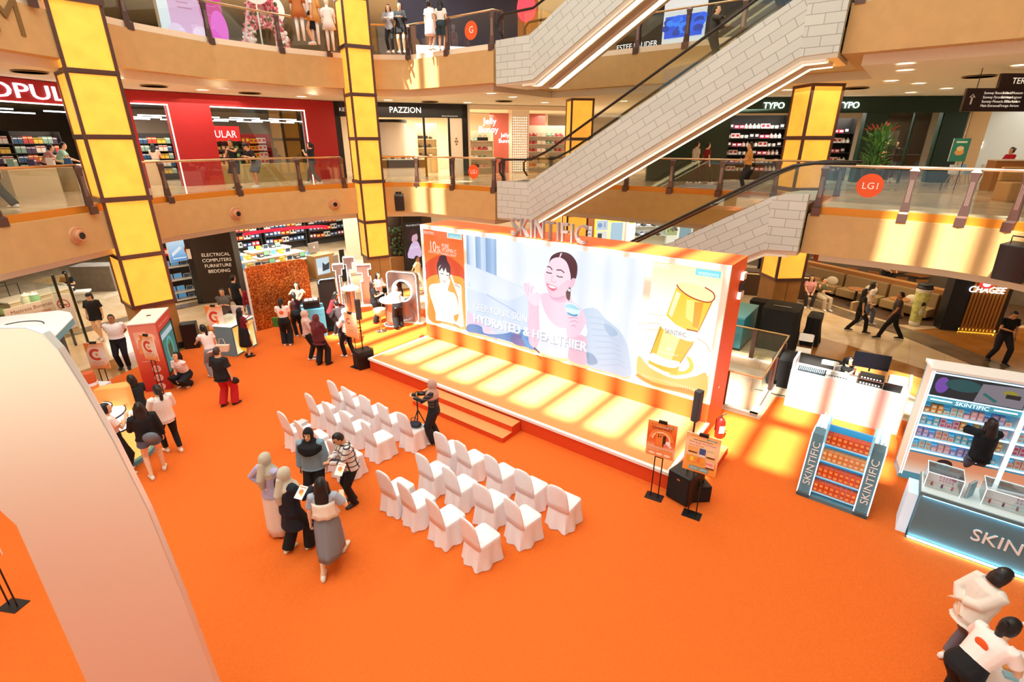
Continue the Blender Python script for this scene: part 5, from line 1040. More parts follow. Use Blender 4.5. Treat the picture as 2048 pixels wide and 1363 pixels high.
m = MB(); m.box(-2.0, -.2, .5, 1.5, 0, 1.0, mat('e9eef2', .4)); m.box(-2.0, -.2, .49, .5, .05, .15, TEAL); obj('counter', m, r)
# ------------------------------------------------------------------ curved tasting counter with the giant bottle
LITO = mat('ffc46a', .5, emit=.9); LITW = mat('fff6ea', .5, emit=.9); NAVY = mat('1c2a44', .4)
cx, cy = -8.62, 9.2; r = thing('curved_counter', 'curved lit orange and white counter behind the white arch', 'counter', (cx, cy, GZ))
def sector(r0, r1, a0, a1, n=20): return [(r1*math.cos(math.radians(a0+(a1-a0)*k/n)), r1*math.sin(math.radians(a0+(a1-a0)*k/n))) for k in range(n+1)]+[(r0*math.cos(math.radians(a1-(a1-a0)*k/n)), r0*math.sin(math.radians(a1-(a1-a0)*k/n))) for k in range(n+1)]
m = MB(); m.prism(sector(.2, .78, -70, 95), .12, .84, LITO); obj('lit_front', m, r)
m = MB(); m.prism(sector(.15, .84, -72, 97), .0, .10, TEAL); m.prism(sector(.78, .80, -71, 96), .82, .85, NAVY); m.prism(sector(.5, .52, -70, 95), 1.0, 1.03, NAVY); m.prism(sector(.3, .32, -70, 95), 1.15, 1.18, NAVY); obj('edge_trim', m, r)
m = MB(); m.prism(sector(.2, .79, -70, 95), .84, .87, LITW); m.prism(sector(.2, .51, -70, 95), .87, 1.02, LITW); m.prism(sector(.1, .31, -70, 95), 1.02, 1.17, LITW); obj('stepped_top', m, r)
m = MB(); m.prism([(-.35, .45), (.25, .75), (.45, .55), (.4, .45), (-.3, .3)], .87, 1.45, mat('f6a85a', .4, emit=.15)); obj('picture_board', m, r, bevel=.03)
BG = mat('f08a3c', .25, coat=.5); CAPC = mat('c8501c', .35)
bt = thing('giant_bottle', 'oversized orange serum bottle standing on the curved counter', 'display bottle', (cx-.28, cy+.42, GZ+1.02-.0))
m = MB(); m.lathe([(.12, 0), (.135, .03), (.135, .48), (.12, .52)], 0, 0, BG, 24); obj('bottle_body', m, bt, smooth=True, auto=40)
m = MB(); m.lathe([(.137, .5), (.137, .56)], 0, 0, mat('e9e6f0', .3), 24); m.box(-.06, .06, -.145, -.13, .2, .4, mat('e8e0ea', .4)); obj('label_band', m, bt)
m = MB(); m.lathe([(.125, .56), (.125, .76), (.11, .78)], 0, 0, CAPC, 24); obj('cap', m, bt, smooth=True, auto=40)
def small_bottle(mt_, mc, h=.12, rad=.018):
    m = MB(); m.lathe([(rad, 0), (rad, h*.65), (rad*.5, h*.7)], 0, 0, mt_, 10); m.lathe([(rad*.75, h*.7), (rad*.75, h)], 0, 0, mc, 10); return m
sb0 = None
for k, a_ in enumerate((-48, -38, -20, -12, 2, 12, 30, 40)):
    rr = .64; p_ = (cx+rr*math.cos(math.radians(a_)), cy+rr*math.sin(math.radians(a_)), GZ+.872)
    if sb0 is None: sb0 = obj('serum_bottle', small_bottle(BG, mat('f4c040', .3)), None, p_, smooth=True, auto=40); tag(sb0, 'small orange serum bottle on the curved counter', 'bottle', 'serum bottles on the curved counter')
    else: o = sb0.copy(); COL.objects.link(o); o.location = p_
    (sb0 if k == 0 else o)['label'] = 'small orange serum bottle on the curved counter, %s from the front' % ('first', 'second', 'third', 'fourth', 'fifth', 'sixth', 'seventh', 'eighth')[k]
# ------------------------------------------------------------------ red vending kiosk
p0, p1, p2 = P(309.6, 781, GZ), P(345, 777, GZ), P(368, 738, GZ); pl_ = Plane(p0, (p1[0], p1[1])); w_ = pl_.len+.12; dpt = 1.0
RED = mat('d84a3c', .45); h_ = 1.9
rz_ = math.atan2(p2[1]-p1[1], p2[0]-p1[0]); L2 = math.hypot(p2[0]-p1[0], p2[1]-p1[1])
r = thing('vending_kiosk', 'tall red vending kiosk with a glass window and white top', 'kiosk', (*p1, GZ), rz_)
q = (p0[0]-p1[0], p0[1]-p1[1]); c, s_ = math.cos(-rz_), math.sin(-rz_); ql = (q[0]*c-q[1]*s_, q[0]*s_+q[1]*c); ln = math.hypot(*ql); ql = (0.0, .62)
m = MB(); m.box(0, L2, 0, .62, 0, h_, RED); obj('cabinet', m, r, bevel=.01)
m = MB(); m.box(-.01, L2+.01, -.01, .63, h_, h_+.03, mat('f7f0ea', .4)); m.cyl(L2*.5, .3, h_+.031, h_+.034, .06, BLACK, 20); obj('top_panel', m, r)
a = Art(0, .001); W2 = .62
a.grad(-W2/2, W2/2, .02, h_-.02, ['b8202a', 'd0402f', 'e86a4c', 'f2937a', 'e88570']); a.rect(-.22, .05, 1.25, 1.7, 'f6b8a0'); a.disc(-.1, 1.45, .1, 'fbe2d4'); a.disc(.12, 1.52, .12, 'f8c8b8'); a.poly([(-.2, 1.1), (-.08, 1.1), (-.02, 1.5), (-.16, 1.5)], 'f4a068')
a.text('10%', .0, .95, .16, 'fff0ea'); a.text('PURE VITAMIN C', 0, .86, .05, 'fff0ea')
for k in range(3): a.disc(.08, .64-.26*k, .10, 'fbdcd4'); a.disc(.08, .64-.26*k, .07, 'f2a89c')
obj('side_graphic', a.mb, r, (-.004, .31, 0), -PI/2)
m = MB(); m.box(.10, L2-.12, -.012, 0, .42, 1.6, mat('123a38', .3)); m.box(.07, L2-.09, -.03, -.008, .38, .42, BLACK); m.box(L2-.12, L2-.08, -.03, -.008, .38, 1.64, BLACK); obj('window_frame', m, r)
a = Art(.6, .001); a.rect(.12, L2-.14, .44, 1.58, '2a8a80'); a.disc(L2/2-.02, .95, min(.3, L2*.28), '4fb8c8', rz=.36); a.disc(L2/2-.02, .95, min(.2, L2*.2), '2f9a58', rz=.28); a.rect(L2*.35, L2*.6, .75, 1.1, '3a5a30'); a.rect(.14, L2-.16, 1.35, 1.5, 'cfe4ea'); obj('window_picture', a.mb, r, (0, -.014, 0))
m = MB(); m.text('PURE VITAMIN C', L2*.5, 1.7, .09, mat('ffd8c8', .5), y=-.004, w=L2*.7); obj('lettering', m, r)
m = MB(); m.box(0, .45, 0, .4, 0, .85, BLACK); x_, y_ = P(385, 700, 0); tag(obj('black_case', m, None, (x_-.25, y_+.0, .005), .4, bevel=.02), 'black flight case beside the red vending kiosk', 'case')
# ------------------------------------------------------------------ drawing counter
p0, p1 = P(474, 713, GZ), P(514, 690, GZ); rz_ = math.atan2(p1[1]-p0[1], p1[0]-p0[0]); L = math.hypot(p1[0]-p0[0], p1[1]-p0[1])+.05; hh = .98
r = thing('drawing_counter', 'blue grey counter with a lit orange front panel and white top', 'counter', (*p0, GZ), rz_)
m = MB(); m.box(0, L, 0, .62, 0, hh, mat('6f95a4', .5)); obj('cabinet', m, r, bevel=.012)
a = Art(.95, .001); a.grad(.05, L-.05, .06, hh-.06, ['fff0b8', 'ffd88a', 'ffb648']); a.arc(L*.6, .42, .38, .16, 'f2a62c', 60, 250); a.arc(L*.62, .42, .26, .10, 'e0582c', 70, 240); a.disc(L*.62, .40, .17, 'fffbe8', rz=.26); a.rect(L*.7, L*.78, .15, .5, 'f6c870'); obj('front_panel', a.mb, r, (0, -.004, 0))
m = MB(); m.box(-.01, L+.01, -.01, .63, hh, hh+.03, LITW); obj('counter_top', m, r)
rt = (math.cos(rz_), math.sin(rz_)); lp = lambda a_, b_: (p0[0]+a_*rt[0]-b_*rt[1], p0[1]+a_*rt[1]+b_*rt[0])
m = MB(); m.box(-.2, .2, -.14, .14, 0, .22, mat('eef0d8', .2, alpha=.7)); 
for k in range(7): m.ball((-.15+.05*k, -.02+.03*(k % 3), .06+.02*(k % 2)), .045, mat(('f4a83a', 'e8e0c0', '8fc060', 'f0d8c0')[k % 4], .5), 8, 6)
tag(obj('gift_drum', m, None, (*lp(.35, .33), GZ+hh+.032), rz_, bevel=.01), 'clear box of small gifts on the drawing counter', 'box')
m = MB(); m.box(-.1, .1, -.02, .02, 0, .26, mat('f08a3a', .5)); tag(obj('small_sign', m, None, (*lp(.2, .52), GZ+hh+.032), rz_), 'small orange sign behind the gift box on the drawing counter', 'sign')
m = MB(); m.box(-1.15, 0, -.012, .012, 0, 1.05, mat('f2ede4', .5)); x_, y_ = P(498, 668, GZ); tag(obj('partition', m, None, (x_, y_, GZ), -.05), 'low white partition board behind the drawing counter', 'partition')
# ------------------------------------------------------------------ glitter backdrop
p0, p1 = P(514, 662, GZ), P(630, 634, GZ); pp = Plane(p0, p1)
gm = bpy.data.materials.new('glitter'); gm.use_nodes = True; nt = gm.node_tree; b_ = nt.nodes['Principled BSDF']; tc = nt.nodes.new('ShaderNodeTexCoord'); vo = nt.nodes.new('ShaderNodeTexVoronoi'); vo.inputs['Scale'].default_value = 34
nz = nt.nodes.new('ShaderNodeTexNoise'); nz.inputs['Scale'].default_value = 1.6; nt.links.new(tc.outputs['Object'], vo.inputs['Vector']); nt.links.new(tc.outputs['Object'], nz.inputs['Vector'])
rp = nt.nodes.new('ShaderNodeValToRGB'); rp.color_ramp.elements[0].color = (*lin('7a3410'), 1); rp.color_ramp.elements[1].color = (*lin('f0a050'), 1); e_ = rp.color_ramp.elements.new(.6); e_.color = (*lin('b8601c'), 1)
sx_ = nt.nodes.new('ShaderNodeSeparateColor'); nt.links.new(vo.outputs['Color'], sx_.inputs[0]); nt.links.new(sx_.outputs[0], rp.inputs['Fac'])
mx = nt.nodes.new('ShaderNodeMix'); mx.data_type = 'RGBA'; mx.blend_type = 'OVERLAY'; mx.inputs[0].default_value = .6; nt.links.new(rp.outputs['Color'], mx.inputs[6]); nt.links.new(nz.outputs['Fac'], mx.inputs[7]); nt.links.new(mx.outputs[2], b_.inputs['Base Color'])
b_.inputs['Metallic'].default_value = .55; b_.inputs['Roughness'].default_value = .38; bp = nt.nodes.new('ShaderNodeBump'); bp.inputs['Strength'].default_value = .8; nt.links.new(sx_.outputs[0], bp.inputs['Height']); nt.links.new(bp.outputs['Normal'], b_.inputs['Normal'])
L = pp.len; r = thing('glitter_backdrop', 'glittering copper orange backdrop wall with rounded top corners', 'backdrop', (*p0, GZ), pp.rz)
o_ = [(0, 0), (L, 0), (L, 2.05)]+[(L-.25+.25*math.cos(t_), 2.05+.25*math.sin(t_)) for t_ in (.4, .8, 1.2, 1.57)]+[(.15, 2.3), (.04, 2.26), (0, 2.15)]
m = MB(); m.slab(o_, 0, .12, mat('c8763a', .6), front=gm); obj('panel', m, r)
m = MB(); m.slab([(-.03, 0), (0, 0), (0, 2.15), (-.03, 2.15)], -.01, .14, WHITE); obj('edge', m, r)
# ------------------------------------------------------------------ arcade counter, machine and screens
p0, p1 = P(612, 677, GZ), P(655, 663, GZ); rz_ = .42; r = thing('arcade_counter', 'teal blue cabinet counter carrying a black printing device', 'counter', (*p0, GZ), rz_)
m = MB(); m.box(0, .72, 0, .72, 0, 1.0, mat('5c9fb4', .45)); m.box(.34, .345, -.002, 0, .05, .95, TEALD); m.box(0, .72, -.002, 0, .8, .805, TEALD); obj('cabinet', m, r, bevel=.01)
c, s_ = math.cos(rz_), math.sin(rz_); lp = lambda a_, b_: (p0[0]+a_*c-b_*s_, p0[1]+a_*s_+b_*c)
dv = thing('printing_device', 'black boxy device with white sheets on top of the teal counter', 'machine', (*lp(.34, .34), GZ+1.0), rz_)
m = MB(); m.box(-.27, .27, -.22, .22, 0, .26, mat('1c1816', .35)); obj('case', m, dv, bevel=.04)
m = MB(); [m.box(-.2+.15*k, -.08+.15*k, -.15, .15, .262, .275, WHITE) for k in range(3)]; obj('sheets', m, dv)
p0 = P(655, 664, GZ); r = thing('arcade_machine', 'tall black reclining screen machine with blue glowing edge', 'machine', (*p0, GZ), .55)
m = MB(); m.slab([(0, 0), (.75, 0), (.75, .05), (.5, .1), (.34, .65), (.2, 1.75), (.08, 1.75), (.12, .7), (0, .1)], -.0, .6, mat('14110f', .4)); m.v = [(y_, -x_+.75, z_) for x_, y_, z_ in m.v]; obj('body', m, r, bevel=.01)
m = MB(); e2 = mat('8fd0ff', .4, emit=2.2); m.tube([(.03, .62, .7), (.03, .54, 1.72), (.1, .53, 1.78), (.58, .53, 1.78)], .014, e2, 6); obj('light_edge', m, r)
# silver stepped sculpture with outlined edges and column tables
SILV = mat('c4b8b0', .28, .8); GLOW = mat('eaf6ff', .4, emit=2.4)
pb = P(722, 615, GZ); pc = P(746, 624, GZ); pp = Plane(pb, pc)
r = thing('stepped_display', 'silver stepped display walls outlined with white light strips', 'display', (*P(716, 612, GZ), GZ), .25)
def outline_slab(prof, x0, y0, y1):
    m = MB(); m.slab([(x0+a_, b_) for a_, b_ in prof], y0, y1, SILV); wp_ = obj('wall_panel', m, r)
    g = MB(); g.tube([(x0+a_, y0-.012, b_) for a_, b_ in prof+prof[:1]], .013, GLOW, 6); obj('light_outline', g, wp_)
pf = [(0, 0), (.12, 0), (.12, 1.3), (.24, 1.3), (.24, 1.55), (.34, 1.55), (.34, 1.75), (-.1, 1.75), (-.1, 1.5), (0, 1.5)]
outline_slab(pf, -.72, .15, .40); outline_slab([(a_*1.0, b_*1.13) for a_, b_ in pf], -.30, .30, .6)
outline_slab([(0, 0), (.42, 0), (.42, 1.2), (.34, 1.2), (.34, 1.5), (.46, 1.5), (.46, 1.68), (-.1, 1.68), (-.1, 1.35), (.1, 1.35), (.1, 1.0), (.0, 1.0)], .20, .1, .42)
def round_table(px, py, label, rad=.22, top=.34, h=1.0):
    x_, y_ = P(px, py, GZ); r = thing('round_table', label, 'table', (x_, y_, GZ))
    m = MB(); m.lathe([(rad*1.25, 0), (rad*1.25, .04), (rad, .06), (rad, h-.1)], 0, 0, SILV, 28); obj('column_base', m, r, smooth=True, auto=40)
    m = MB(); m.lathe([(top, h-.1), (top+.03, h-.07), (top+.03, h-.02), (top, h)], 0, 0, mat('e9f8fb', .3, emit=.5), 32); obj('table_top', m, r, smooth=True, auto=40)
    m = MB(); m.tube([((top+.03)*math.cos(t_*PI/14), (top+.03)*math.sin(t_*PI/14), h-.04) for t_ in range(29)], .016, mat('7fd8f0', .4, emit=1.6), 6); m.tube([(rad*1.27*math.cos(t_*PI/14), rad*1.27*math.sin(t_*PI/14), .03) for t_ in range(29)], .012, GLOW, 6); obj('light_ring', m, r)
    return x_, y_
def bottles_on(cx_, cy_, z_, rad, n, label, grp):
    b0 = None
    for k in range(n):
        a_ = 2*PI*k/n; p_ = (cx_+rad*math.cos(a_)*(.5+.5*(k % 2)), cy_+rad*math.sin(a_)*(.5+.5*(k % 2)), z_)
        lb_ = '%s, %s counted round the rim' % (label, ('first', 'second', 'third', 'fourth', 'fifth', 'sixth', 'seventh')[k])
        if b0 is None: b0 = obj('sample_bottle', small_bottle(mat('bfe8f2', .3), WHITE, .14, .022), None, p_, smooth=True, auto=40); tag(b0, lb_, 'bottle', grp)
        else: o = b0.copy(); COL.objects.link(o); o.location = p_; o['label'] = lb_
x_, y_ = round_table(706, 625, 'narrow silver column table with blue lit cloverleaf top by the stepped display', .2, .3, 1.05); bottles_on(x_, y_, GZ+1.052, .18, 6, 'pale sample bottle on the narrow column table', 'sample bottles on the column table')
x_, y_ = round_table(788, 648, 'round silver column table with blue lit top at the ring booth', .27, .42, 1.0); bottles_on(x_, y_, GZ+1.002, .28, 7, 'pale sample bottle on the round tasting table', 'sample bottles on the round tasting table')
# ring booth: rounded frame with a lit porthole
p0, p1 = P(781, 640, GZ), P(838, 646, GZ); pp = Plane(p0, (p1[0], p1[1])); L = pp.len
r = thing('ring_booth', 'silver rounded frame booth with a round lit opening', 'booth', (*p0, GZ), pp.rz)
def rr(x0, x1, z0, z1, rad, n=5):
    pts = []
    for cx_, cz_, a0_ in ((x1-rad, z0+rad, -90), (x1-rad, z1-rad, 0), (x0+rad, z1-rad, 90), (x0+rad, z0+rad, 180)):
        for k in range(n+1): t_ = math.radians(a0_+90*k/n); pts.append((cx_+rad*math.cos(t_), cz_+rad*math.sin(t_)))
    return pts
out = rr(0, L, 0, 1.9, .16); N = 48; cz = 1.2; ri = .36
def hit_out(t_):
    dx, dz = math.cos(t_), math.sin(t_); best = 9
    for (a_, b_), (c_, d_) in zip(out, out[1:]+out[:1]):
        ex, ez = c_-a_, d_-b_; den = dx*ez-dz*ex
        if abs(den) < 1e-9: continue
        k_ = ((a_-L/2)*ez-(b_-cz)*ex)/den; u_ = ((a_-L/2)*dz-(b_-cz)*dx)/den
        if k_ > 0 and -.001 <= u_ <= 1.001: best = min(best, k_)
    return (L/2+dx*best, cz+dz*best)
m = MB(); vi, vo_ = [], []
for k in range(N): t_ = 2*PI*k/N; vi.append((L/2+ri*math.cos(t_), cz+ri*math.sin(t_))); vo_.append(hit_out(t_))
for yy, fl in ((0, 1), (.22, -1)):
    o0 = len(m.v); m.v += [(a_, yy, b_) for a_, b_ in vi]+[(a_, yy, b_) for a_, b_ in vo_]
    for k in range(N): j = (k+1) % N; f_ = (o0+k, o0+N+k, o0+N+j, o0+j); m.face(f_ if fl > 0 else f_[::-1], SILV)
for k in range(N):
    j = (k+1) % N; m.face((k, j, 2*N+j, 2*N+k), SILV); m.face((N+j, N+k, 3*N+k, 3*N+j), SILV)
obj('frame', m, r)
m = MB(); m.tube([(L/2+(ri+.03)*math.cos(2*PI*k/40), -.02, cz+(ri+.03)*math.sin(2*PI*k/40)) for k in range(41)], .03, mat('a8e4ff', .4, emit=2.0), 8); obj('ring_light', m, r)
m = MB(); m.tube([(a_, -.01, b_) for a_, b_ in out+out[:1]], .014, GLOW, 6); obj('light_outline', m, r)
m = MB(); m.box(-.05, L+.2, -.1, .6, 0, .02, mat('f6e3c4', .5)); obj('floor_plate', m, r)
x_, y_ = P(763, 662, GZ); r = thing('bar_stool', 'cream bar stool with chrome foot beside the round tasting table', 'stool', (x_, y_, GZ))
m = MB(); m.lathe([(.19, 0), (.19, .015), (.05, .03), (.03, .05), (.03, .6)], 0, 0, STEEL, 20); obj('foot', m, r, smooth=True, auto=40)
m = MB(); m.lathe([(.04, .58), (.16, .64), (.2, .74), (.21, .84), (.19, .84), (.17, .72), (.05, .7)], 0, 0, mat('f6d8b4', .5), 20); obj('seat', m, r, smooth=True, auto=50)
m = MB(); m.ball((0, 0, .06), .08, mat('c84a30', .5), 10, 6, (1.3, .8, .8)); m.tube([(-.06, 0, .1), (0, .02, .19), (.07, 0, .1)], .008, mat('a83a24', .5), 6); tag(obj('handbag', m, None, P3(845, 677, GZ), smooth=True), 'small red handbag on the carpet at the far left corner of the stage', 'bag')
# ------------------------------------------------------------------ pit railing, boxes, desk
RAILM = mat('d8b488', .25, .9)
r = sthing('pit_railing', 'glass and steel railing around the floor opening behind the screen wall', 'railing', 9.7, 4.15, 0)
c_ = [(-2.6, 0), (0, 0), (-.08, 3.6), (-2.6, 3.6)]
m = MB(); m.tube([(a_, b_, 1.0) for a_, b_ in c_], .03, RAILM, 8); obj('handrail', m, r, smooth=True)
m = MB()
for (a_, b_), (c2_, d2_) in zip(c_, c_[1:]):
    x0, x1, y0, y1 = min(a_, c2_)-.05, max(a_, c2_)+.05, min(b_, d2_)-.05, max(b_, d2_)+.05; m.box(x0, x1, y0, y1, 0, .06, mat('efe6da', .5))
obj('kerb', m, r)
for (a_, b_), (c2_, d2_) in zip(c_, c_[1:]):
    L = math.hypot(c2_-a_, d2_-b_); g = MB(); g.box(.03, L-.03, -.006, .006, .08, .95, GLASS); obj('glass_panel', g, r, (a_, b_, 0), math.atan2(d2_-b_, c2_-a_))
for a_, b_ in ((-2.0, 0), (-.8, 0), (-.02, 1.6), (-.06, 2.9), (-1.0, 3.6), (-2.2, 3.6)):
    m = MB(); m.box(-.06, .06, -.03, .03, .06, 1.0, BRONZE); obj('post', m, r, (a_, b_, 0))
BLK = mat('121114', .85, bump=.3, nscale=6)
m = MB(); m.box(-.3, .3, -.9, .9, 0, .06, BLACK); m.box(-.28, .28, -.88, .88, .06, 1.05, mat('2d93b0', .4)); m.box(-.29, .29, -.89, .89, 1.05, 1.12, TEAL); tag(obj('teal_cabinet', m, None, (*W(7.95, 9.15), 0), ANG, bevel=.01), 'teal blue cabinet standing behind the screen wall beyond the pit', 'cabinet')
def draped(s, t, a_, b_, h, label, rz=0):
    m = MB(); m.loft([cover_ring(-a_/2-.05, a_/2+.05, -b_/2-.05, b_/2+.05, .0, .03, flare=.03), cover_ring(-a_/2, a_/2, -b_/2, b_/2, h*.6, .012), cover_ring(-a_/2, a_/2, -b_/2, b_/2, h, .0), cover_ring(-a_/2+.03, a_/2-.03, -b_/2+.03, b_/2-.03, h+.01)], BLK); return tag(obj('draped_case', m, None, (*W(s, t), .004), ANG+rz, smooth=True, auto=45), label, 'covered case')
draped(9.05, 9.6, 1.05, 1.2, 1.35, 'black draped tall case in front of the right lantern column')
draped(8.1, 11.1, .7, .6, 1.0, 'lower black draped case left of the tall black draped case')
draped(9.9, 10.6, .4, .9, .95, 'narrow black draped case right of the tall black draped case')
m = MB(); m.tube([(-.25, 0, 0), (-.25, 0, .03), (.25, 0, .03), (.25, 0, 0)], .012, STEEL, 6); tag(obj('trolley_handle', m, None, (*W(9.05, 9.35), 1.37), ANG+.1), 'thin metal handle on top of the tall black draped case', 'handle')
draped(10.35, 6.75, 1.7, .95, .76, 'table under a long black cloth left of the sound desk')
# sound desk
r = sthing('sound_desk', 'white counter desk with raised side panels for sound equipment', 'desk', 10.15, 5.12, GZ)
WD = mat('d6cdce', .45); m = MB(); m.box(0, 2.38, 0, .05, 0, 1.0, WD); obj('front_panel', m, r)
for a_ in (0, 2.33): m = MB(); m.box(a_, a_+.05, .05, .75, 0, 1.25, WD); obj('side_panel', m, r)
m = MB(); m.box(.05, 2.33, .05, .7, .92, .96, WD); obj('desk_top', m, r)
zt = GZ+.962
def on_desk(name, mb, a_, b_, label, cat, rz=0, **k): return tag(obj(name, mb, None, (*W(10.15+a_, 5.12+b_), zt), ANG+rz, **k), label, cat)
m = MB(); m.box(-.3, .3, -.17, .17, 0, .05, mat('1e2a34', .4)); [m.cyl(-.26+.04*i, -.12+.045*j, .05, .064, .009, mat(('dfe9f0', '5ab4e0', 'e8e8e8')[(i+j) % 3], .4), 6) for i in range(14) for j in range(6)]
on_desk('sound_mixer', m, .42, .26, 'blue lit sound mixer on the left end of the white desk', 'mixer', .04)
m = MB(); m.box(-.28, .28, -.16, .16, 0, .05, mat('d8d4d0', .4)); m.box(-.16, .2, -.12, .1, .05, .07, mat('9a9a9c', .4)); [m.box(-.26+.06*k, -.22+.06*k, -.15, -.12, .05, .06, BLACK) for k in range(8)]
on_desk('media_player', m, .98, .28, 'grey playback deck in the middle of the white desk', 'audio deck', .02)
rk = thing('equipment_rack', 'small open rack of audio gear with shiny shelf on the white desk', 'rack', (*W(11.78, 5.42), zt), ANG)
for k, z_ in enumerate((.0, .14)): m = MB(); m.box(-.27, .27, -.16, .16, z_, z_+.02, STEEL); m.box(-.24, .24, -.15, .12, z_+.02, z_+.10, BLACK); [m.box(-.2+.06*j, -.17+.06*j, -.155, -.15, z_+.04, z_+.07, mat('e8e8e8', .4)) for j in range(7)]; obj('audio_unit', m, rk)
m = MB(); m.tube([(0, .06, .26), (0, .06, .34)], .02, BLACK, 8); m.box(-.36, .36, .04, .07, .34, .72, mat('0c0d14', .25)); tag(obj('monitor', m, None, (*W(11.70, 5.50), zt), ANG+.12, bevel=.006), 'black computer monitor above the equipment rack', 'monitor')
lt = thing('laptop', 'black open laptop at the right end of the white desk', 'laptop', (*W(12.2, 5.38), zt), ANG+.05)
m = MB(); m.box(-.17, .17, -.12, .12, 0, .015, BLACK); obj('keyboard_base', m, lt); m = MB(); m.box(-.17, .17, -.004, .004, 0, .22, BLACK); obj('screen', m, lt, (0, -.12, .012), rot=(.35, 0, 0))
def folding_chair(s, t, rz, label):
    r = sthing('folding_chair', label, 'chair', s, t, .004, rz); WP = mat('f7f1ea', .4)
    m = MB(); m.box(-.2, .2, -.2, .2, .43, .46, WP); obj('seat', m, r, bevel=.01)
    m = MB(); m.slab(rr(-.2, .2, .66, .9, .05), .21, .235, WP); obj('backrest', m, r)
    for sx in (-.2, .2): m = MB(); m.tube([(sx, .22, .88), (sx, .2, .45), (sx, -.22, .0)], .011, STEEL, 6); m.tube([(sx, -.18, .44), (sx, .25, 0)], .011, STEEL, 6); obj('leg', m, r)
    return r
folding_chair(10.0, 8.35, PI*.0+.1, 'white folding chair behind the black clothed table'); folding_chair(10.85, 6.45, .05, 'white folding chair behind the sound mixer'); folding_chair(12.35, 6.4, .1, 'white folding chair behind the laptop')
m = MB(); m.box(-.2, .2, -.2, .2, .43, .46, WHITE); [m.box(a_-.01, a_+.01, b_-.01, b_+.01, 0, .43, STEEL) for a_ in (-.18, .18) for b_ in (-.18, .18)]; m.box(-.2, .2, .19, .22, .46, .9, WHITE)
x_, y_ = W(11.25, 6.35); tag(obj('stacking_chair', m, None, (x_, y_, .01), math.radians(200)+PI), 'white chair under the seated woman at the sound desk', 'chair')
m = MB(); m.tube([(0, 0, 0), (.25, .05, .005), (.5, 0, .005), (.8, .08, 0)], .012, BLACK, 6); tag(obj('floor_cable', m, None, (*W(9.35, 5.6), .03), ANG), 'black cable lying on the carpet between pit railing and sound desk', 'cable')
fe = thing('fire_extinguisher', 'red fire extinguisher by the right corner of the screen wall', 'fire extinguisher', (*W(9.30, 2.55), GZ))
m = MB(); m.lathe([(.09, 0), (.1, .02), (.1, .4), (.06, .48), (.03, .5)], 0, 0, mat('cc2018', .3), 18); obj('cylinder', m, fe, smooth=True, auto=40)
m = MB(); m.tube([(0, 0, .5), (0, 0, .57), (.1, 0, .6)], .014, BLACK, 6); m.tube([(0, 0, .55), (-.12, -.02, .5), (-.13, -.03, .2)], .012, BLACK, 6); obj('hose', m, fe); m = MB(); m.box(-.06, .06, -.103, -.098, .15, .33, WHITE); obj('label', m, fe)
# ------------------------------------------------------------------ product shelves
GREY = mat('5c8492', .45); SKY = mat('2f9ad0', .4, emit=.45); SKYL = mat('8fd4ee', .35, emit=.35); EDGEL = mat('f2fcff', .4, emit=1.3)
PRODC = {}
NTH = ['first', 'second', 'third', 'fourth', 'fifth', 'sixth', 'seventh', 'eighth', 'ninth', 'tenth', 'eleventh', 'twelfth', 'thirteenth', 'fourteenth', 'fifteenth', 'sixteenth', 'seventeenth', 'eighteenth', 'nineteenth', 'twentieth', 'twenty first', 'twenty second', 'twenty third', 'twenty fourth']
CNAME = ['aqua', 'pink', 'lilac', 'peach', 'blue', 'rose', 'orange']
def product(kind, w, d, h, c1, c2):
    key = (kind, w, d, h, c1, c2)
    if key in PRODC: return PRODC[key]
    m = MB(); a_ = mat(c1, .45); b_ = mat(c2, .45)
    if kind == 'carton': m.box(-w/2, w/2, -d/2, d/2, 0, h, a_); m.box(-w*.3, w*.3, -d/2-.001, -d/2, h*.25, h*.75, b_)
    elif kind == 'tray': m.box(-w/2, w/2, -d/2, d/2, 0, h, a_); m.box(-w*.4, w*.4, -d/2-.001, -d/2, h*.1, h*.6, b_); m.box(-w*.45, w*.45, -d*.45, d*.45, h, h+.002, b_)
    else: m.lathe([(w/2, 0), (w/2, h*.6), (w*.25, h*.68), (w*.25, h)], 0, 0, a_, 10)
    me = obj(kind, m); PRODC[key] = me; me['_used'] = 0; return me
def place(pr, loc, rz, name, label, cat, grp):
    if not pr.get('_used'): o = pr; pr['_used'] = 1
    else: o = pr.copy(); COL.objects.link(o)
    if '_used' in o.keys() and o is not pr: del o['_used']
    o.name = name; o.location = loc; o.rotation_euler = (0, 0, rz); tag(o, label, cat, grp); return o
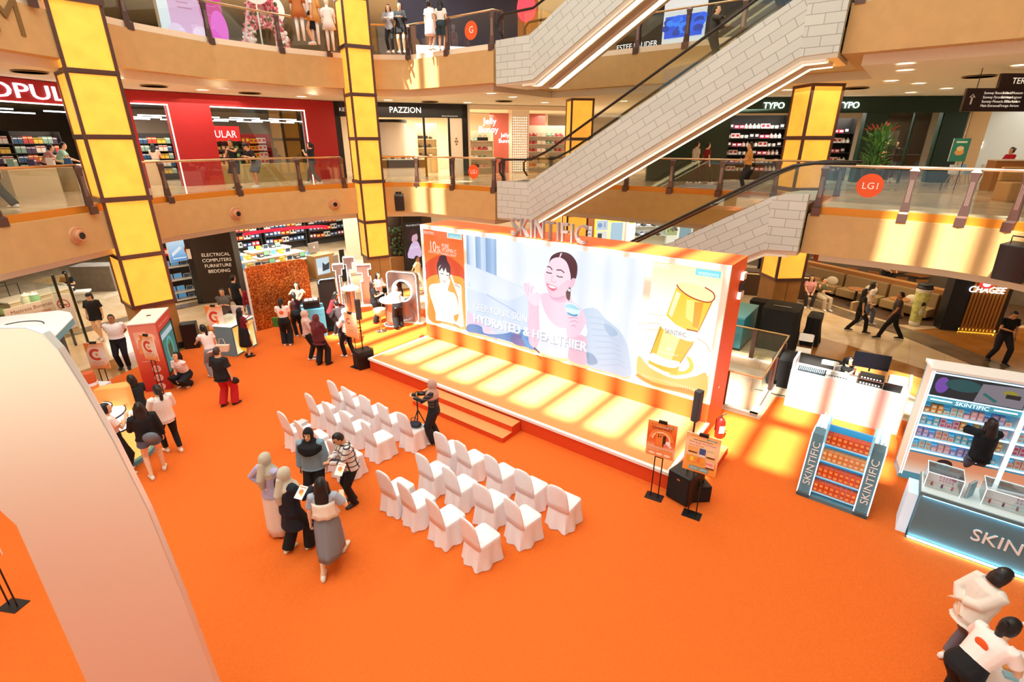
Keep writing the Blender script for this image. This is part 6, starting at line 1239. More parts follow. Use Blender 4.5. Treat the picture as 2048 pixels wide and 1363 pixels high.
# mid floor shelf
s0, t0 = 11.10, 1.38; WS = 1.14
r = sthing('product_shelf', 'freestanding blue and grey product shelf with lit edges', 'display shelf', s0, t0, GZ, -.02)
for a_, nm in ((0, 'l'), (WS-.22, 'r')):
    m = MB(); m.v = []; pf = [(0, 0), (.50, 0), (.50, 1.18), (.44, 1.25), (.30, 1.25), (.05, .12)]
    m.slab([(a_, 0), (a_+.22, 0), (a_+.22, .12), (a_, .12)], 0, .6, GREY)
    m.loft([[(a_, .02, .10), (a_+.22, .02, .10), (a_+.22, .6, .10), (a_, .6, .10)], [(a_, .30, 1.22), (a_+.22, .30, 1.22), (a_+.22, .6, 1.22), (a_, .6, 1.22)]], GREY); o = obj('side_panel', m, r)
    m = MB(); ang_ = math.atan2(1.12, .28)
    m.text('SKINTIFIC', 0, 0, .17, WHITE, w=.82); m.v = [(a_+.11-(v[2]-.06), .02+.28*((v[0]+.56)/1.12)-.006, .10+(v[0]+.56)) for v in m.v]; o2 = obj('lettering', m, o)
    m = MB()
    for e in (a_+.004, a_+.216): m.tube([(e, .0, .08), (e, .285, 1.22), (e, .6, 1.23)], .009, EDGEL, 6)
    obj('light_edge', m, r)
m = MB(); m.box(.22, WS-.22, .55, .6, 0, 1.35, SKY); m.box(0, WS, 0, .6, 0, .07, GREY); obj('back_panel', m, r)
m = MB(); m.box(.2, .235, .25, .62, .7, 1.5, SKYL); m.box(WS-.235, WS-.2, .25, .62, .7, 1.5, SKYL); obj('upright', m, r)
zs = [(.14, .08), (.43, .17), (.74, .25), (1.05, .33)]
for z_, y_ in zs: m = MB(); m.box(.22, WS-.22, y_, .56, z_-.02, z_, SKYL); obj('shelf', m, r)
for a_, b_ in ((-.02, .2), (WS-.2, WS+.02)):
    m = MB(); m.box(a_, b_, .6, 1.5, 0, 1.05, SKYL); m.box(a_, b_, .6, 1.5, 1.05, 1.07, EDGEL); obj('side_cabinet', m, r)
rzS = ANG-.02
def Wl(s, t): c, n_ = math.cos(-.02), math.sin(-.02); return W(s0+s*c-t*n_, t0+s*n_+t*c)
for si, (z_, y_) in enumerate(zs):
    nm = ('bottom', 'lower middle', 'upper middle', 'top')[si]
    for k in range(8):
        for lay in range(2 if si != 2 else 2):
            p_ = product('carton', .082, .16, .10, 'e4571c' if si != 2 else 'e8924a', 'f8b070' if si != 2 else 'f4d8a8')
            place(p_, (*Wl(.27+.086*k, y_+.10), GZ+z_+.101*lay), rzS, 'product_carton', 'orange carton, %s from left, %s layer, %s shelf of the freestanding unit' % (NTH[k], ('lower', 'upper')[lay], nm), 'carton', 'orange cartons on the %s shelf' % nm)
for sx, lb in ((.09, 'left'), (WS-.09, 'right')):
    for k in range(9):
        p_ = product('bottle', .045, .045, .13, ('bfe6f2', 'f2f4f6')[k % 2], 'ffffff'); place(p_, (*Wl(sx+.03*((k % 2)*2-1), .68+.085*k), GZ+1.072), rzS, 'product_bottle', 'small pale bottle, %s from the front, on the %s side cabinet of the freestanding shelf' % (NTH[k], lb), 'bottle', 'bottles on the %s side cabinet' % lb)
# big lit wall display with three bays
s1, t1 = 12.62, 3.25; BW = 1.42; HB = 2.35
r = sthing('display_wall', 'tall lit blue cosmetics display wall with three bays of products', 'display wall', s1, t1, GZ, .16)
def Wd(s, t): c, n_ = math.cos(.16), math.sin(.16); return W(s1+s*c-t*n_, t1+s*n_+t*c)
BLUE = mat('58b4d4', .4, emit=.15)
m = MB(); m.box(0, BW*3+.1, .42, .48, 0, HB, BLUE); m.box(0, BW*3+.1, 0, .48, 0, .16, BLUE); obj('back_panel', m, r)
m = MB(); m.box(-.03, BW*3+.13, -.02, .5, HB, HB+.05, WHITE); obj('top_cap', m, r)
TILE_PIC = [['2a1838', '9a60e0', '1a6a70', '2f8a88', '182830'], ['b0a0a8', '6a5a60', 'e8e0e0', 'c8b840', '3a2a30'], ['d0d8c8', '58a848', '2a6a50', 'a8a0a0', 'e8e8e0']]
prods = [('c8e8e8', 'f0a890'), ('f4b8c0', 'f8e0e0'), ('b8a8d8', 'e8d8f0'), ('f0c8b8', 'e89080'), ('8cc8d8', 'f4e8e0'), ('e8b0b8', 'c05080'), ('f4a050', 'fff0d0')]
for b in range(3):
    x0 = b*BW
    m = MB()
    for e in (x0+.02, x0+BW): m.box(e-.02, e+.02, -.02, .42, .1, HB, WHITE); m.box(e-.025, e-.015, -.03, -.02, .1, HB, EDGEL); m.box(e+.015, e+.025, -.03, -.02, .1, HB, EDGEL)
    obj('bay_frame', m, r)
    m = MB(); m.box(x0+.04, x0+BW-.02, -.01, .42, HB-.62, HB-.50, BLUE); m.box(x0+.04, x0+BW-.02, -.02, -.01, HB-.5, HB-.48, EDGEL); m.box(x0+.04, x0+BW-.02, -.02, -.01, HB-.04, HB-.02, EDGEL); m.box(x0+.1, x0+.42, -.02, -.01, HB-.57, HB-.55, EDGEL); m.box(x0+BW-.4, x0+BW-.08, -.02, -.01, HB-.57, HB-.55, EDGEL)
    m.text('SKINTIFIC', x0+BW/2, HB-.60, .11, EDGEL, y=-.014); obj('header', m, r)
    a = Art(.45, .001); tp_ = TILE_PIC[b]; a.rect(x0+.06, x0+BW-.04, HB-.47, HB-.05, tp_[4]); a.disc(x0+.2, HB-.25, .1, tp_[1], rz=.16); a.disc(x0+.5, HB-.2, .26, tp_[2], rz=.12); a.poly([(x0+.75, HB-.1), (x0+BW-.05, HB-.06), (x0+BW-.05, HB-.46), (x0+.7, HB-.46)], 'a9a2ac'); a.line([(x0+.8, HB-.28), (x0+1.0, HB-.4)], .05, tp_[3]); a.disc(x0+1.15, HB-.2, .1, 'c8b840', rz=.05); a.rect(x0+1.1, x0+1.3, HB-.3, HB-.22, '2a2224')
    obj('header_picture', a.mb, r, (0, -.012, 0))
    a = Art(.7, .001); a.grad(x0+.05, x0+BW-.03, .17, .62, ['fdeee6', 'fbc8a8', 'f4a078', 'f29a6c']); fx = x0+.62
    a.poly([(fx-.24, .17), (fx-.2, .3), (fx-.05, .36), (fx+.12, .34), (fx+.25, .25), (fx+.3, .17)], 'fffaf6', 3); a.disc(fx, .44, .11, 'fbe6dc', rz=.14); a.poly([(fx-.12, .46), (fx-.1, .56), (fx, .6), (fx+.1, .57), (fx+.13, .48), (fx+.1, .5), (fx, .52), (fx-.08, .5)], '2a1a20', 3); a.line([(fx-.06, .46), (fx-.02, .455)], .012, '3a2028'); a.line([(fx+.03, .455), (fx+.07, .46)], .012, '3a2028'); a.line([(fx-.02, .375), (fx+.03, .375)], .014, 'e06a80')
    obj('base_picture', a.mb, r, (0, -.008, 0))
    for j, z_ in enumerate((.68, .95, 1.22, 1.48)):
        m = MB(); m.box(x0+.05, x0+BW-.03, .02, .42, z_-.025, z_, SKYL); m.box(x0+.05, x0+BW-.03, .012, .02, z_-.03, z_+.0, EDGEL); obj('shelf', m, r)
        if b > 1: continue
        for k in range(13):
            c1, c2 = prods[(j*2+k//3+b*3) % 7]; stk_ = 2 if (k+j) % 3 else 1
            for lay in range(stk_):
                p_ = product('carton', .085, .1, .085, c1, c2); place(p_, (*Wd(x0+.12+.099*k, .12), GZ+z_+.086*lay), ANG+.16, 'product_carton', '%s carton, %s from left, %s, %s shelf, %s bay of display wall' % (CNAME[(j*2+k//3+b*3) % 7], NTH[k], ('underneath', 'stacked on top')[lay] if stk_ > 1 else 'single', ('lowest', 'second', 'third', 'top')[j], ('left', 'middle')[b]), 'carton', 'cartons on the %s shelf, %s bay' % (('lowest', 'second', 'third', 'top')[j], ('left', 'middle')[b]))
# long counter with acrylic boxes
s2, t2 = 12.82, 1.22; r = sthing('brand_counter', 'long grey blue counter with glowing edges and white SKINTIFIC lettering', 'counter', s2, t2+.05, GZ)
m = MB(); m.box(.0, 4.2, 0, .6, .05, .88, GREY); m.box(-.02, 4.2, -.02, .62, 0, .05, mat('2a4a58', .5)); obj('body', m, r)
m = MB(); m.box(-.03, 4.2, -.05, .64, .90, .96, GREY); m.box(-.02, 4.2, -.04, .63, .96, .975, mat('dff2f6', .3)); obj('counter_top', m, r)
m = MB(); m.box(.02, 4.2, -.035, -.005, .885, .9, mat('9feaff', .4, emit=12)); m.box(.0, 4.2, -.05, -.02, .035, .055, mat('b8f2ff', .4, emit=14)); obj('light_strip', m, r)
m = MB(); m.text('SKINTIFIC', 1.35, .38, .30, mat('fdfdfd', .4), y=-.02, depth=.018, w=1.25); obj('lettering', m, r)
m = MB(); m.box(-.16, -.02, .1, .6, 0, .8, mat('cfe4f0', .3, emit=.4)); obj('side_box', m, r)
AC = glass_mat('acrylic', (.9, .97, .98), .2)
CASEN = ('small left acrylic case', 'wide acrylic case', 'acrylic case at the picture edge')
def acrylic(a0, w, dpt, h, label, items, lid=WHITE):
    r = sthing('acrylic_case', label, 'display case', s2+a0, t2+.15, GZ+.977)
    m = MB(); m.box(0, w, 0, dpt, 0, .02, WHITE); obj('tray', m, r)
    m = MB(); [m.box(*q_, AC) for q_ in ((0, w, 0, .006, .02, h), (0, w, dpt-.006, dpt, .02, h), (0, .006, 0, dpt, .02, h), (w-.006, w, 0, dpt, .02, h), (0, w, 0, dpt, h, h+.006))]; obj('acrylic_cover', m, r)
    m = MB(); [m.tube(q_, .007, mat('eefaff', .3, emit=.6), 5) for q_ in ([(0, 0, h), (w, 0, h), (w, dpt, h), (0, dpt, h), (0, 0, h)], [(0, 0, 0), (0, 0, h)], [(w, 0, 0), (w, 0, h)])]; obj('edge', m, r)
    a = Art(0, .001); a.rect(.04, w-.04, 0, .24, 'f8eef0'); [a.rect(.1, .24, .17-.03*k, .175-.03*k, 'b0a8b0') for k in range(2)]
    for k in range(5): a.rect(w*.42+.04*k, w*.42+.04*k+.025, .08, .18, 'f2b0c4'); a.disc(w*.42+.04*k+.012, .05, .014, 'e8a0b8')
    a.rect(w*.75, w*.88, .1, .14, 'c87888'); obj('backing_card', a.mb, r, (0, dpt*.55, .03), rot=(-.5, 0, 0))
    for k in range(items):
        b = small_bottle(mat(('c8486a', '4a5a9a', 'e88aa0', '7a8a90')[k % 4], .4), WHITE, .1, .014); o = obj('lip_product', b, None, (*W(s2+a0+.1+(w-.2)*k/max(1, items-1), t2+.15+.1), GZ+.998), smooth=True, auto=40); tag(o, 'small tube standing inside the %s' % ('wide acrylic case' if w > .8 else 'small acrylic case'), 'cosmetic', 'tubes in the acrylic cases'); o['label'] = '%s tube, %s from left, inside the %s' % (('crimson', 'indigo', 'pink', 'grey')[k % 4], NTH[k], CASEN[int(a0 > .5)+int(a0 > 1.5)])
acrylic(.0, .46, .4, .3, 'small acrylic display case on the left end of the brand counter', 3); acrylic(.72, 1.0, .42, .3, 'wide acrylic display case on the brand counter behind the lettering', 6); acrylic(1.85, .9, .42, .3, 'acrylic case at the right edge of the picture on the brand counter', 4)
m = MB(); m.box(-.1, .1, -.012, .012, 0, .28, mat('8fb8c8', .4)); m.box(-.1, .1, .012, .02, 0, .28, mat('b8502c', .5)); tag(obj('brochure_holder', m, None, (*W(s2+.58, t2+.28), GZ+.977), ANG+1.1), 'leaning brochure board between the acrylic cases', 'holder')
# white round table at the lower right with leaflets
x_, y_ = P(2075, 1400, .74); r = thing('promotion_table', 'white round table with orange leaflets in the lower right corner', 'table', (x_, y_, GZ))
m = MB(); m.lathe([(.36, 0), (.36, .03), (.05, .05), (.05, .68)], 0, 0, WHITE, 24); obj('pedestal', m, r); m = MB(); m.lathe([(.62, .68), (.66, .70), (.66, .73), (.62, .74)], 0, 0, mat('f4eeee', .35), 48); obj('table_top', m, r, smooth=True, auto=30)
for k, (px, py, c_) in enumerate(((2000, 1322, 'e88a4a'), (2018, 1335, 'f0a860'), (2020, 1352, '9fd0e0'))):
    q_ = P(px, py, .77); m = MB(); m.box(-.06, .06, -.04, .04, 0, .012+.01*k, mat(c_, .5)); tag(obj('sample_pack', m, None, (*q_, GZ+.742), -.6+.1*k), ('orange sample pack nearest the bending staff on the white table', 'second orange sample pack on the white table', 'pale blue sample pack on the white table')[k], 'pack')
# ------------------------------------------------------------------ shops of the ground level
def FP(x0, y0, x1, y1, z=0.0): return Plane(P(x0, y0, z), P(x1, y1, z))
def boxitem(w, d, h, c, c2=None, style='box'):
    key = (w, d, h, c, c2, style)
    if key in PRODC: return PRODC[key]
    m = MB(); a_ = mat(c, .5)
    if style == 'box': m.box(-w/2, w/2, -d/2, d/2, 0, h, a_); m.box(-w*.35, w*.35, -d/2-.002, -d/2, h*.3, h*.8, mat(c2 or 'ffffff', .5))
    elif style == 'tablet': m.slab([(-w/2, 0), (w/2, 0), (w/2, h), (-w/2, h)], 0, .015, a_); m.slab([(-w*.44, h*.08), (w*.44, h*.08), (w*.44, h*.92), (-w*.44, h*.92)], -.002, 0, mat(c2 or '223040', .2, emit=.3)); m.box(-w*.2, w*.2, .01, d*.6, 0, .01, a_)
    elif style == 'laptop': m.box(-w/2, w/2, -d/2, d*.3, 0, .015, a_); m.slab([(-w/2, .01), (w/2, .01), (w/2, h), (-w/2, h)], d*.3, d*.3+.012, a_); m.slab([(-w*.45, .03), (w*.45, .03), (w*.45, h*.94), (-w*.45, h*.94)], d*.3-.002, d*.3, mat(c2 or '4a90c0', .2, emit=.5))
    elif style == 'book': m.box(-w/2, w/2, -d/2, d/2, 0, h, a_); m.box(-w/2+.003, w/2-.003, -d/2+.005, d/2-.003, h, h+.001, WHITE); m.box(-w/2, w/2, -d/2-.001, -d/2, h*.7, h*.85, mat(c2 or 'ffffff', .5))
    elif style == 'shoe': m.ball((0, -d*.1, h*.3), w*.5, a_, 10, 6, (1, 1.6, .55)); m.ball((0, d*.25, h*.5), w*.42, mat(c2 or c, .5), 8, 5, (.9, .8, .9))
    elif style == 'bag': m.box(-w/2, w/2, -d/2, d/2, 0, h*.65, a_); m.tube([(-w*.3, 0, h*.65), (-w*.2, 0, h), (w*.2, 0, h), (w*.3, 0, h*.65)], .012, a_, 5)
    elif style == 'bottle': m.lathe([(w/2, 0), (w/2, h*.65), (w*.2, h*.75), (w*.2, h)], 0, 0, a_, 10)
    elif style == 'mug': m.lathe([(w*.4, 0), (w*.45, h)], 0, 0, a_, 12); m.tube([(w*.4, 0, h*.8), (w*.65, 0, h*.6), (w*.4, 0, h*.3)], .008, a_, 5)
    elif style == 'jar': m.lathe([(w*.4, 0), (w*.5, h*.4), (w*.35, h*.75), (w*.4, h*.78)], 0, 0, a_, 14); m.lathe([(w*.4, h*.78), (w*.3, h*.88), (w*.06, h*.92), (w*.08, h)], 0, 0, mat(c2 or 'f2efe4', .4), 14)
    o = obj(style, m, smooth=style in ('shoe', 'bottle', 'mug', 'jar'), auto=50); PRODC[key] = o; o['_used'] = 0; return o
def shelf_unit(pl, a0, a1, z0, zs, depth, colr, name, label, cat, items, item_name, item_label, item_cat, grp, y0=0.0, back=None, top=None, n=None, side=True):
    """a shelf thing with boards; items: list of (w, d, h, colour, colour2, style); zs heights above z0"""
    x_, y_ = pl.W(a0, y0); r = thing(name, label, cat, (x_, y_, z0), pl.rz); L = a1-a0; cm = mat(colr, .6); ht = top or zs[-1]+.4
    m = MB(); m.box(0, L, depth-.02, depth, 0, ht, mat(back or colr, .7))
    if side: m.box(0, .03, 0, depth, 0, ht, cm); m.box(L-.03, L, 0, depth, 0, ht, cm)
    obj('carcass', m, r)
    for z_ in zs: m = MB(); m.box(.0, L, 0, depth-.02, z_-.03, z_, cm); obj('shelf', m, r)
    for si, z_ in enumerate(zs):
        nm = ['lowest', 'second', 'third', 'fourth', 'fifth', 'sixth', 'seventh'][si]; x = .06; k = 0
        while True:
            it = items[(k//(2 if len(items) > 2 else 1)+si*3) % len(items)]
            if x+it[0] > L-.05 or (n and k >= n): break
            w_ = pl.W(a0+x+it[0]/2, y0+depth*.42)
            lb = '%s, %s from left, %s shelf of %s' % (item_label, NTH[min(k, 23)], nm, grp)
            place(boxitem(*it), (*w_, z0+z_), pl.rz, item_name, lb, item_cat, '%s, %s shelf' % (grp, nm)); x += it[0]*1.12; k += 1
    return r
def wallbox(pl, a0, a1, y0, y1, z0, z1, m_, name='wall_shop', top=None): m = MB(); m.box(a0, a1, y0, y1, z0, z1, m_); return struct(name, m, (*pl.p0, 0), pl.rz)
GALL = []
# electronics and furniture shop
pe = FP(410, 607, 484, 601)
r = thing('directory_pillar', 'dark brown pillar listing ELECTRICAL COMPUTERS FURNITURE BEDDING', 'pillar', (*pe.p0, 0), pe.rz)
m = MB(); m.box(-.05, pe.len+.05, 0, 1.2, 0, 3.18, mat('2a1c12', .55)); obj('pillar_body', m, r)
m = MB()
for t_, px, py in (('ELECTRICAL', 450, 507), ('COMPUTERS', 445, 522), ('FURNITURE', 454, 535), ('BEDDING', 451, 540)):
    pass
ha = [pe.hit(x_, y_) for x_, y_ in ((423, 508), (466, 503))]
zt_ = [pe.hit(445, y_)[1] for y_ in (508, 519, 530, 541)]
for t_, z_ in zip(('ELECTRICAL', 'COMPUTERS', 'FURNITURE', 'BEDDING'), zt_): m.text(t_, pe.len*.56, z_-.06, .19, mat('f6ecd8', .5, emit=.3), y=-.006)
obj('lettering', m, r)
m = MB(); m.box(-.26, -.05, .05, .1, 0, 3.18, mat('16181a', .2)); m.box(-.24, -.1, .03, .05, 1.9, 2.3, mat('e8e4e0', .5)); tag(obj('glass_door', m, None, (*pe.p0, 0), pe.rz), 'dark glass door leaf with a paper notice left of the directory pillar', 'door')
pg = FP(343, 608, 401, 597)
shelf_unit(pg, 0, pg.len, 0, (.10, .42, .95, 1.5), .55, 'e6e2dc', 'gadget_shelf', 'white lit shelf of laptops and gadgets right of the left lantern column', 'shelf',
           [(.30, .3, .22, 'd8d8da', '5a9ac8', 'laptop'), (.24, .2, .18, 'f2f2f2', '3a4a5a', 'tablet'), (.22, .2, .16, 'e8e4e0', 'c83030', 'box')], 'gadget', 'small electronic device', 'gadget', 'the gadget shelf', back='4a4a4c', top=2.9)
for k, (c1, c2) in enumerate((('b01828', 'f2d0d0'), ('f4d030', 'e08020'), ('a81c30', 'f0e8e8'), ('2050a8', 'ffffff'))):
    w_ = pg.W(.3+.55*k, .1); place(boxitem(.42, .12, .3, c1, c2), (*w_, 1.98), pg.rz, 'price_card', ('red', 'yellow', 'dark red', 'blue')[k]+' printed price card standing above the top gadget shelf', 'card', 'price cards over the gadget shelf')
a = Art(.8, .001); a.grad(0, .75, 0, 1.25, ['5a9ad8', 'a8d0f0', 'd8ecf8', '4a8acc']); a.poly([(.1, .2), (.5, .5), (.45, .6), (.1, .35)], 'f2f8fc'); a.rect(.1, .6, .1, .14, 'ffffff'); h0 = pg.hit(392, 536)
q_ = pg.W(pg.len-.75, -.02); m = a.mb; m.box(-.02, .77, .003, .05, -.02, 1.27, WHITE); tag(obj('light_poster', m, None, (*q_, 1.72), pg.rz+.1), 'blue lit poster hanging at the right end of the gadget shelf', 'poster')
# long display counters of the open shop front
pd = FP(498, 585, 655, 548)
for k, (a0, a1, y0) in enumerate(((0, 1.9, .2), (2.1, 3.9, .35), (-.2, 1.7, 2.0), (2.0, 4.4, 2.1), (.2, 2.2, 3.8), (2.6, 4.8, 3.9))):
    x_, y_ = pd.W(a0, y0); nm = ('left counter of the front row', 'right counter of the front row', 'left counter of the second row', 'right counter of the second row', 'left counter of the third row', 'right counter of the third row')[k]
    r = thing('display_counter', 'white topped wooden display counter, '+nm+' in the electronics shop', 'counter', (x_, y_, 0), pd.rz); L = a1-a0
    m = MB(); m.box(0, L, 0, .8, 0, .88, mat('b98a58' if k % 2 else 'd8d0c8', .5)); obj('cabinet', m, r); m = MB(); m.box(-.03, L+.03, -.03, .83, .88, .93, mat('f2efe9', .35)); obj('counter_top', m, r)
    for j in range(5):
        it = [(.32, .26, .24, 'c8cacc', '6ab0e0', 'laptop'), (.22, .2, .2, 'f0d020', 'f8f0a0', 'box'), (.3, .2, .22, 'f4f4f4', '304050', 'tablet'), (.26, .24, .16, '2a3038', 'd0d0d0', 'box'), (.32, .26, .24, '3a3c40', '90d0a0', 'laptop')][(j+k) % 5]
        place(boxitem(*it), (*pd.W(a0+.22+.38*j, y0+.4), .93), pd.rz, 'gadget', 'device on show, %s from left, %s' % (NTH[j], nm), 'gadget', 'devices on the '+nm)
x_, y_ = pd.W(pd.len-.9, -.35); r = thing('demo_cabinet', 'pale wooden cabinet with bright picture panel right of the glitter backdrop', 'cabinet', (x_, y_, 0), pd.rz)
m = MB(); m.box(0, 1.2, 0, .6, 0, 1.1, mat('c9a06a', .5)); obj('cabinet', m, r); a = Art(.8, .001); a.rect(.1, .85, .15, .98, 'd8ecf6'); a.poly([(.4, .3), (.8, .35), (.85, .7), (.6, .6), (.45, .75)], '2a3a4a'); a.rect(.12, .4, .2, .5, 'f8fcff'); obj('picture_panel', a.mb, r, (0, -.004, 0))
m = MB(); m.slab([(-.35, 0), (.35, 0), (.35, .5), (-.35, .5)], 0, .05, mat('a9a4a0', .3, .3)); m.box(-.1, .1, -.05, .2, -.1, .0, STEEL); m.ball((0, -.012, .27), .06, WHITE, 10, 6, (1, .2, 1)); tag(obj('monitor', m, None, (*pd.W(pd.len-.3, .4), 1.12), pd.rz+.2), 'grey backed monitor standing on the pale wooden cabinet', 'monitor')
# red curved light ribbon and hanging signs
rb = [P(x_, y_, 3.0) for x_, y_ in ((486, 468), (530, 461), (590, 455), (640, 452), (655, 453))]
m = MB(); m.loft([[(x_, y_, 2.93), (x_, y_+.05, 2.93), (x_, y_+.05, 3.04), (x_, y_, 3.04)] for x_, y_ in rb], mat('e8203c', .4, emit=1.3)); tag(obj('light_ribbon', m, None), 'curved red lit ribbon sign under the ceiling of the electronics shop', 'sign')
m = MB(); m.text('GARMIN', 0, 0, .3, mat('f2f2f2', .5, emit=.6), depth=.02); tag(obj('hanging_sign', m, None, (*pd.W(3.0, 3.3), 2.3), pd.rz), 'white GARMIN lettering hanging at the back of the electronics shop', 'sign')
bw = FP(440, 560, 720, 512); 
for k, (a0, c) in enumerate(((-1.5, '1d5a3a'), (1.6, 'b8242c'), (4.4, '2a5a8a'), (7.2, '7a2a3a'))):
    shelf_unit(bw, a0, a0+2.6, 0, (.5, .95, 1.4, 1.85, 2.3), .5, '3a3634', 'store_shelf', 'tall dark stock shelf number %s along the back of the electronics shop' % ('one', 'two', 'three', 'four')[k], 'shelf',
               [(.2, .2, .26, c, 'ffffff', 'box'), (.26, .2, .2, 'c83038', 'f8e060', 'box'), (.18, .2, .3, 'e8e6e0', '303030', 'box'), (.24, .2, .22, '2c3c60', 'b0c0e0', 'box')], 'boxed_product', 'boxed product', 'box', 'back shelf %s' % ('one', 'two', 'three', 'four')[k], y0=5.0, top=2.75)
for k, (px, py) in enumerate(((679, 576), (690, 562))): m = MB(); m.box(-.12, .12, -.03, .03, 0, 1.55, mat('1c1c1e' if k else 'b8b8b8', .4)); tag(obj('security_gate', m, None, (*P(px, py, 0), 0), .9), ('silver', 'black')[k]+' anti theft gate post at the shop exit left of the middle lantern column', 'gate')
# shop front right of the middle column: portrait screen, plants
pq = FP(792, 548, 850, 540)
a = Art(.8, .001); a.rect(0, .95, 0, 2.5, '181214'); a.disc(.48, 1.75, .27, '3a1c24', rz=.42); a.disc(.52, 1.72, .19, 'e8b8c8', rz=.27); a.poly([(.1, .7), (.85, .7), (.75, 1.4), (.55, 1.5), (.3, 1.35)], 'e8c8f0', 3); a.poly([(.28, 1.95), (.5, 2.1), (.72, 1.95), (.6, 1.88), (.42, 1.8), (.34, 1.5), (.27, 1.6)], '3a1c24', 3); a.line([(.53, 1.56), (.62, 1.57)], .03, 'd85a80'); a.text('TRUE BEAUTY', .48, 2.3, .12, 'f4ecec'); a.text('GLOW', .48, 1.15, .16, 'ffffff'); m = a.mb; m.box(-.04, .99, .003, .2, 0, 2.95, DARK)
h_ = pq.hit(817, 470); tag(obj('portrait_screen', m, None, (*pq.W(h_[0]-.1, .3), 0), pq.rz), 'dark lit screen with a woman portrait left of the screen wall', 'screen')
m = MB(); m.box(0, 2.4, .6, .7, 0, 3.0, mat('4a4038', .4)); struct('wall_shop', m, (*pq.p0, 0), pq.rz)
m = MB(); rnd = random.Random(3)
for k in range(60): x_ = .2+rnd.random()*.8; z_ = .9+rnd.random()*1.4; m.ball((x_, .45+rnd.random()*.1, z_), .05+.05*rnd.random(), mat(('4a6a48', '5a7a58', '384a38')[k % 3], .7), 6, 4)
m.box(.1, 1.1, .35, .6, 0, .8, mat('a87a4a', .5)); tag(obj('hanging_plants', m, None, (*pq.W(-.2, 0), 0), pq.rz), 'green plants in the shop window right of the middle lantern column', 'plant', kind='stuff')
m = MB(); m.box(-.05, .05, -.05, .05, 0, 3.1, mat('3a3230', .4, .5)); tag(obj('door_post', m, None, (*P(812, 545, 0), 0)), 'dark door post beside the portrait screen', 'post')
# bedding shop on the far left
pb_ = FP(45, 700, 180, 655)
r = thing('sale_banner', 'Mattress Bonanza discount banner board in front of the bedding shop', 'banner', (*P(60, 690, 0), 0), pb_.rz)
hz = pb_.hit(24, 600)
a = Art(0, .001); a.grad(0, 1.55, 0, .62, ['c8a898', 'd8c8bc', 'e4d8cc']); a.text('Mattress Bonanza', .78, .40, .17, '7a2030', w=1.25); a.text('50%  15%  20%', .74, .12, .24, 'c02830', w=1.2); m = a.mb; m.box(0, 1.55, .002, .03, 0, .62, WHITE); obj('banner_face', m, r, (-.35, 0, .72))
m = MB(); [m.tube([(a_, .02, 0), (a_, .02, .74)], .015, BLACK, 6) for a_ in (-.2, 1.05)]; obj('legs', m, r)
r = thing('notice_board', 'board with a red no smoking symbol above yellow and red notices', 'sign', (*P(130, 668, 0), 0), .25)
a = Art(0, .001); a.rect(0, .5, .75, 1.42, 'f4e4e0'); a.arc(.25, 1.08, .17, .035, 'd02028', 0, 360); a.rect(.12, .38, 1.06, 1.09, '2a2020'); a.line([(.14, 1.2), (.36, .97)], .035, 'd02028'); a.rect(0, .5, .05, .75, 'e8c89c'); a.rect(.02, .48, .5, .72, 'f0c020'); a.rect(.06, .44, .2, .45, 'b83028'); a.rect(.1, .3, .25, .4, '2a2024'); m = a.mb; m.box(0, .5, .003, .03, 0, 1.45, WHITE); obj('board_face', m, r)
m = MB()
m.box(-.9, 1.3, 0, .8, 0, .92, mat('d8c8a8', .6)); m.box(-.95, 1.35, -.04, .84, .92, .97, mat('f4eede', .5)); tag(obj('wooden_table', m, None, (*P(90, 640, 0), 0), pb_.rz), 'wooden shop table carrying green jars in the bedding shop', 'table')
for k in range(2): place(boxitem(.34, .34, .5+.0*k, ('dfeccc', '8fc898')[k], 'f2f4ea', 'jar'), (*P(58+16*k, 612-2*k, .97), .97), 0, 'storage_jar', ('cream green lidded jar, left of the pair on the shop table', 'mint green lidded jar, right of the pair on the shop table')[k], 'jar', 'lidded jars in the bedding shop')
r = thing('wire_rack', 'black wire rack at the left edge holding green cushions', 'rack', (*P(20, 650, 0), 0), pb_.rz)
m = MB(); [m.tube([(a_, b_, 0), (a_, b_, 1.5)], .015, BLACK, 6) for a_ in (-.7, .5) for b_ in (-.3, .3)]; [m.tube([(-.7, b_, z_), (.5, b_, z_)], .012, BLACK, 6) for b_ in (-.3, .3) for z_ in (.3, .9, 1.5)]; obj('frame', m, r)
for k in range(8):
    key = ('cushion', k % 3)
    if key not in PRODC: m = MB(); m.ball((0, 0, .11), .3, mat(('7a8a58', '8f9c6a', '6a7a4c')[k % 3], .9), 12, 8, (1.05, .8, .36)); PRODC[key] = obj('cushion', m, smooth=True); PRODC[key]['_used'] = 0
    place(PRODC[key], (*P(8+22*(k % 2), 652, .2), .03+.20*(k//2)), pb_.rz, 'cushion', 'green cushion, layer %s from the floor, %s stack in the wire rack' % (NTH[k//2], ('left', 'right')[k % 2]), 'cushion', 'green cushions in the wire rack')
m = MB(); m.box(0, 1.7, 0, .9, 0, 1.15, mat('7c7064', .6, noise=.15, nscale=4)); tag(obj('low_wall_unit', m, None, (*P(152, 584, 0), 0), .1), 'grey stone clad low wall unit in the corridor left of the lantern column', 'wall unit')
a = Art(.4, .001); a.rect(0, 1.0, 0, .9, '3a3040'); [a.rect(.08+.3*k, .3+.3*k, .15, .75, ('7a4a6a', 'b08aa8', '5a4a70')[k]) for k in range(3)]; a.mb.box(0, 1.0, .003, .1, 0, .9, DARK); q_ = P(206, 576, 0); tag(obj('picture_cabinet', a.mb, None, (*q_, .15), .7), 'cabinet with purple product pictures at the end of the low wall unit', 'cabinet')
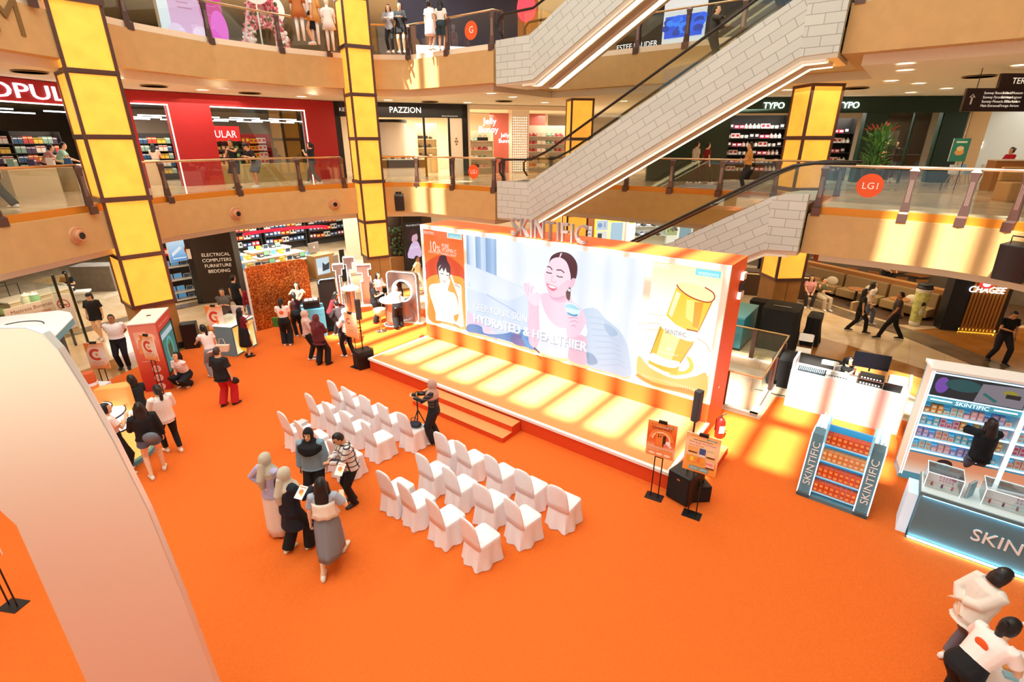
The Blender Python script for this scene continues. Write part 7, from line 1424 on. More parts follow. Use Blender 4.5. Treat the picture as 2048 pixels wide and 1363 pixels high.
person(*P(148, 600, .0), .0, 200, 'person in cap sitting on a bench and looking at a phone in the corridor', 1.66, pose='sit', top=('20242a', 'short'), bottom=('pants', '16181c'), hair=('short', '100c0a'), L='hold', R='hold', near=0, extra=('cap',), male=True, face=True)
m = MB(); m.box(-.6, .6, -.25, .25, .36, .44, WHITE); [m.box(a_-.03, a_+.03, -.2, .2, 0, .36, STEEL) for a_ in (-.5, .5)]; q_ = P(150, 602, 0); tag(obj('bench', m, None, (*q_, 0), math.radians(20)), 'white bench under the seated person with the cap', 'bench')
m = MB(); m.ball((0, 0, 0), .16, mat('d8d4cc', .6), 10, 8, (1, .6, 1)); tag(obj('backpack', m, None, (q_[0]+.02, q_[1]-.35, .75), smooth=True), 'pale backpack on the lap of the seated person', 'bag')
for k, (px, py) in enumerate(((152, 690), (176, 684))):
    m = MB(); m.box(-.03, .03, -.03, .03, 0, 2.4, mat('20242a', .3)); m.box(-.5, -.03, -.008, .008, .05, 2.35, GLASS); m.box(-.4, -.1, -.01, -.009, .6, 1.3, mat('dfe4ea', .4)) if k else None; tag(obj('glass_door', m, None, (*P(px, py, 0), 0), 1.1), ('left', 'right')[k]+' glass door leaf of the bedding shop beside the white kiosk canopy', 'door')
# bright shop behind the screen wall (above its top edge)
ps = Plane((-1.5, 29.5), (12, 31.0))
def wp(x0, x1, y0, y1): h0, h1 = ps.hit(x0, y1), ps.hit(x1, y0); return h0[0], h1[0], h0[1], h1[1]
m = MB()
for (x0, x1, y0, y1, c, e_) in ((1065, 1090, 430, 520, '8a1418', .1), (1085, 1122, 436, 520, 'e07a18', .6), (1170, 1190, 430, 520, '7a4014', .4), (1190, 1250, 428, 444, 'f0b838', .9), (1250, 1390, 430, 520, 'f2f4ee', .55), (1190, 1250, 444, 520, 'f4ead8', .6)):
    b_ = wp(x0, x1, y0, y1); m.box(b_[0], b_[1], .0, .2, 0, min(3.1, b_[3]) if y0 > 440 else 3.15, mat(c, .6, emit=e_))
m.box(-8, 22, .25, .4, 0, 3.2, mat('c8b8a0', .7)); struct('wall_shop', m, (*ps.p0, 0), ps.rz)
m = MB(); h_ = ps.hit(1298, 441); m.text('Spenco', h_[0]+.1, h_[1]-.12, .5, mat('3a5a30', .5), y=-.03); m.ball((h_[0]-1.05, -.03, h_[1]+.05), .2, mat('c8d820', .5), 12, 8, (1.2, .15, 1)); tag(obj('shop_sign', m, None, (*ps.p0, 0), ps.rz), 'green Spenco lettering on the white shop wall', 'sign')
for k, (x0, x1, y0, y1, c, lb) in enumerate(((1172, 1184, 452, 478, 'f4e0d8', 'narrow poster with a dark figure drawing'), (1192, 1216, 440, 460, 'cfe4f4', 'pale blue poster with a round shape'), (1192, 1214, 462, 482, 'f6f4f0', 'white poster with a small dark portrait'), (1218, 1246, 444, 500, 'b8dcf0', 'tall light blue banner'), (1330, 1356, 440, 470, 'd8e8a0', 'poster with yellow green shoes'), (1356, 1384, 440, 480, '9fd4e4', 'light blue window panel'))):
    b_ = wp(x0, x1, y0, y1); a = Art(.75, .002); a.rect(b_[0], b_[1], b_[2], b_[3], c); w_ = b_[1]-b_[0]; h_ = b_[3]-b_[2]
    if k == 0: [a.arc(b_[0]+w_*.5, b_[2]+h_*t_, w_*.3, w_*.1, '2a1a18', 20, 200) for t_ in (.3, .6)]
    elif k == 1: a.disc(b_[0]+w_*.3, b_[2]+h_*.5, w_*.2, '7aa8d8'); a.rect(b_[0]+w_*.7, b_[0]+w_*.75, b_[2]+h_*.3, b_[2]+h_*.8, '2a2a3a')
    elif k == 2: a.rect(b_[0]+w_*.1, b_[0]+w_*.5, b_[2]+h_*.1, b_[2]+h_*.8, '2a2a30')
    elif k == 4: [a.disc(b_[0]+w_*(.2+.2*j), b_[2]+h_*(.3+.4*(j % 2)), w_*.1, '8fb830') for j in range(4)]
    a.mb.box(b_[0], b_[1], .003, .03, b_[2], b_[3], WHITE); q_ = ps.W(0, -.06); tag(obj('poster', a.mb, None, (*q_, 0), ps.rz), lb+' on the bright shop wall behind the screen wall', 'poster')
for k, (px, py) in enumerate(((1307, 442), (1332, 450))):
    h_ = ps.hit(px, py); m = MB(); m.lathe([(.24, 0), (.06, .2), (.015, .22), (.015, .9)], 0, 0, mat('24282a', .5), 16); q_ = ps.W(h_[0], -1.2); tag(obj('pendant_lamp', m, None, (*q_, min(2.5, h_[1]-.1)), 0, smooth=True, auto=40), ('left', 'right')[k]+' dark cone pendant lamp over the bright shoe shop', 'lamp')
shelf_unit(ps, ps.hit(1262, 470)[0], ps.hit(1325, 470)[0], 0, (1.2, 1.75, 2.2), .35, 'dfe8e0', 'shoe_shelf', 'pale shelf of shoes below the Spenco sign', 'shelf', [(.28, .3, .22, '2a2c34', '8a8a90', 'shoe'), (.28, .3, .22, 'c8ccd0', '4a5a7a', 'shoe')], 'shoe', 'shoe on show', 'shoe', 'the shoe shelf', y0=-.6, top=2.5)
# ------------------------------------------------------------------ tea cafe
CW = mat('6f6456', .75, noise=.2, nscale=1.2)
pc_ = Plane(W(6.2, 21.5), W(16.2, 20.5)); m = MB(); m.box(-2, pc_.len, 0, .2, 0, 3.2, CW); struct('wall_cafe', m, (*pc_.p0, 0), pc_.rz)
pz_ = FP(1915, 662, 1992, 668)
r = thing('cafe_entrance_panel', 'dark entrance panel with glowing wooden slats and the CHAGEE sign', 'sign panel', (*pz_.p0, 0), pz_.rz)
m = MB(); L = pz_.len; m.box(-.55, 0, 0, .5, 0, 3.16, BLACK); m.box(0, L+.1, .12, .5, 0, 3.16, mat('2a1c10', .6)); obj('panel_body', m, r)
m = MB(); [m.box(.06+.105*k, .13+.105*k, .03, .12, .05, 3.16, mat('b07830', .5)) for k in range(int((L-.05)/.105))]; obj('slats', m, r)
m = MB(); m.box(.05, L, .09, .12, .04, .10, mat('ffd040', .5, emit=6)); obj('glow_strip', m, r)
m = MB(); hc_ = pz_.hit(1970, 582); m.text('CHAGEE', hc_[0]+.02, hc_[1]-.05, .31, mat('f6f8ff', .4, emit=1.5), y=-.04, depth=.03, shear=.15, w=1.05); hd_ = pz_.hit(1972, 568); zz_ = min(2.85, hd_[1]+.05)
m.loft([[(hd_[0]+.2*math.cos(2*PI*k/20), y_, zz_+.2*math.sin(2*PI*k/20)) for k in range(20)] for y_ in (-.05, 0)], mat('e83030', .4, emit=1.2)); m.ball((hd_[0], -.06, zz_-.04), .12, mat('f6f0f0', .4, emit=1.2), 10, 6, (1, .2, .8)); obj('lettering', m, r)
pbn = Plane(W(8.2, 17.9), W(12.9, 15.6)); BE = mat('8c7450', .8); BE2 = mat('a88c60', .8); WDK = mat('a06a38', .5)
for k, a0 in enumerate((0, 1.8, 3.6)):
    r = thing('cafe_bench', 'olive upholstered cafe bench, %s of three along the half wall' % ('left', 'middle', 'right')[k], 'bench', (*pbn.W(a0, 0), 0), pbn.rz)
    m = MB(); m.box(0, 1.7, 0, .6, .12, .45, BE2); obj('seat', m, r, bevel=.03); m = MB(); m.box(0, 1.7, .5, .68, .3, .98, BE); obj('backrest', m, r, bevel=.03)
    m = MB(); m.tube([(.9 if k else .3, -.1, .0), (.9 if k else .3, -.1, 1.0)], .03, WDK, 8); 
for k, (a_, px) in enumerate(((.6, 0), (2.6, 0), (4.2, 0))):
    r = thing('cafe_table', 'round wooden cafe table on black pedestal, %s in front of the benches' % ('left', 'middle', 'right')[k], 'table', (*pbn.W(a_+.3, -.45), .008))
    m = MB(); m.cyl(0, 0, .70, .73, .34, WDK, 28); obj('table_top', m, r); m = MB(); m.lathe([(.25, 0), (.24, .02), (.05, .04), (.045, .70)], 0, 0, BLACK, 20); obj('pedestal', m, r, smooth=True, auto=40)
key = MB(); key.ball((0, 0, .18), .24, mat('e6dcc8', .9), 12, 8, (1, .32, .8)); cu0 = obj('cushion', key, smooth=True); cu0['_used'] = 0
for k, a_ in enumerate((1.35, 3.0, 4.55)): place(cu0, (*pbn.W(a_, .36), .44), pbn.rz+.2, 'cushion', 'cream cushion leaning on the %s cafe bench' % ('left', 'middle', 'right')[k], 'cushion', 'cream cushions on the cafe benches')
m = MB(); m.box(-.3, 6.2, .72, .95, 0, 1.1, WDK); m.box(-.3, 6.2, .70, .97, 1.1, 1.14, mat('c08a50', .5)); struct('wall_cafe', m, (*pbn.p0, 0), pbn.rz)
def cafe_chair(x, y, rz, label):
    r = thing('cafe_chair', label, 'chair', (x, y, .008), rz); m = MB(); m.box(-.22, .22, -.22, .22, .42, .46, WDK); obj('seat', m, r, bevel=.01)
    m = MB(); m.box(-.2, .2, .18, .21, .7, .86, WDK); obj('backrest', m, r, bevel=.01)
    for sx in (-.2, .2):
        for sy in (-.2, .2): m = MB(); m.tube([(sx, sy, 0), (sx, sy, .88 if sy > 0 else .44)], .016, WDK, 6); obj('leg', m, r)
rf = random.Random(5)
for k, (px, py) in enumerate(((1895, 630), (1868, 620), (1740, 578), (1790, 590), (1700, 570), (1830, 596))):
    x_, y_ = P(px, py, 0); cafe_chair(x_, y_, rf.random()*3, 'wooden cafe chair, %s' % ('nearest the big paper cup', 'second from the big paper cup', 'behind the middle of the half wall', 'behind the right of the half wall', 'behind the left of the half wall', 'between the half wall and the stone wall')[k])
for k, (px, py) in enumerate(((1880, 620), (1760, 575), (1810, 585))):
    x_, y_ = P(px, py, 0); r = thing('cafe_table', 'square wooden cafe table, %s' % ('right of the big paper cup', 'behind the half wall on the left', 'behind the half wall on the right')[k], 'table', (x_+.6, y_+.3, .008), .3); m = MB(); m.box(-.35, .35, -.35, .35, .71, .74, WDK); obj('table_top', m, r); m = MB(); m.tube([(0, 0, 0), (0, 0, .71)], .04, BLACK, 8); m.box(-.22, .22, -.22, .22, 0, .02, BLACK); obj('pedestal', m, r)
r = thing('giant_cup', 'giant patterned paper cup with black lid standing before the cafe', 'display cup', (*P(1827, 650, 0), .008))
cupm = mat('c9cc7a', .5, noise=.35, nscale=9); m = MB(); m.lathe([(.16, .0), (.175, .15), (.23, 1.28)], 0, 0, cupm, 32); obj('cup_body', m, r, smooth=True, auto=40)
m = MB(); m.lathe([(.165, .0), (.178, .16)], 0, 0, mat('e6dfd0', .5), 32); obj('foot_band', m, r, smooth=True); m = MB(); m.lathe([(.233, 1.28), (.238, 1.4)], 0, 0, mat('e6dfd0', .5), 32); obj('lid_rim', m, r, smooth=True, auto=40)
m = MB(); m.lathe([(.25, 1.4), (.255, 1.44), (.235, 1.46), (.225, 1.56), (.19, 1.58)], 0, 0, BLACK, 32); obj('lid', m, r, smooth=True, auto=40)
m = MB(); m.ball((-.03, -.205, .85), .08, mat('2a1c1c', .6), 10, 8, (1, .2, 1.2)); m.ball((-.03, -.215, .74), .06, mat('f2d8c8', .6), 10, 8, (1, .2, 1)); m.ball((-.03, -.19, .55), .08, mat('f2ece4', .6), 10, 8, (.9, .25, 1.4)); obj('printed_figure', m, r, smooth=True)
for (px, py, yw, lb, c, kk) in ((1636, 615, 190, 'man in olive vest with folded arms sitting on the left cafe bench', '5a5a40', 'tank'), (1612, 610, 160, 'woman in pink top sitting at the left end of the cafe benches', 'd89aa0', 'short'), (1905, 625, 95, 'woman with long dark hair in white reading at a cafe table near the entrance', 'e4dcd4', 'short')):
    x_, y_ = P(px, py, 0); person(x_, y_, .008, yw, lb, 1.64, pose='sit', top=(c, kk), bottom=('pants', 'c8bca8' if 'man in olive' in lb else '2a2a30'), hair=('long' if 'woman' in lb else 'short', '120e0c', .15), L='cross' if 'folded' in lb else 'lap', R='cross' if 'folded' in lb else 'lap', near=0, face=True)
person(*P(1765, 580, 0), .0, 170, 'waiter in white shirt leaning over a table behind the half wall', 1.68, top=('e8dccc', 'short'), bottom=('pants', '14141a'), hair=('short', '100c0a'), L='table', R='table', lean=24, near=0)
person(*P(1625, 560, 0), .0, 10, 'person in rust coloured shirt behind the left cafe bench', 1.62, top=('8a3c20', 'short'), bottom=('pants', '14141a'), hair=('short', '100c0a'), near=0, L='front', R='front')
m = MB(); m.box(0, 3.4, 0, .8, 0, 1.05, mat('4a3422', .5)); m.box(0, 3.4, -.02, 0, .95, 1.0, mat('e8c890', .5, emit=.3)); tag(obj('service_counter', m, None, (*P(1440, 585, 0), 0), -.35), 'dim service counter beyond the right end of the screen wall', 'counter')
# lantern shaped column piece at the lower right edge
m = MB(); m.box(-.4, .4, -.4, .4, 0, 1.6, WOOD); m.box(-.39, .39, -.39, .39, 1.62, 3.15, LAMP); m.box(-.42, .42, -.42, .42, 1.58, 1.64, BRONZE); x_, y_ = W(15.95, 6.4); tag(obj('lantern_column', m, None, (x_, y_, 0), ANG+.4), 'lantern column cut off at the right edge above the display wall', 'column')
# loudspeaker boxes hung on the fascias, round air jets
def jet(px, py, lb):
    bp = None
    for a_, b_ in zip(LEFT_EDGE, LEFT_EDGE[1:]):
        if math.hypot(a_[0]-b_[0], a_[1]-b_[1]) < .1: continue
        pl = Plane(a_, b_); h = pl.hit(px, py)
        if -.02 <= h[0] <= pl.len+.02: bp = (pl, h); break
    if not bp: return
    pl, h = bp; r = thing('air_jet', lb, 'air vent', (*pl.W(h[0], 0), h[1]), pl.rz)
    tm = mat('c98f66', .5); m = MB()
    for ra, rb_, y0, y1 in ((.24, .22, 0, -.05), (.17, .17, -.02, -.1), (.15, .13, -.1, -.16)): m.loft([[(ra*math.cos(2*PI*k/28), y0, ra*math.sin(2*PI*k/28)) for k in range(28)], [(rb_*math.cos(2*PI*k/28), y1, rb_*math.sin(2*PI*k/28)) for k in range(28)]], tm)
    obj('ring', m, r, smooth=True, auto=40); m = MB(); m.loft([[(.09*math.cos(2*PI*k/20), y_, .09*math.sin(2*PI*k/20)) for k in range(20)] for y_ in (-.1, -.165)], BLACK); obj('nozzle', m, r)
jet(154, 471, 'round air jet on the lower left fascia, nearest the left edge'); jet(471, 427, 'round air jet right of the left lantern column'); jet(668, 408, 'round air jet just left of the middle lantern column')
pm = Plane(LEFT_EDGE[10], LEFT_EDGE[11]); h_ = Plane(LEFT_EDGE[9], LEFT_EDGE[10]).hit(801, 402); pm2 = Plane(LEFT_EDGE[9], LEFT_EDGE[10])
r = thing('hanging_loudspeaker', 'black loudspeaker hung on the fascia right of the middle lantern column', 'loudspeaker', (*pm2.W(h_[0], -.35), h_[1]), pm2.rz+.2); m = MB(); m.box(-.2, .2, -.16, .16, -.35, .32, BLACK); obj('cabinet', m, r, rot=(.25, 0, -.1), bevel=.03); m = MB(); m.tube([(0, .3, .35), (0, .05, .4), (0, 0, .3)], .025, BLACK, 6); m.box(-.12, .12, .25, .33, .3, .4, BLACK); obj('bracket', m, r)
h_ = Plane(RIGHT_EDGE[0], RIGHT_EDGE[1]); q_ = P(2062, 520, 3.9); pr_ = Plane(RIGHT_EDGE[1], RIGHT_EDGE[2]); hh_ = pr_.hit(2044, 518)
r = thing('hanging_loudspeaker', 'large black loudspeaker at the right edge on the lower fascia', 'loudspeaker', (*pr_.W(hh_[0], -.3), hh_[1]), pr_.rz-.2); m = MB(); m.box(-.28, .28, -.22, .22, -.42, .36, BLACK); obj('cabinet', m, r, rot=(.1, 0, 0), bevel=.02); m = MB(); m.tube([(-.22, 0, .36), (-.22, .0, .5), (.22, 0, .5), (.22, 0, .36)], .015, BLACK, 6); obj('bracket', m, r)
# ------------------------------------------------------------------ shops of the lower gallery
def fb(pl, x0, x1, y0, y1):
    a0 = pl.hit(x0, (y0+y1)/2)[0]; a1 = pl.hit(x1, (y0+y1)/2)[0]; xm = (x0+x1)/2; return a0, a1, pl.hit(xm, y1)[1], pl.hit(xm, y0)[1]
REDW = mat('a50f18', .6, noise=.12, nscale=30); LEDW = mat('fff4e0', .4, emit=2.2); H1 = 8.04
PA = Plane((-15.6, 11), (-13.9, 19.7)); PB = Plane((-13.9, 19.7), (-8.1, 25.6)); PC = Plane((-8.1, 25.6), (-2.2, 27.6)); PD = Plane((-2.2, 27.6), (4.2, 29.6))
PT = Plane((8.0, 23.6), (19.3, 22.7)); PX = Plane((19.3, 22.7), (27, 18.5))
r = thing('bookshop_portal', 'red bookshop front with POPULAR lettering on the lower gallery', 'shop front', (*PA.p0, L1), PA.rz); hh = H1-L1
m = MB(); m.box(0, PA.len, 0, .25, hh-.62, hh, REDW); obj('header', m, r)
m = MB(); h_ = PA.hit(0, 175); m.text('POPULAR', PA.hit(58, 178)[0]+.25, hh-.52, .58, mat('f4f6ff', .4, emit=1.6), y=-.05, depth=.04, w=3.9); obj('lettering', m, r)
m = MB(); m.box(0, PA.len, -.03, .0, hh-.66, hh-.62, LEDW); obj('light_frame', m, r)
r2 = thing('bookshop_entrance', 'red bookshop portal and display window right of the left lantern column', 'shop front', (*PB.p0, L1), PB.rz)
LB = PB.len; m = MB(); m.box(0, LB, 0, .3, hh-.42, hh, REDW)
pil = fb(PB, 350, 432, 200, 360); wn = fb(PB, 432, 612, 205, 365); m.box(pil[0], pil[1], -.05, .5, 0, hh-.42, REDW); m.box(wn[1]+.1, LB, 0, .3, 0, hh-.42, REDW); m.box(0, .35, 0, .3, 0, hh-.42, REDW); obj('red_wall', m, r2)
m = MB()
for a0, a1 in ((.35, pil[0]), (pil[1], wn[1]+.1)):
    m.box(a0, a1, -.07, -.04, hh-.46, hh-.42, LEDW); m.box(a1-.035, a1, -.07, -.04, 0, hh-.42, LEDW)
obj('light_frame', m, r2)
m = MB(); m.box(wn[0]+.1, wn[1]+.1, .1, .12, 0, hh-.42, GLASS); obj('shop_window', m, r2); m = MB(); m.box(wn[0]+.1, wn[1]+.05, .2, .8, 0, .75, mat('d8b070', .5)); obj('window_platform', m, r2)
for pl_, n_ in ((PA, 4), (PB, 5)):       # shop ceiling with tube lights
    m = MB(); m.box(-1, pl_.len+2, .3, 8.5, H1-.25, H1-.2, mat('2a2624', .8)); struct('ceiling', m, (*pl_.p0, 0), pl_.rz)
    for k in range(n_):
        for j in range(3): m = MB(); a_ = .8+pl_.len*k/n_; m.box(a_, a_+1.25, 1.5+2.0*j, 1.56+2.0*j, H1-.78, H1-.74, mat('f4f8ff', .4, emit=5)); tag(obj('tube_light', m, None, (*pl_.p0, 0), pl_.rz), 'white tube light, %s from left, %s row under the bookshop ceiling %s' % (NTH[k], NTH[j], 'behind the POPULAR sign' if pl_ is PA else 'right of the column'), 'lamp', 'tube lights in the bookshop')
BK = [(.16, .2, .24, 'e8e0d4', 'b83030', 'book'), (.15, .2, .22, '2a5a8a', 'f0f0e8', 'book'), (.16, .2, .25, 'c84a3a', 'f8e8b0', 'book'), (.15, .2, .2, 'f0c848', '3a3a3a', 'book'), (.17, .2, .24, '8ab0a0', 'ffffff', 'book'), (.15, .2, .22, '4a3a5a', 'e8d8e8', 'book')]
UNI = 0
def bshelf(pl, a0, a1, y0, nm, items=BK, zs=(.3, .62, .94, 1.26, 1.58), colr='2c2622', top=2.0, name='bookshelf', it='book', cat='book', lab=None):
    global UNI; UNI += 1
    return shelf_unit(pl, a0, a1, L1, zs, .38, colr, name, lab or 'dark bookshelf filled with colourful books, '+nm, 'shelf', items, it, it, cat, nm, y0=y0, top=top)
bshelf(PA, 4.8, 7.4, 3.2, 'far left shelf'); bshelf(PA, 7.5, 9.6, 3.8, 'shelf by the column'); bshelf(PB, .8, 2.6, 4.5, 'portal shelf')
TOYS = [(.18, .16, .26, 'd83020', 'f8d840', 'box'), (.16, .16, .2, 'f0c020', 'd02020', 'box'), (.18, .16, .24, 'f4f0e8', 'e04040', 'box')]
bshelf(PB, 2.7, 4.4, 3.0, 'toy shelf', TOYS, lab='shelf of red and yellow boxed goods behind the bookshop portal', it='boxed_toy', cat='box'); GRN = [(.17, .16, .25, '2a3a30', '8fc060', 'box'), (.16, .16, .22, '1c1a20', 'c8a860', 'box'), (.17, .16, .25, '6a2a30', 'f0d0a0', 'box')]
bshelf(PB, wn[0]+.2, wn[0]+1.9, 2.6, 'window shelf', GRN, it='packet', cat='packet', lab='dark shelf of small packets seen through the bookshop window'); bshelf(PB, wn[0]+2.1, wn[1]-.2, 3.4, 'right window shelf', TOYS, it='boxed_goods', cat='box', colr='b02028', lab='red shelf seen through the right of the bookshop window')
m = MB(); m.box(0, 1.9, 0, .1, 0, .62, mat('c81c24', .5, emit=.4)); m.text('POPULAR', .95, .15, .42, mat('f6f2f0', .5, emit=1), y=-.01, w=1.6); h_ = PB.hit(430, 270); tag(obj('inner_sign', m, None, (*PB.W(wn[0]-.1, 2.4), 6.35), PB.rz), 'red inner POPULAR sign board inside the bookshop', 'sign')
for k in range(3): m = MB(); m.box(0, 1.5, 0, .8, 0, .85, mat('d8c8a4', .5)); m.box(-.02, 1.52, -.02, .82, .85, .88, WHITE); tag(obj('book_table', m, None, (*PA.W(3.4+2.1*k, 1.2), L1), PA.rz), 'low cream book table, %s from left, inside the bookshop' % NTH[k], 'table')
m = MB(); m.box(.4, pil[0]-.3, 1.6, 2.3, 0, .95, mat('ead9b0', .5)); tag(obj('cash_counter', m, None, (*PB.p0, L1), PB.rz), 'cream curved cash counter behind the bookshop portal', 'counter')
for k in range(10): place(boxitem(*BK[k % 6]), (*PA.W(3.6+.6*k, 1.6), L1+.885), PA.rz+.1*k, 'book', 'book pile on the low tables, %s from left' % NTH[k], 'book', 'books on the low tables')
for pl_ in (PA, PB, PC, PD, PT, PX): m = MB(); m.box(-.5, pl_.len+.5, 7.6, 7.8, L1, H1, mat('8f8274' if pl_ in (PA, PB) else 'd8c8b0', .8)); struct('wall_shop', m, (*pl_.p0, 0), pl_.rz)
# shoe shop with black frame
r = thing('shoe_shop_front', 'black framed shoe shop front with white PAZZION lettering', 'shop front', (*PC.p0, L1), PC.rz); BKF = mat('120f0e', .35)
kp = fb(PC, 686, 706, 215, 350); pz = fb(PC, 752, 936, 215, 350); m = MB(); m.box(-.1, pz[1], -.05, .35, hh-.62, hh, BKF); m.box(-.1, .15, -.05, .3, 0, hh, BKF); m.box(pz[1]-.28, pz[1], -.05, .35, 0, hh, BKF); m.box(kp[1]+.1, kp[1]+.35, -.05, .3, 0, hh-.6, BKF); m.box(pz[0]+2.3, pz[0]+2.4, -.02, .1, 0, hh-.62, BKF); m.box(pz[1]-1.0, pz[1]-.9, -.02, .1, 0, hh-.62, BKF); obj('frame', m, r)
m = MB(); h_ = PC.hit(810, 221); m.text('PAZZION', h_[0], hh-.42, .36, mat('fbfbf6', .4, emit=1.2), y=-.06, depth=.02, w=1.5); m.text('KEYPLUS', .55, hh-.4, .22, mat('d8d4cc', .4, emit=.6), y=-.06); m.text('shoes and accessories', pz[1]-.9, hh-.56, .09, mat('d8d4cc', .4, emit=.6), y=-.06); obj('lettering', m, r)
m = MB(); m.box(pz[1]-.9, pz[1]-.28, .0, .08, 0, hh-.62, mat('efe4d4', .5)); [m.slab([(pz[1]-.6+.05*a_, 1.6+.13*b_), (pz[1]-.54+.05*a_, 1.66+.13*b_), (pz[1]-.6+.05*a_, 1.72+.13*b_), (pz[1]-.66+.05*a_, 1.66+.13*b_)], -.015, 0, mat('9a6a48', .4)) for a_, b_ in ((0, 1), (-1, 0), (1, 0), (0, -1))]; obj('side_panel', m, r)
m = MB(); m.cyl(pz[0]+.9, 2.2, 0, hh-.8, .9, mat('efe4d6', .6), 32); m.cyl(pz[0]+.9, 2.2, hh-.8, hh-.66, .93, BKF, 32); obj('round_wall', m, r, smooth=True, auto=40)
SH = [(.24, .26, .16, '5a3a24', '2a1a14', 'shoe'), (.24, .26, .16, 'd8c0a0', 'b89060', 'shoe'), (.26, .2, .24, '3a241c', '000000', 'bag'), (.24, .26, .16, '1c1a1a', '8a6a4a', 'shoe')]
shelf_unit(PC, pz[1]-2.1, pz[1]-1.0, L1, (.9, 1.35, 1.8), .4, 'f0dcb4', 'shoe_shelf', 'warm lit wall shelf of shoes and bags in the shoe shop', 'shelf', SH, 'shoe', 'shoe or bag', 'shoe', 'the warm shoe shelf', y0=3.0, top=2.6)
m = MB(); m.box(0, 2.4, 0, .9, .4, .78, mat('2a1a14', .4)); m.box(.1, 2.3, .05, .85, 0, .4, mat('f0e6d8', .5)); m.box(-.03, 2.43, -.03, .93, .78, .82, mat('f4ecdc', .4)); tag(obj('display_table', m, None, (*PC.W(pz[0]+.1, 1.0), L1), PC.rz), 'low dark and cream display table with pairs of shoes in the shoe shop', 'table')
for k in range(8): place(boxitem(*SH[k % 2]), (*PC.W(pz[0]+.3+.28*k, 1.4), L1+.82), PC.rz, 'shoe', 'shoe on the low display table, %s from left' % NTH[k], 'shoe', 'shoes on the low display table')
# jelly shoe shop
r = thing('jelly_shoe_shop', 'cream and pink shop with glowing Jelly Bunny lettering and dotted pillar', 'shop front', (*PD.p0, L1), PD.rz); j = fb(PD, 942, 1005, 215, 350); PK = mat('d8766c', .6)
m = MB(); m.box(-.2, .1, 0, .3, 0, hh, mat('f0dcc0', .6)); m.box(-.2, PD.len, 0, .3, hh-.2, hh, mat('f2e2cc', .6)); obj('frame', m, r)
m = MB(); h1 = PD.hit(979, 243); h2 = PD.hit(976, 258); em = mat('ffffff', .4, emit=1.5)
for dx, dz in ((0, 0), (.01, .005)): m.text('Jelly', h1[0]+dx, h1[1]-L1-.12+dz, .42, em, y=-.05-abs(dx)); m.text('Bunny', h2[0]+dx, h2[1]-L1-.16+dz, .42, em, y=-.05-abs(dx))
obj('lettering', m, r)
b1 = fb(PD, 1003, 1042, 235, 320); b2 = fb(PD, 1078, 1112, 235, 320); pr_ = fb(PD, 1042, 1078, 220, 350); m = MB(); m.box(b1[0], b1[1], 2.2, 2.3, 0, hh-.25, PK); m.box(b2[0], b2[1]+.2, 2.2, 2.3, 0, hh-.25, PK); obj('pink_wall', m, r)
m = MB(); m.box(pr_[0], pr_[1], 1.6, 2.4, 0, hh-.1, mat('f6e8d4', .5)); dm = mat('fff6e8', .4, emit=1.8); [m.box(pr_[0]+.08+.12*i, pr_[0]+.12+.12*i, 1.585, 1.6, .12+.13*k, .16+.13*k, dm) for i in range(int((pr_[1]-pr_[0]-.1)/.12)) for k in range(22)]; obj('dotted_pillar', m, r)
m = MB(); h3 = PD.hit(1030, 273); m.text('Jelly', h3[0]+.1, h3[1]-L1-.0, .3, em, y=2.15); m.text('Bunny', h3[0]+.1, h3[1]-L1-.3, .3, em, y=2.15); obj('inner_lettering', m, r)
BGS = [(.26, .2, .26, '1c1a1c', None, 'bag'), (.24, .2, .22, 'e8a898', None, 'bag'), (.24, .24, .14, 'c83040', 'a02030', 'shoe'), (.24, .2, .24, 'f4ecdc', None, 'bag'), (.24, .24, .14, '8fb8a0', '5a8a70', 'shoe')]
shelf_unit(PD, .2, b1[0]-.1, L1, (.35, .8, 1.25, 1.7), .35, 'f2e4c8', 'bag_shelf', 'cream shelf of bags and shoes left of the dotted pillar', 'shelf', BGS, 'bag', 'bag or shoe', 'bag', 'the left bag shelf', y0=1.2, top=2.2)
shelf_unit(PD, b2[0]-.1, b2[1]+1.4, L1, (.35, .75, 1.15, 1.55, 1.95), .35, 'f4e8d8', 'shoe_shelf', 'cream shelf of shoes right of the dotted pillar', 'shelf', BGS[2:], 'shoe', 'shoe or bag', 'shoe', 'the right jelly shoe shelf', y0=1.6, top=2.5)
# stationery shop with dark green front
GR = mat('16301f', .5); r = thing('stationery_shop_front', 'dark green stationery shop front with two glowing TYPO signs', 'shop front', (*PT.p0, L1), PT.rz); hh2 = hh-.0
t1 = fb(PT, 1455, 1570, 240, 360); t2 = fb(PT, 1716, 1915, 240, 370); e1 = fb(PT, 1760, 1870, 230, 372)
m = MB(); m.box(-2.0, t2[1], 0, .35, hh-.55, hh, GR); m.box(-2.0, t1[0], 0, .3, 0, hh-.55, GR); m.box(t2[0], e1[0], 0, .3, 0, hh-.55, GR); m.box(e1[1], t2[1], 0, .35, 0, hh-.55, GR); m.box(-2, t2[1], -.06, 0, hh-.6, hh-.54, GR); m.box(-2, t2[1], -.06, 0, hh-.06, hh, GR); obj('green_facade', m, r)
m = MB(); em = mat('f6fff6', .4, emit=2.0)
for px in (1548, 1697): h_ = PT.hit(px, 204); m.text('TYPO', h_[0], hh-.42, .34, em, y=-.08, depth=.04)
obj('lettering', m, r); m = MB(); m.box(e1[0], e1[1], .1, .12, 0, hh-.6, GLASS); [m.box(a_-.04, a_+.04, .05, .15, 0, hh-.6, GR) for a_ in (e1[0], (e1[0]+e1[1])/2, e1[1])]; obj('shop_window', m, r)
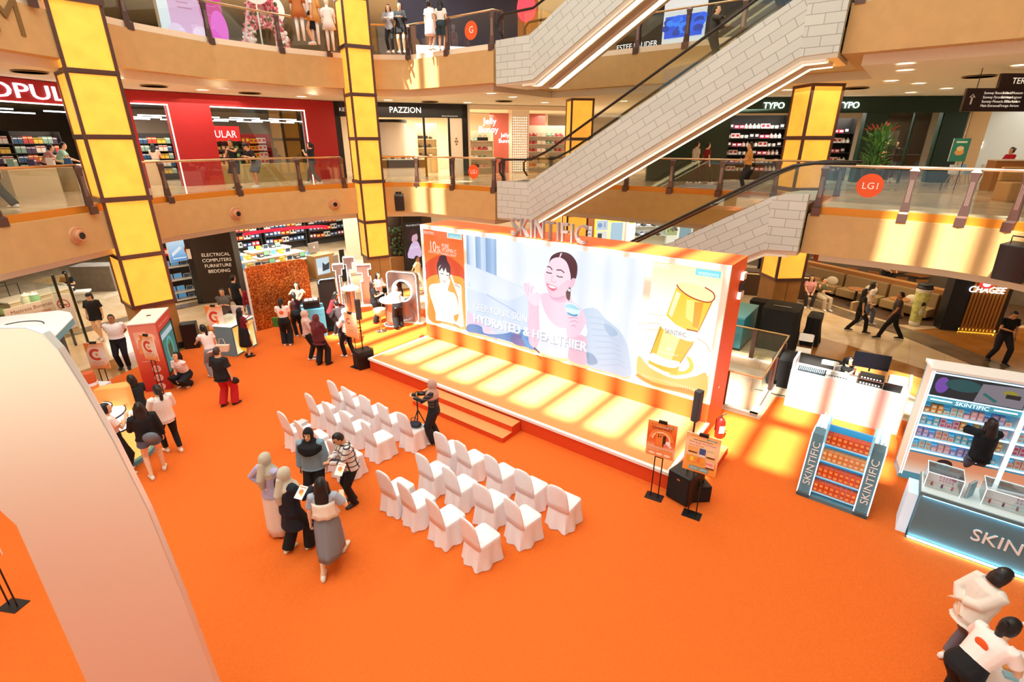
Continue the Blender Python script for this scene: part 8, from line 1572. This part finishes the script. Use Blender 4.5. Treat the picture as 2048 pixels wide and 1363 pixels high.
TY = [(.16, .14, .2, 'f4f0e8', '2a2a2a', 'bottle'), (.18, .14, .2, 'e8e4dc', 'b02030', 'box'), (.18, .16, .13, 'f0f0ee', None, 'mug'), (.2, .14, .2, '1c1c1e', 'e8e8e8', 'box'), (.2, .16, .14, 'd8486a', 'ffffff', 'box'), (.16, .14, .2, 'f0d8d0', None, 'bottle')]
shelf_unit(PT, t1[0]+.05, t1[1]+.4, L1, (.4, .75, 1.1, 1.45, 1.8, 2.2), .4, '1a1612', 'stationery_shelf', 'dark shelf wall packed with white and pink goods left of the right lantern column', 'shelf', TY, 'stationery_item', 'stationery item', 'stationery', 'the left stationery wall', y0=1.2, top=2.75)
t3 = fb(PT, 1660, 1716, 240, 360)
shelf_unit(PT, t3[0], t2[0]+.1, L1, (.4, .8, 1.2, 1.6, 2.0), .4, '1a1612', 'stationery_shelf', 'dark shelf of notebooks between the right lantern column and the green wall', 'shelf', TY[::-1], 'stationery_item', 'stationery item', 'stationery', 'the right stationery wall', y0=.8, top=2.6)
shelf_unit(PT, e1[0]+.3, e1[0]+1.5, L1, (.5, 1.0, 1.5), .4, '3a2a1c', 'shop_shelf', 'warm lit shelf inside the dark green shop window', 'shelf', [(.2, .14, .24, 'e8b070', 'b85a20', 'box'), (.2, .14, .2, '8a4a2a', 'f0d0a0', 'box')], 'boxed_goods', 'boxed goods', 'box', 'the green window shelf', y0=1.5, top=2.1)
# pale cafe with the 65 sign
m = MB(); m.box(-.35, .25, -.05, .3, 0, hh, mat('f0cf9c', .6)); m.box(.25, 3.2, 1.2, 1.4, 0, hh, mat('d8ded8', .6)); m.box(3.2, 3.6, .9, 1.5, 0, hh, mat('f4d8ba', .6)); m.box(3.6, 8.6, 1.4, 1.6, 0, hh, mat('b9c8cc', .6)); m.box(4.6, 8, 1.2, 1.38, 0, 1.9, mat('8a7040', .6)); struct('wall_cafe', m, (*PX.p0, L1), PX.rz)
h_ = Plane(PX.W(0, 1.15), PX.W(1, 1.15)).hit(1951, 292); m = MB(); m.text('65', h_[0], h_[1]-.12, .42, mat('ffffff', .4, emit=2.5), y=0, depth=.03, shear=.15); tag(obj('number_sign', m, None, (*PX.W(0, 1.15), 0), PX.rz), 'glowing white number 65 on the pale wall of the gallery cafe', 'sign')
wc = mat('cfdce8', .5)
def shell_chair(px, py, c, lb):
    x_, y_ = P(px, py, L1); r = thing('shell_chair', lb, 'chair', (x_, y_, L1), .5); m = MB(); m.lathe([(.2, .44), (.24, .47), (.25, .6), (.23, .6), (.21, .48)], 0, 0, mat(c, .5), 16); m.loft([[(.23*math.cos(t_), .23*math.sin(t_)+.01*k_, z_) for t_ in [PI*.1+PI*.8*q/8 for q in range(9)]]+[(.21*math.cos(t_), .21*math.sin(t_)+.01*k_, z_) for t_ in [PI*.9-PI*.8*q/8 for q in range(9)]] for k_, z_ in enumerate((.5, .65, .8))], mat(c, .5)); obj('shell', m, r, smooth=True, auto=50)
    for sx in (-1, 1):
        for sy in (-1, 1): m = MB(); m.tube([(sx*.1, sy*.1, .45), (sx*.2, sy*.2, 0)], .015, mat('c89850', .5), 6); obj('leg', m, r)
for k, (px, py, c) in enumerate(((1903, 372, 'e8ecee'), (1921, 370, 'a8cdf0'), (1966, 370, 'e8e0d0'))): shell_chair(px, py, c, ('white', 'pale blue', 'cream')[k]+' shell chair with wooden legs at the gallery cafe')
m = MB(); m.box(0, 3.2, 0, .7, 0, 1.02, mat('a8682c', .5)); m.box(-.03, 3.23, -.05, .75, 1.02, 1.06, mat('e8d8c0', .4)); q_ = P(1975, 382, L1); tag(obj('cafe_counter', m, None, (*q_, L1), -.35), 'wooden cafe counter behind the right gallery railing', 'counter')
m = MB(); m.box(0, 1.8, 0, .8, 0, .55, mat('b88a58', .6)); m.box(0, 1.8, .65, .8, .55, .95, mat('c89a60', .6)); q_ = P(2010, 405, L1); tag(obj('lounge_sofa', m, None, (*q_, L1), -.3, bevel=.04), 'tan lounge sofa at the right edge of the lower gallery', 'sofa')
a = Art(0, .001); a.rect(0, .55, 0, .75, '3a8a78'); a.disc(.28, .3, .15, 'e8a860', rz=.1); a.disc(.28, .42, .12, 'f0d8a0', rz=.08); a.rect(.1, .45, .6, .66, 'd8ecd8'); a.mb.box(0, .55, .003, .03, 0, .75, WHITE); [a.mb.tube([(x_, .05, -1.0), (x_+.02, .02, .2)], .015, BLACK, 5) for x_ in (.05, .5)]; q_ = P(1878, 382, L1); tag(obj('menu_easel', a.mb, None, (*q_, L1+1.0), -.1), 'green menu board on an easel before the green shop window', 'easel')
# potted plant behind the rail, beside the LG1 sign
q_ = P(1735, 384, L1); r = thing('potted_plant', 'tall bushy plant with red tips in a dark tapered pot behind the rail', 'plant', (*q_, L1)); m = MB(); m.lathe([(.2, 0), (.34, .75), (.3, .76)], 0, 0, mat('1c1614', .4), 20); obj('pot', m, r, smooth=True, auto=40)
m = MB(); rnd = random.Random(11); g1 = mat('2f6a2c', .5); g2 = mat('4a8a3a', .5); g3 = mat('b83a30', .5)
for k in range(300):
    a_ = rnd.random()*6.28; ti = rnd.random()*1.1; L_ = .22+rnd.random()*.22; z0 = .75+rnd.random()*1.25; rr_ = .38*rnd.random(); d = Vector((math.cos(a_)*math.sin(ti), math.sin(a_)*math.sin(ti), math.cos(ti))); b_ = Vector((math.cos(a_)*rr_, math.sin(a_)*rr_, z0)); s_ = Vector((-math.sin(a_), math.cos(a_), 0))*.035
    m.add([b_, b_+d*L_*.5+s_, b_+d*L_-Vector((0, 0, .06)), b_+d*L_*.5-s_], [(0, 1, 2, 3)], g3 if z0 > 1.85 and k % 2 else (g1, g2)[k % 2])
m.tube([(0, 0, .7), (.03, 0, 1.9)], .025, mat('4a3424', .7), 6); obj('foliage', m, r)['kind'] = 'stuff'
# direction signs hanging from the ceilings
def dsign(px0, px1, py, z, lines, lb, y=None, tall=.55):
    x0, y0 = P(px0, py, z); x1, _ = P(px1, py, z); w = x1-x0; r = thing('direction_sign', lb, 'sign', ((x0+x1)/2, y0, z)); m = MB(); m.box(-w/2, w/2, 0, .08, -tall, 0, mat('2a120c', .4)); obj('board', m, r, bevel=.01)
    m = MB(); n_ = len(lines)
    for k, (l, rr_) in enumerate(lines): zz = -.14-.1*k; m.text(l, -w/2+.45, zz, .085, mat('f6eee0', .5, emit=.6), y=-.006, align='LEFT'); wd = text_mesh(rr_)[2]*.085; m.text(rr_, w/2-.3-wd, zz, .085, mat('f6eee0', .5, emit=.6), y=-.006, align='LEFT')
    m.box(-w/2+.16, -w/2+.2, -.006, 0, -.38, -.16, WHITE); m.slab([(-w/2+.1, -.22), (-w/2+.26, -.22), (-w/2+.18, -.13)], -.006, 0, WHITE); obj('lettering', m, r); m = MB(); [m.tube([(a_, .04, 0), (a_, .04, .5)], .01, BLACK, 5) for a_ in (-w*.35, w*.35)]; obj('hanger', m, r); return r
sg = dsign(1936, 2072, 176, 7.6, [('Sunway Resort Hotel', 'Suite / Museum'), ('Sunway Pyramid Hotel', 'Sunway Lagoon'), ('Sunway Pinnacle / The Link', 'Blue Atrium'), ('Main Entrance', 'Orange Atrium')], 'dark hanging direction sign under the upper gallery at the right')
m = MB(); m.box(-.1, 1.6, .0, .08, 0, .34, mat('2a120c', .4)); m.text('TERRACE', .2, .1, .2, mat('f0e0c8', .5, emit=.8), y=-.006, align='LEFT'); obj('top_board', m, sg)
dsign(848, 951, -6, 12.45, [('Sunway Lagoon Hotel', 'Sunway Resort Hotel'), ('Sunway Pyramid West', 'Sunway Pyramid Hotel'), ('Orange Entrance West', 'Sunway Medical Link'), ('The Pavement', 'Main Entrance')], 'dark hanging direction sign above the upper gallery railing', tall=.6)
# downlights, speakers grilles in the soffit
dl = None; k = 0
for i, (px, py) in enumerate(((235, 157), (405, 181), (445, 176), (603, 194), (628, 189), (776, 201), (935, 206), (983, 188), (1026, 195), (1090, 206), (1248, 203), (1782, 163), (1810, 142), (1811, 129), (1838, 168), (1893, 178), (1822, 186), (2042, 132), (1575, 181))):
    x_, y_ = P(px, py, 8.04)
    if dl is None: m = MB(); m.cyl(0, 0, -.02, 0, .16, mat('fff2d8', .4, emit=5), 20); m.lathe([(.16, -.025), (.2, -.025), (.2, 0)], 0, 0, WHITE, 20); dl = obj('downlight', m, None, (x_, y_, 8.03)); o = dl
    else: o = dl.copy(); COL.objects.link(o); o.location = (x_, y_, 8.03)
    tag(o, 'round ceiling downlight over the lower gallery, %s counting from the left' % NTH[i], 'lamp', 'downlights over the lower gallery')
for i, (px, py) in enumerate(((60, 145), (308, 173), (500, 187), (860, 204), (1008, 203), (1712, 177), (1958, 154))):
    x_, y_ = P(px, py, 8.03); m = MB(); [m.lathe([(r_, -.012), (r_+.05, -.012)], 0, 0, mat('a8845c', .6), 24, 0) for r_ in (.08, .2, .32)]; m.cyl(0, 0, -.008, 0, .4, mat('b89468', .6), 24); tag(obj('ceiling_vent', m, None, (x_, y_, 8.035)), 'round slotted ceiling vent over the lower gallery, %s from the left' % NTH[i], 'vent', 'ceiling vents over the lower gallery')
# ------------------------------------------------------------------ upper gallery
UB = Plane((-14, 19), (-6.5, 27.5)); a = Art(.9, .002); HG = 3.2
def up(x0, x1): return UB.hit(x0, 30)[0], UB.hit(x1, 30)[0]
for x0, x1, cs, nm, lb in ((312, 333, ['e8f0f8', 'f4f8fc', 'd8e4f0'], 'white_panel', 'narrow white glowing panel left of the pink display wall'), (333, 398, ['f8c8f0', 'e8b8e0', 'd8a0d0', 'e4b4dc'], 'pink_panel', 'pale pink display panel with faint writing on the upper gallery'), (396, 438, ['f060c8', 'd83098', 'c82080', 'd03888'], 'magenta_panel', 'bright magenta display panel on the upper gallery')):
    a0, a1 = up(x0, x1); a = Art(1.0, .002); a.grad(0, a1-a0, 0, HG, cs)
    if nm == 'pink_panel': [a.rect(.3, (a1-a0)*.7-.1*(k % 2), 1.2+.16*k, 1.23+.16*k, 'c07898') for k in range(7)]; [a.disc((a1-a0)*t_, .35, .3, 'fbe0fa', rz=.35) for t_ in (.12, .85)]
    if nm == 'magenta_panel': [a.arc((a1-a0)*.5, 1.2+.3*k, .4, .02, 'e878b8', 20, 300) for k in range(3)]; a.disc((a1-a0)*.75, .7, .3, 'f060d8', rz=.6)
    a.mb.box(0, a1-a0, .004, .3, 0, HG, WHITE); tag(obj(nm, a.mb, None, (*UB.W(a0, -.3), LG), UB.rz), lb, 'panel')
q_ = UB.W(up(492, 492)[0], -1.4); r = thing('flower_letter', 'tall standing letter A covered in pink and white flowers', 'flower sculpture', (*q_, LG), UB.rz)
fl = MB(); rnd = random.Random(9); cols = [mat(c, .7) for c in ('c86070', 'e8a0a8', 'f4d0d4', 'f6f0f0', 'b04058', 'e07888', '4a6a3a')]
for k in range(900):
    t_ = rnd.random(); sd_ = k % 3
    if sd_ < 2: x_ = (-1 if sd_ else 1)*(.75-.72*t_)+rnd.uniform(-.17, .17); z_ = t_*2.6
    else: x_ = rnd.uniform(-.35, .35); z_ = .95+rnd.uniform(-.15, .15)
    ci = rnd.choice((0, 1, 2, 4, 5, 6, 0, 5)) if z_ > .7 or rnd.random() < .3 else rnd.choice((2, 3, 3, 1)); y_ = rnd.choice((-.17, -.15, -.12, .15)); fl.ball((x_, y_, z_), .05+.025*rnd.random(), cols[ci], 6, 4, (1, .7, 1))
for sx in (-1, 1): fl.loft([[(sx*.9, -.12, 0), (sx*.6, -.12, 0), (sx*.6, .12, 0), (sx*.9, .12, 0)], [(sx*.2, -.12, 2.6), (-sx*.05, -.12, 2.6), (-sx*.05, .12, 2.6), (sx*.2, .12, 2.6)]], cols[2])
obj('flowers', fl, r)['kind'] = 'stuff'
for k, (px, rad, zz) in enumerate(((470, .55, 1.95), (518, .5, 1.5))): m = MB(); m.loft([[(rad*math.cos(2*PI*j_/32), y_, zz+rad*math.sin(2*PI*j_/32)) for j_ in range(32)] for y_ in (-.03, .03)], mat('f2ece8', .5)); m.tube([(0, 0, 0), (0, 0, zz-rad)], .03, WHITE, 6); a_ = up(px, px)[0]; tag(obj('round_board', m, None, (*UB.W(a_, -1.9+.8*k), LG), UB.rz), ('white round board on a pole left of the flower letter', 'white round board right behind the flower letter')[k], 'board')
def mannequin(px, py, c, lb):
    x_, y_ = P(px, py, LG); r = thing('mannequin', lb, 'mannequin', (x_, y_+1.0, LG)); mm = mat('f0e4d8', .4); X = Vector((1, 0, 0)); Y = Vector((0, 1, 0)); m = MB(); m.loft([ell(Vector((0, 0, z_)), X, Y, a_, b_) for z_, a_, b_ in ((.9, .16, .11), (1.1, .13, .09), (1.3, .17, .11), (1.38, .17, .09), (1.42, .06, .05), (1.5, .05, .05))], mm); m.ball((0, 0, 1.6), .1, mm, 12, 8, (.8, 1, 1.2)); [m.tube([(sx*.09, 0, .9), (sx*.1, 0, 0)], [.08, .04], mm, 8) for sx in (-1, 1)]; [m.tube([(sx*.18, 0, 1.36), (sx*.24, .02, .9)], [.05, .03], mm, 8) for sx in (-1, 1)]; obj('figure', m, r, smooth=True)
    m = MB(); m.loft([ell(Vector((0, 0, z_)), X, Y, a_, b_) for z_, a_, b_ in ((.7, .26, .2), (.95, .19, .14), (1.1, .16, .12), (1.3, .2, .13), (1.39, .19, .11))], mat(c, .8)); [m.tube([(sx*.18, 0, 1.36), (sx*.23, .02, 1.1)], [.065, .06], mat(c, .8), 8) for sx in (-1, 1)]; obj('garment', m, r, smooth=True)
mannequin(580, 70, 'b8682c', 'headless looking mannequin in brown dress left of the walking woman'); mannequin(612, 78, 'd89a50', 'mannequin in mustard dress behind the walking woman'); mannequin(645, 92, 'f2e6dc', 'mannequin in white blouse near the middle lantern column')
sc_ = mat('3c3850', .5); m = MB(); m.box(0, 5.5, 0, .3, 0, 3.3, sc_); m.box(.6, 4.8, -.02, 0, .05, .5, mat('e8f2fa', .4, emit=.9)); m.text('OWNDAYS', 2.9, .15, .35, BLACK, y=-.03); tag(obj('dark_shop_front', m, None, (*P(800, 60, LG+1), LG), .25), 'dark blue shop front with a low white sign behind the leaning women', 'shop front')
m = MB(); m.box(-.5, .5, 0, .3, 0, 3.2, mat('c8803c', .6)); m.box(-1.2, -.5, .05, .25, 0, 3.2, mat('6a3a1c', .6)); m.loft([[(.4*math.cos(2*PI*k/24), y_, 2.0+.5*math.sin(2*PI*k/24)) for k in range(24)] for y_ in (-.06, 0)], mat('e83848', .4, emit=1.5)); q_ = P(1055, 40, LG+1.2); tag(obj('toy_shop_front', m, None, (q_[0], q_[1]+2, LG), 0), 'brown shop front with round red glowing sign behind the top escalator', 'shop front')
UC = Plane(W(.6, 14.6), W(8.5, 14.0)); r = thing('phone_shop_front', 'black shop front with a blue glowing screen behind the upper railing', 'shop front', (*UC.p0, LG), UC.rz)
u1 = UC.hit(1325, 50); u2 = UC.hit(1400, 50); m = MB(); m.box(-1, UC.len, .3, .6, 0, 3.4, BLACK); m.box(u1[0]-.1, u2[0]+.1, .25, .3, 0, 3.3, mat('dfe8ee', .5, emit=.5)); obj('facade', m, r)
a = Art(1.2, .002); z0_, z1_ = UC.hit(1360, 72)[1]-LG, UC.hit(1360, 28)[1]-LG; a.rect(u1[0], u2[0], z0_, z1_, '0c50d8'); rnd = random.Random(2); [a.disc(u1[0]+rnd.random()*(u2[0]-u1[0]), z0_+.1+rnd.random()*(z1_-z0_-.2), .12+.1*rnd.random(), ('2a80f8', '0838a0', '1a60e8')[k % 3], rz=.12) for k in range(26)]; obj('blue_screen', a.mb, r, (0, .22, 0))
m = MB(); h_ = UC.hit(1293, 92); m.text('ESTEE LAUDER', h_[0]-.6, max(.4, h_[1]-LG), .3, mat('f0f4f8', .4, emit=1), y=.2); obj('lettering', m, r)
pM = Plane(LEFT_EDGE[2], LEFT_EDGE[3]); h_ = pM.hit(6, 62); m = MB(); m.text('M', h_[0], h_[1]-.05, 1.15, mat('8a7048', .4, .5), y=-.16, depth=.14); tag(obj('fascia_letter', m, None, (*pM.p0, 0), pM.rz), 'large bronze letter M with golden glow on the upper left fascia', 'letter')
# ------------------------------------------------------------------ bake the remeshed people
dg = bpy.context.evaluated_depsgraph_get()
for o in REMESH:
    me = bpy.data.meshes.new_from_object(o.evaluated_get(dg)); old = o.data; o.modifiers.clear(); o.data = me
    me.polygons.foreach_set('use_smooth', [True]*len(me.polygons))
    if not me.materials: me.materials.append(old.materials[0])
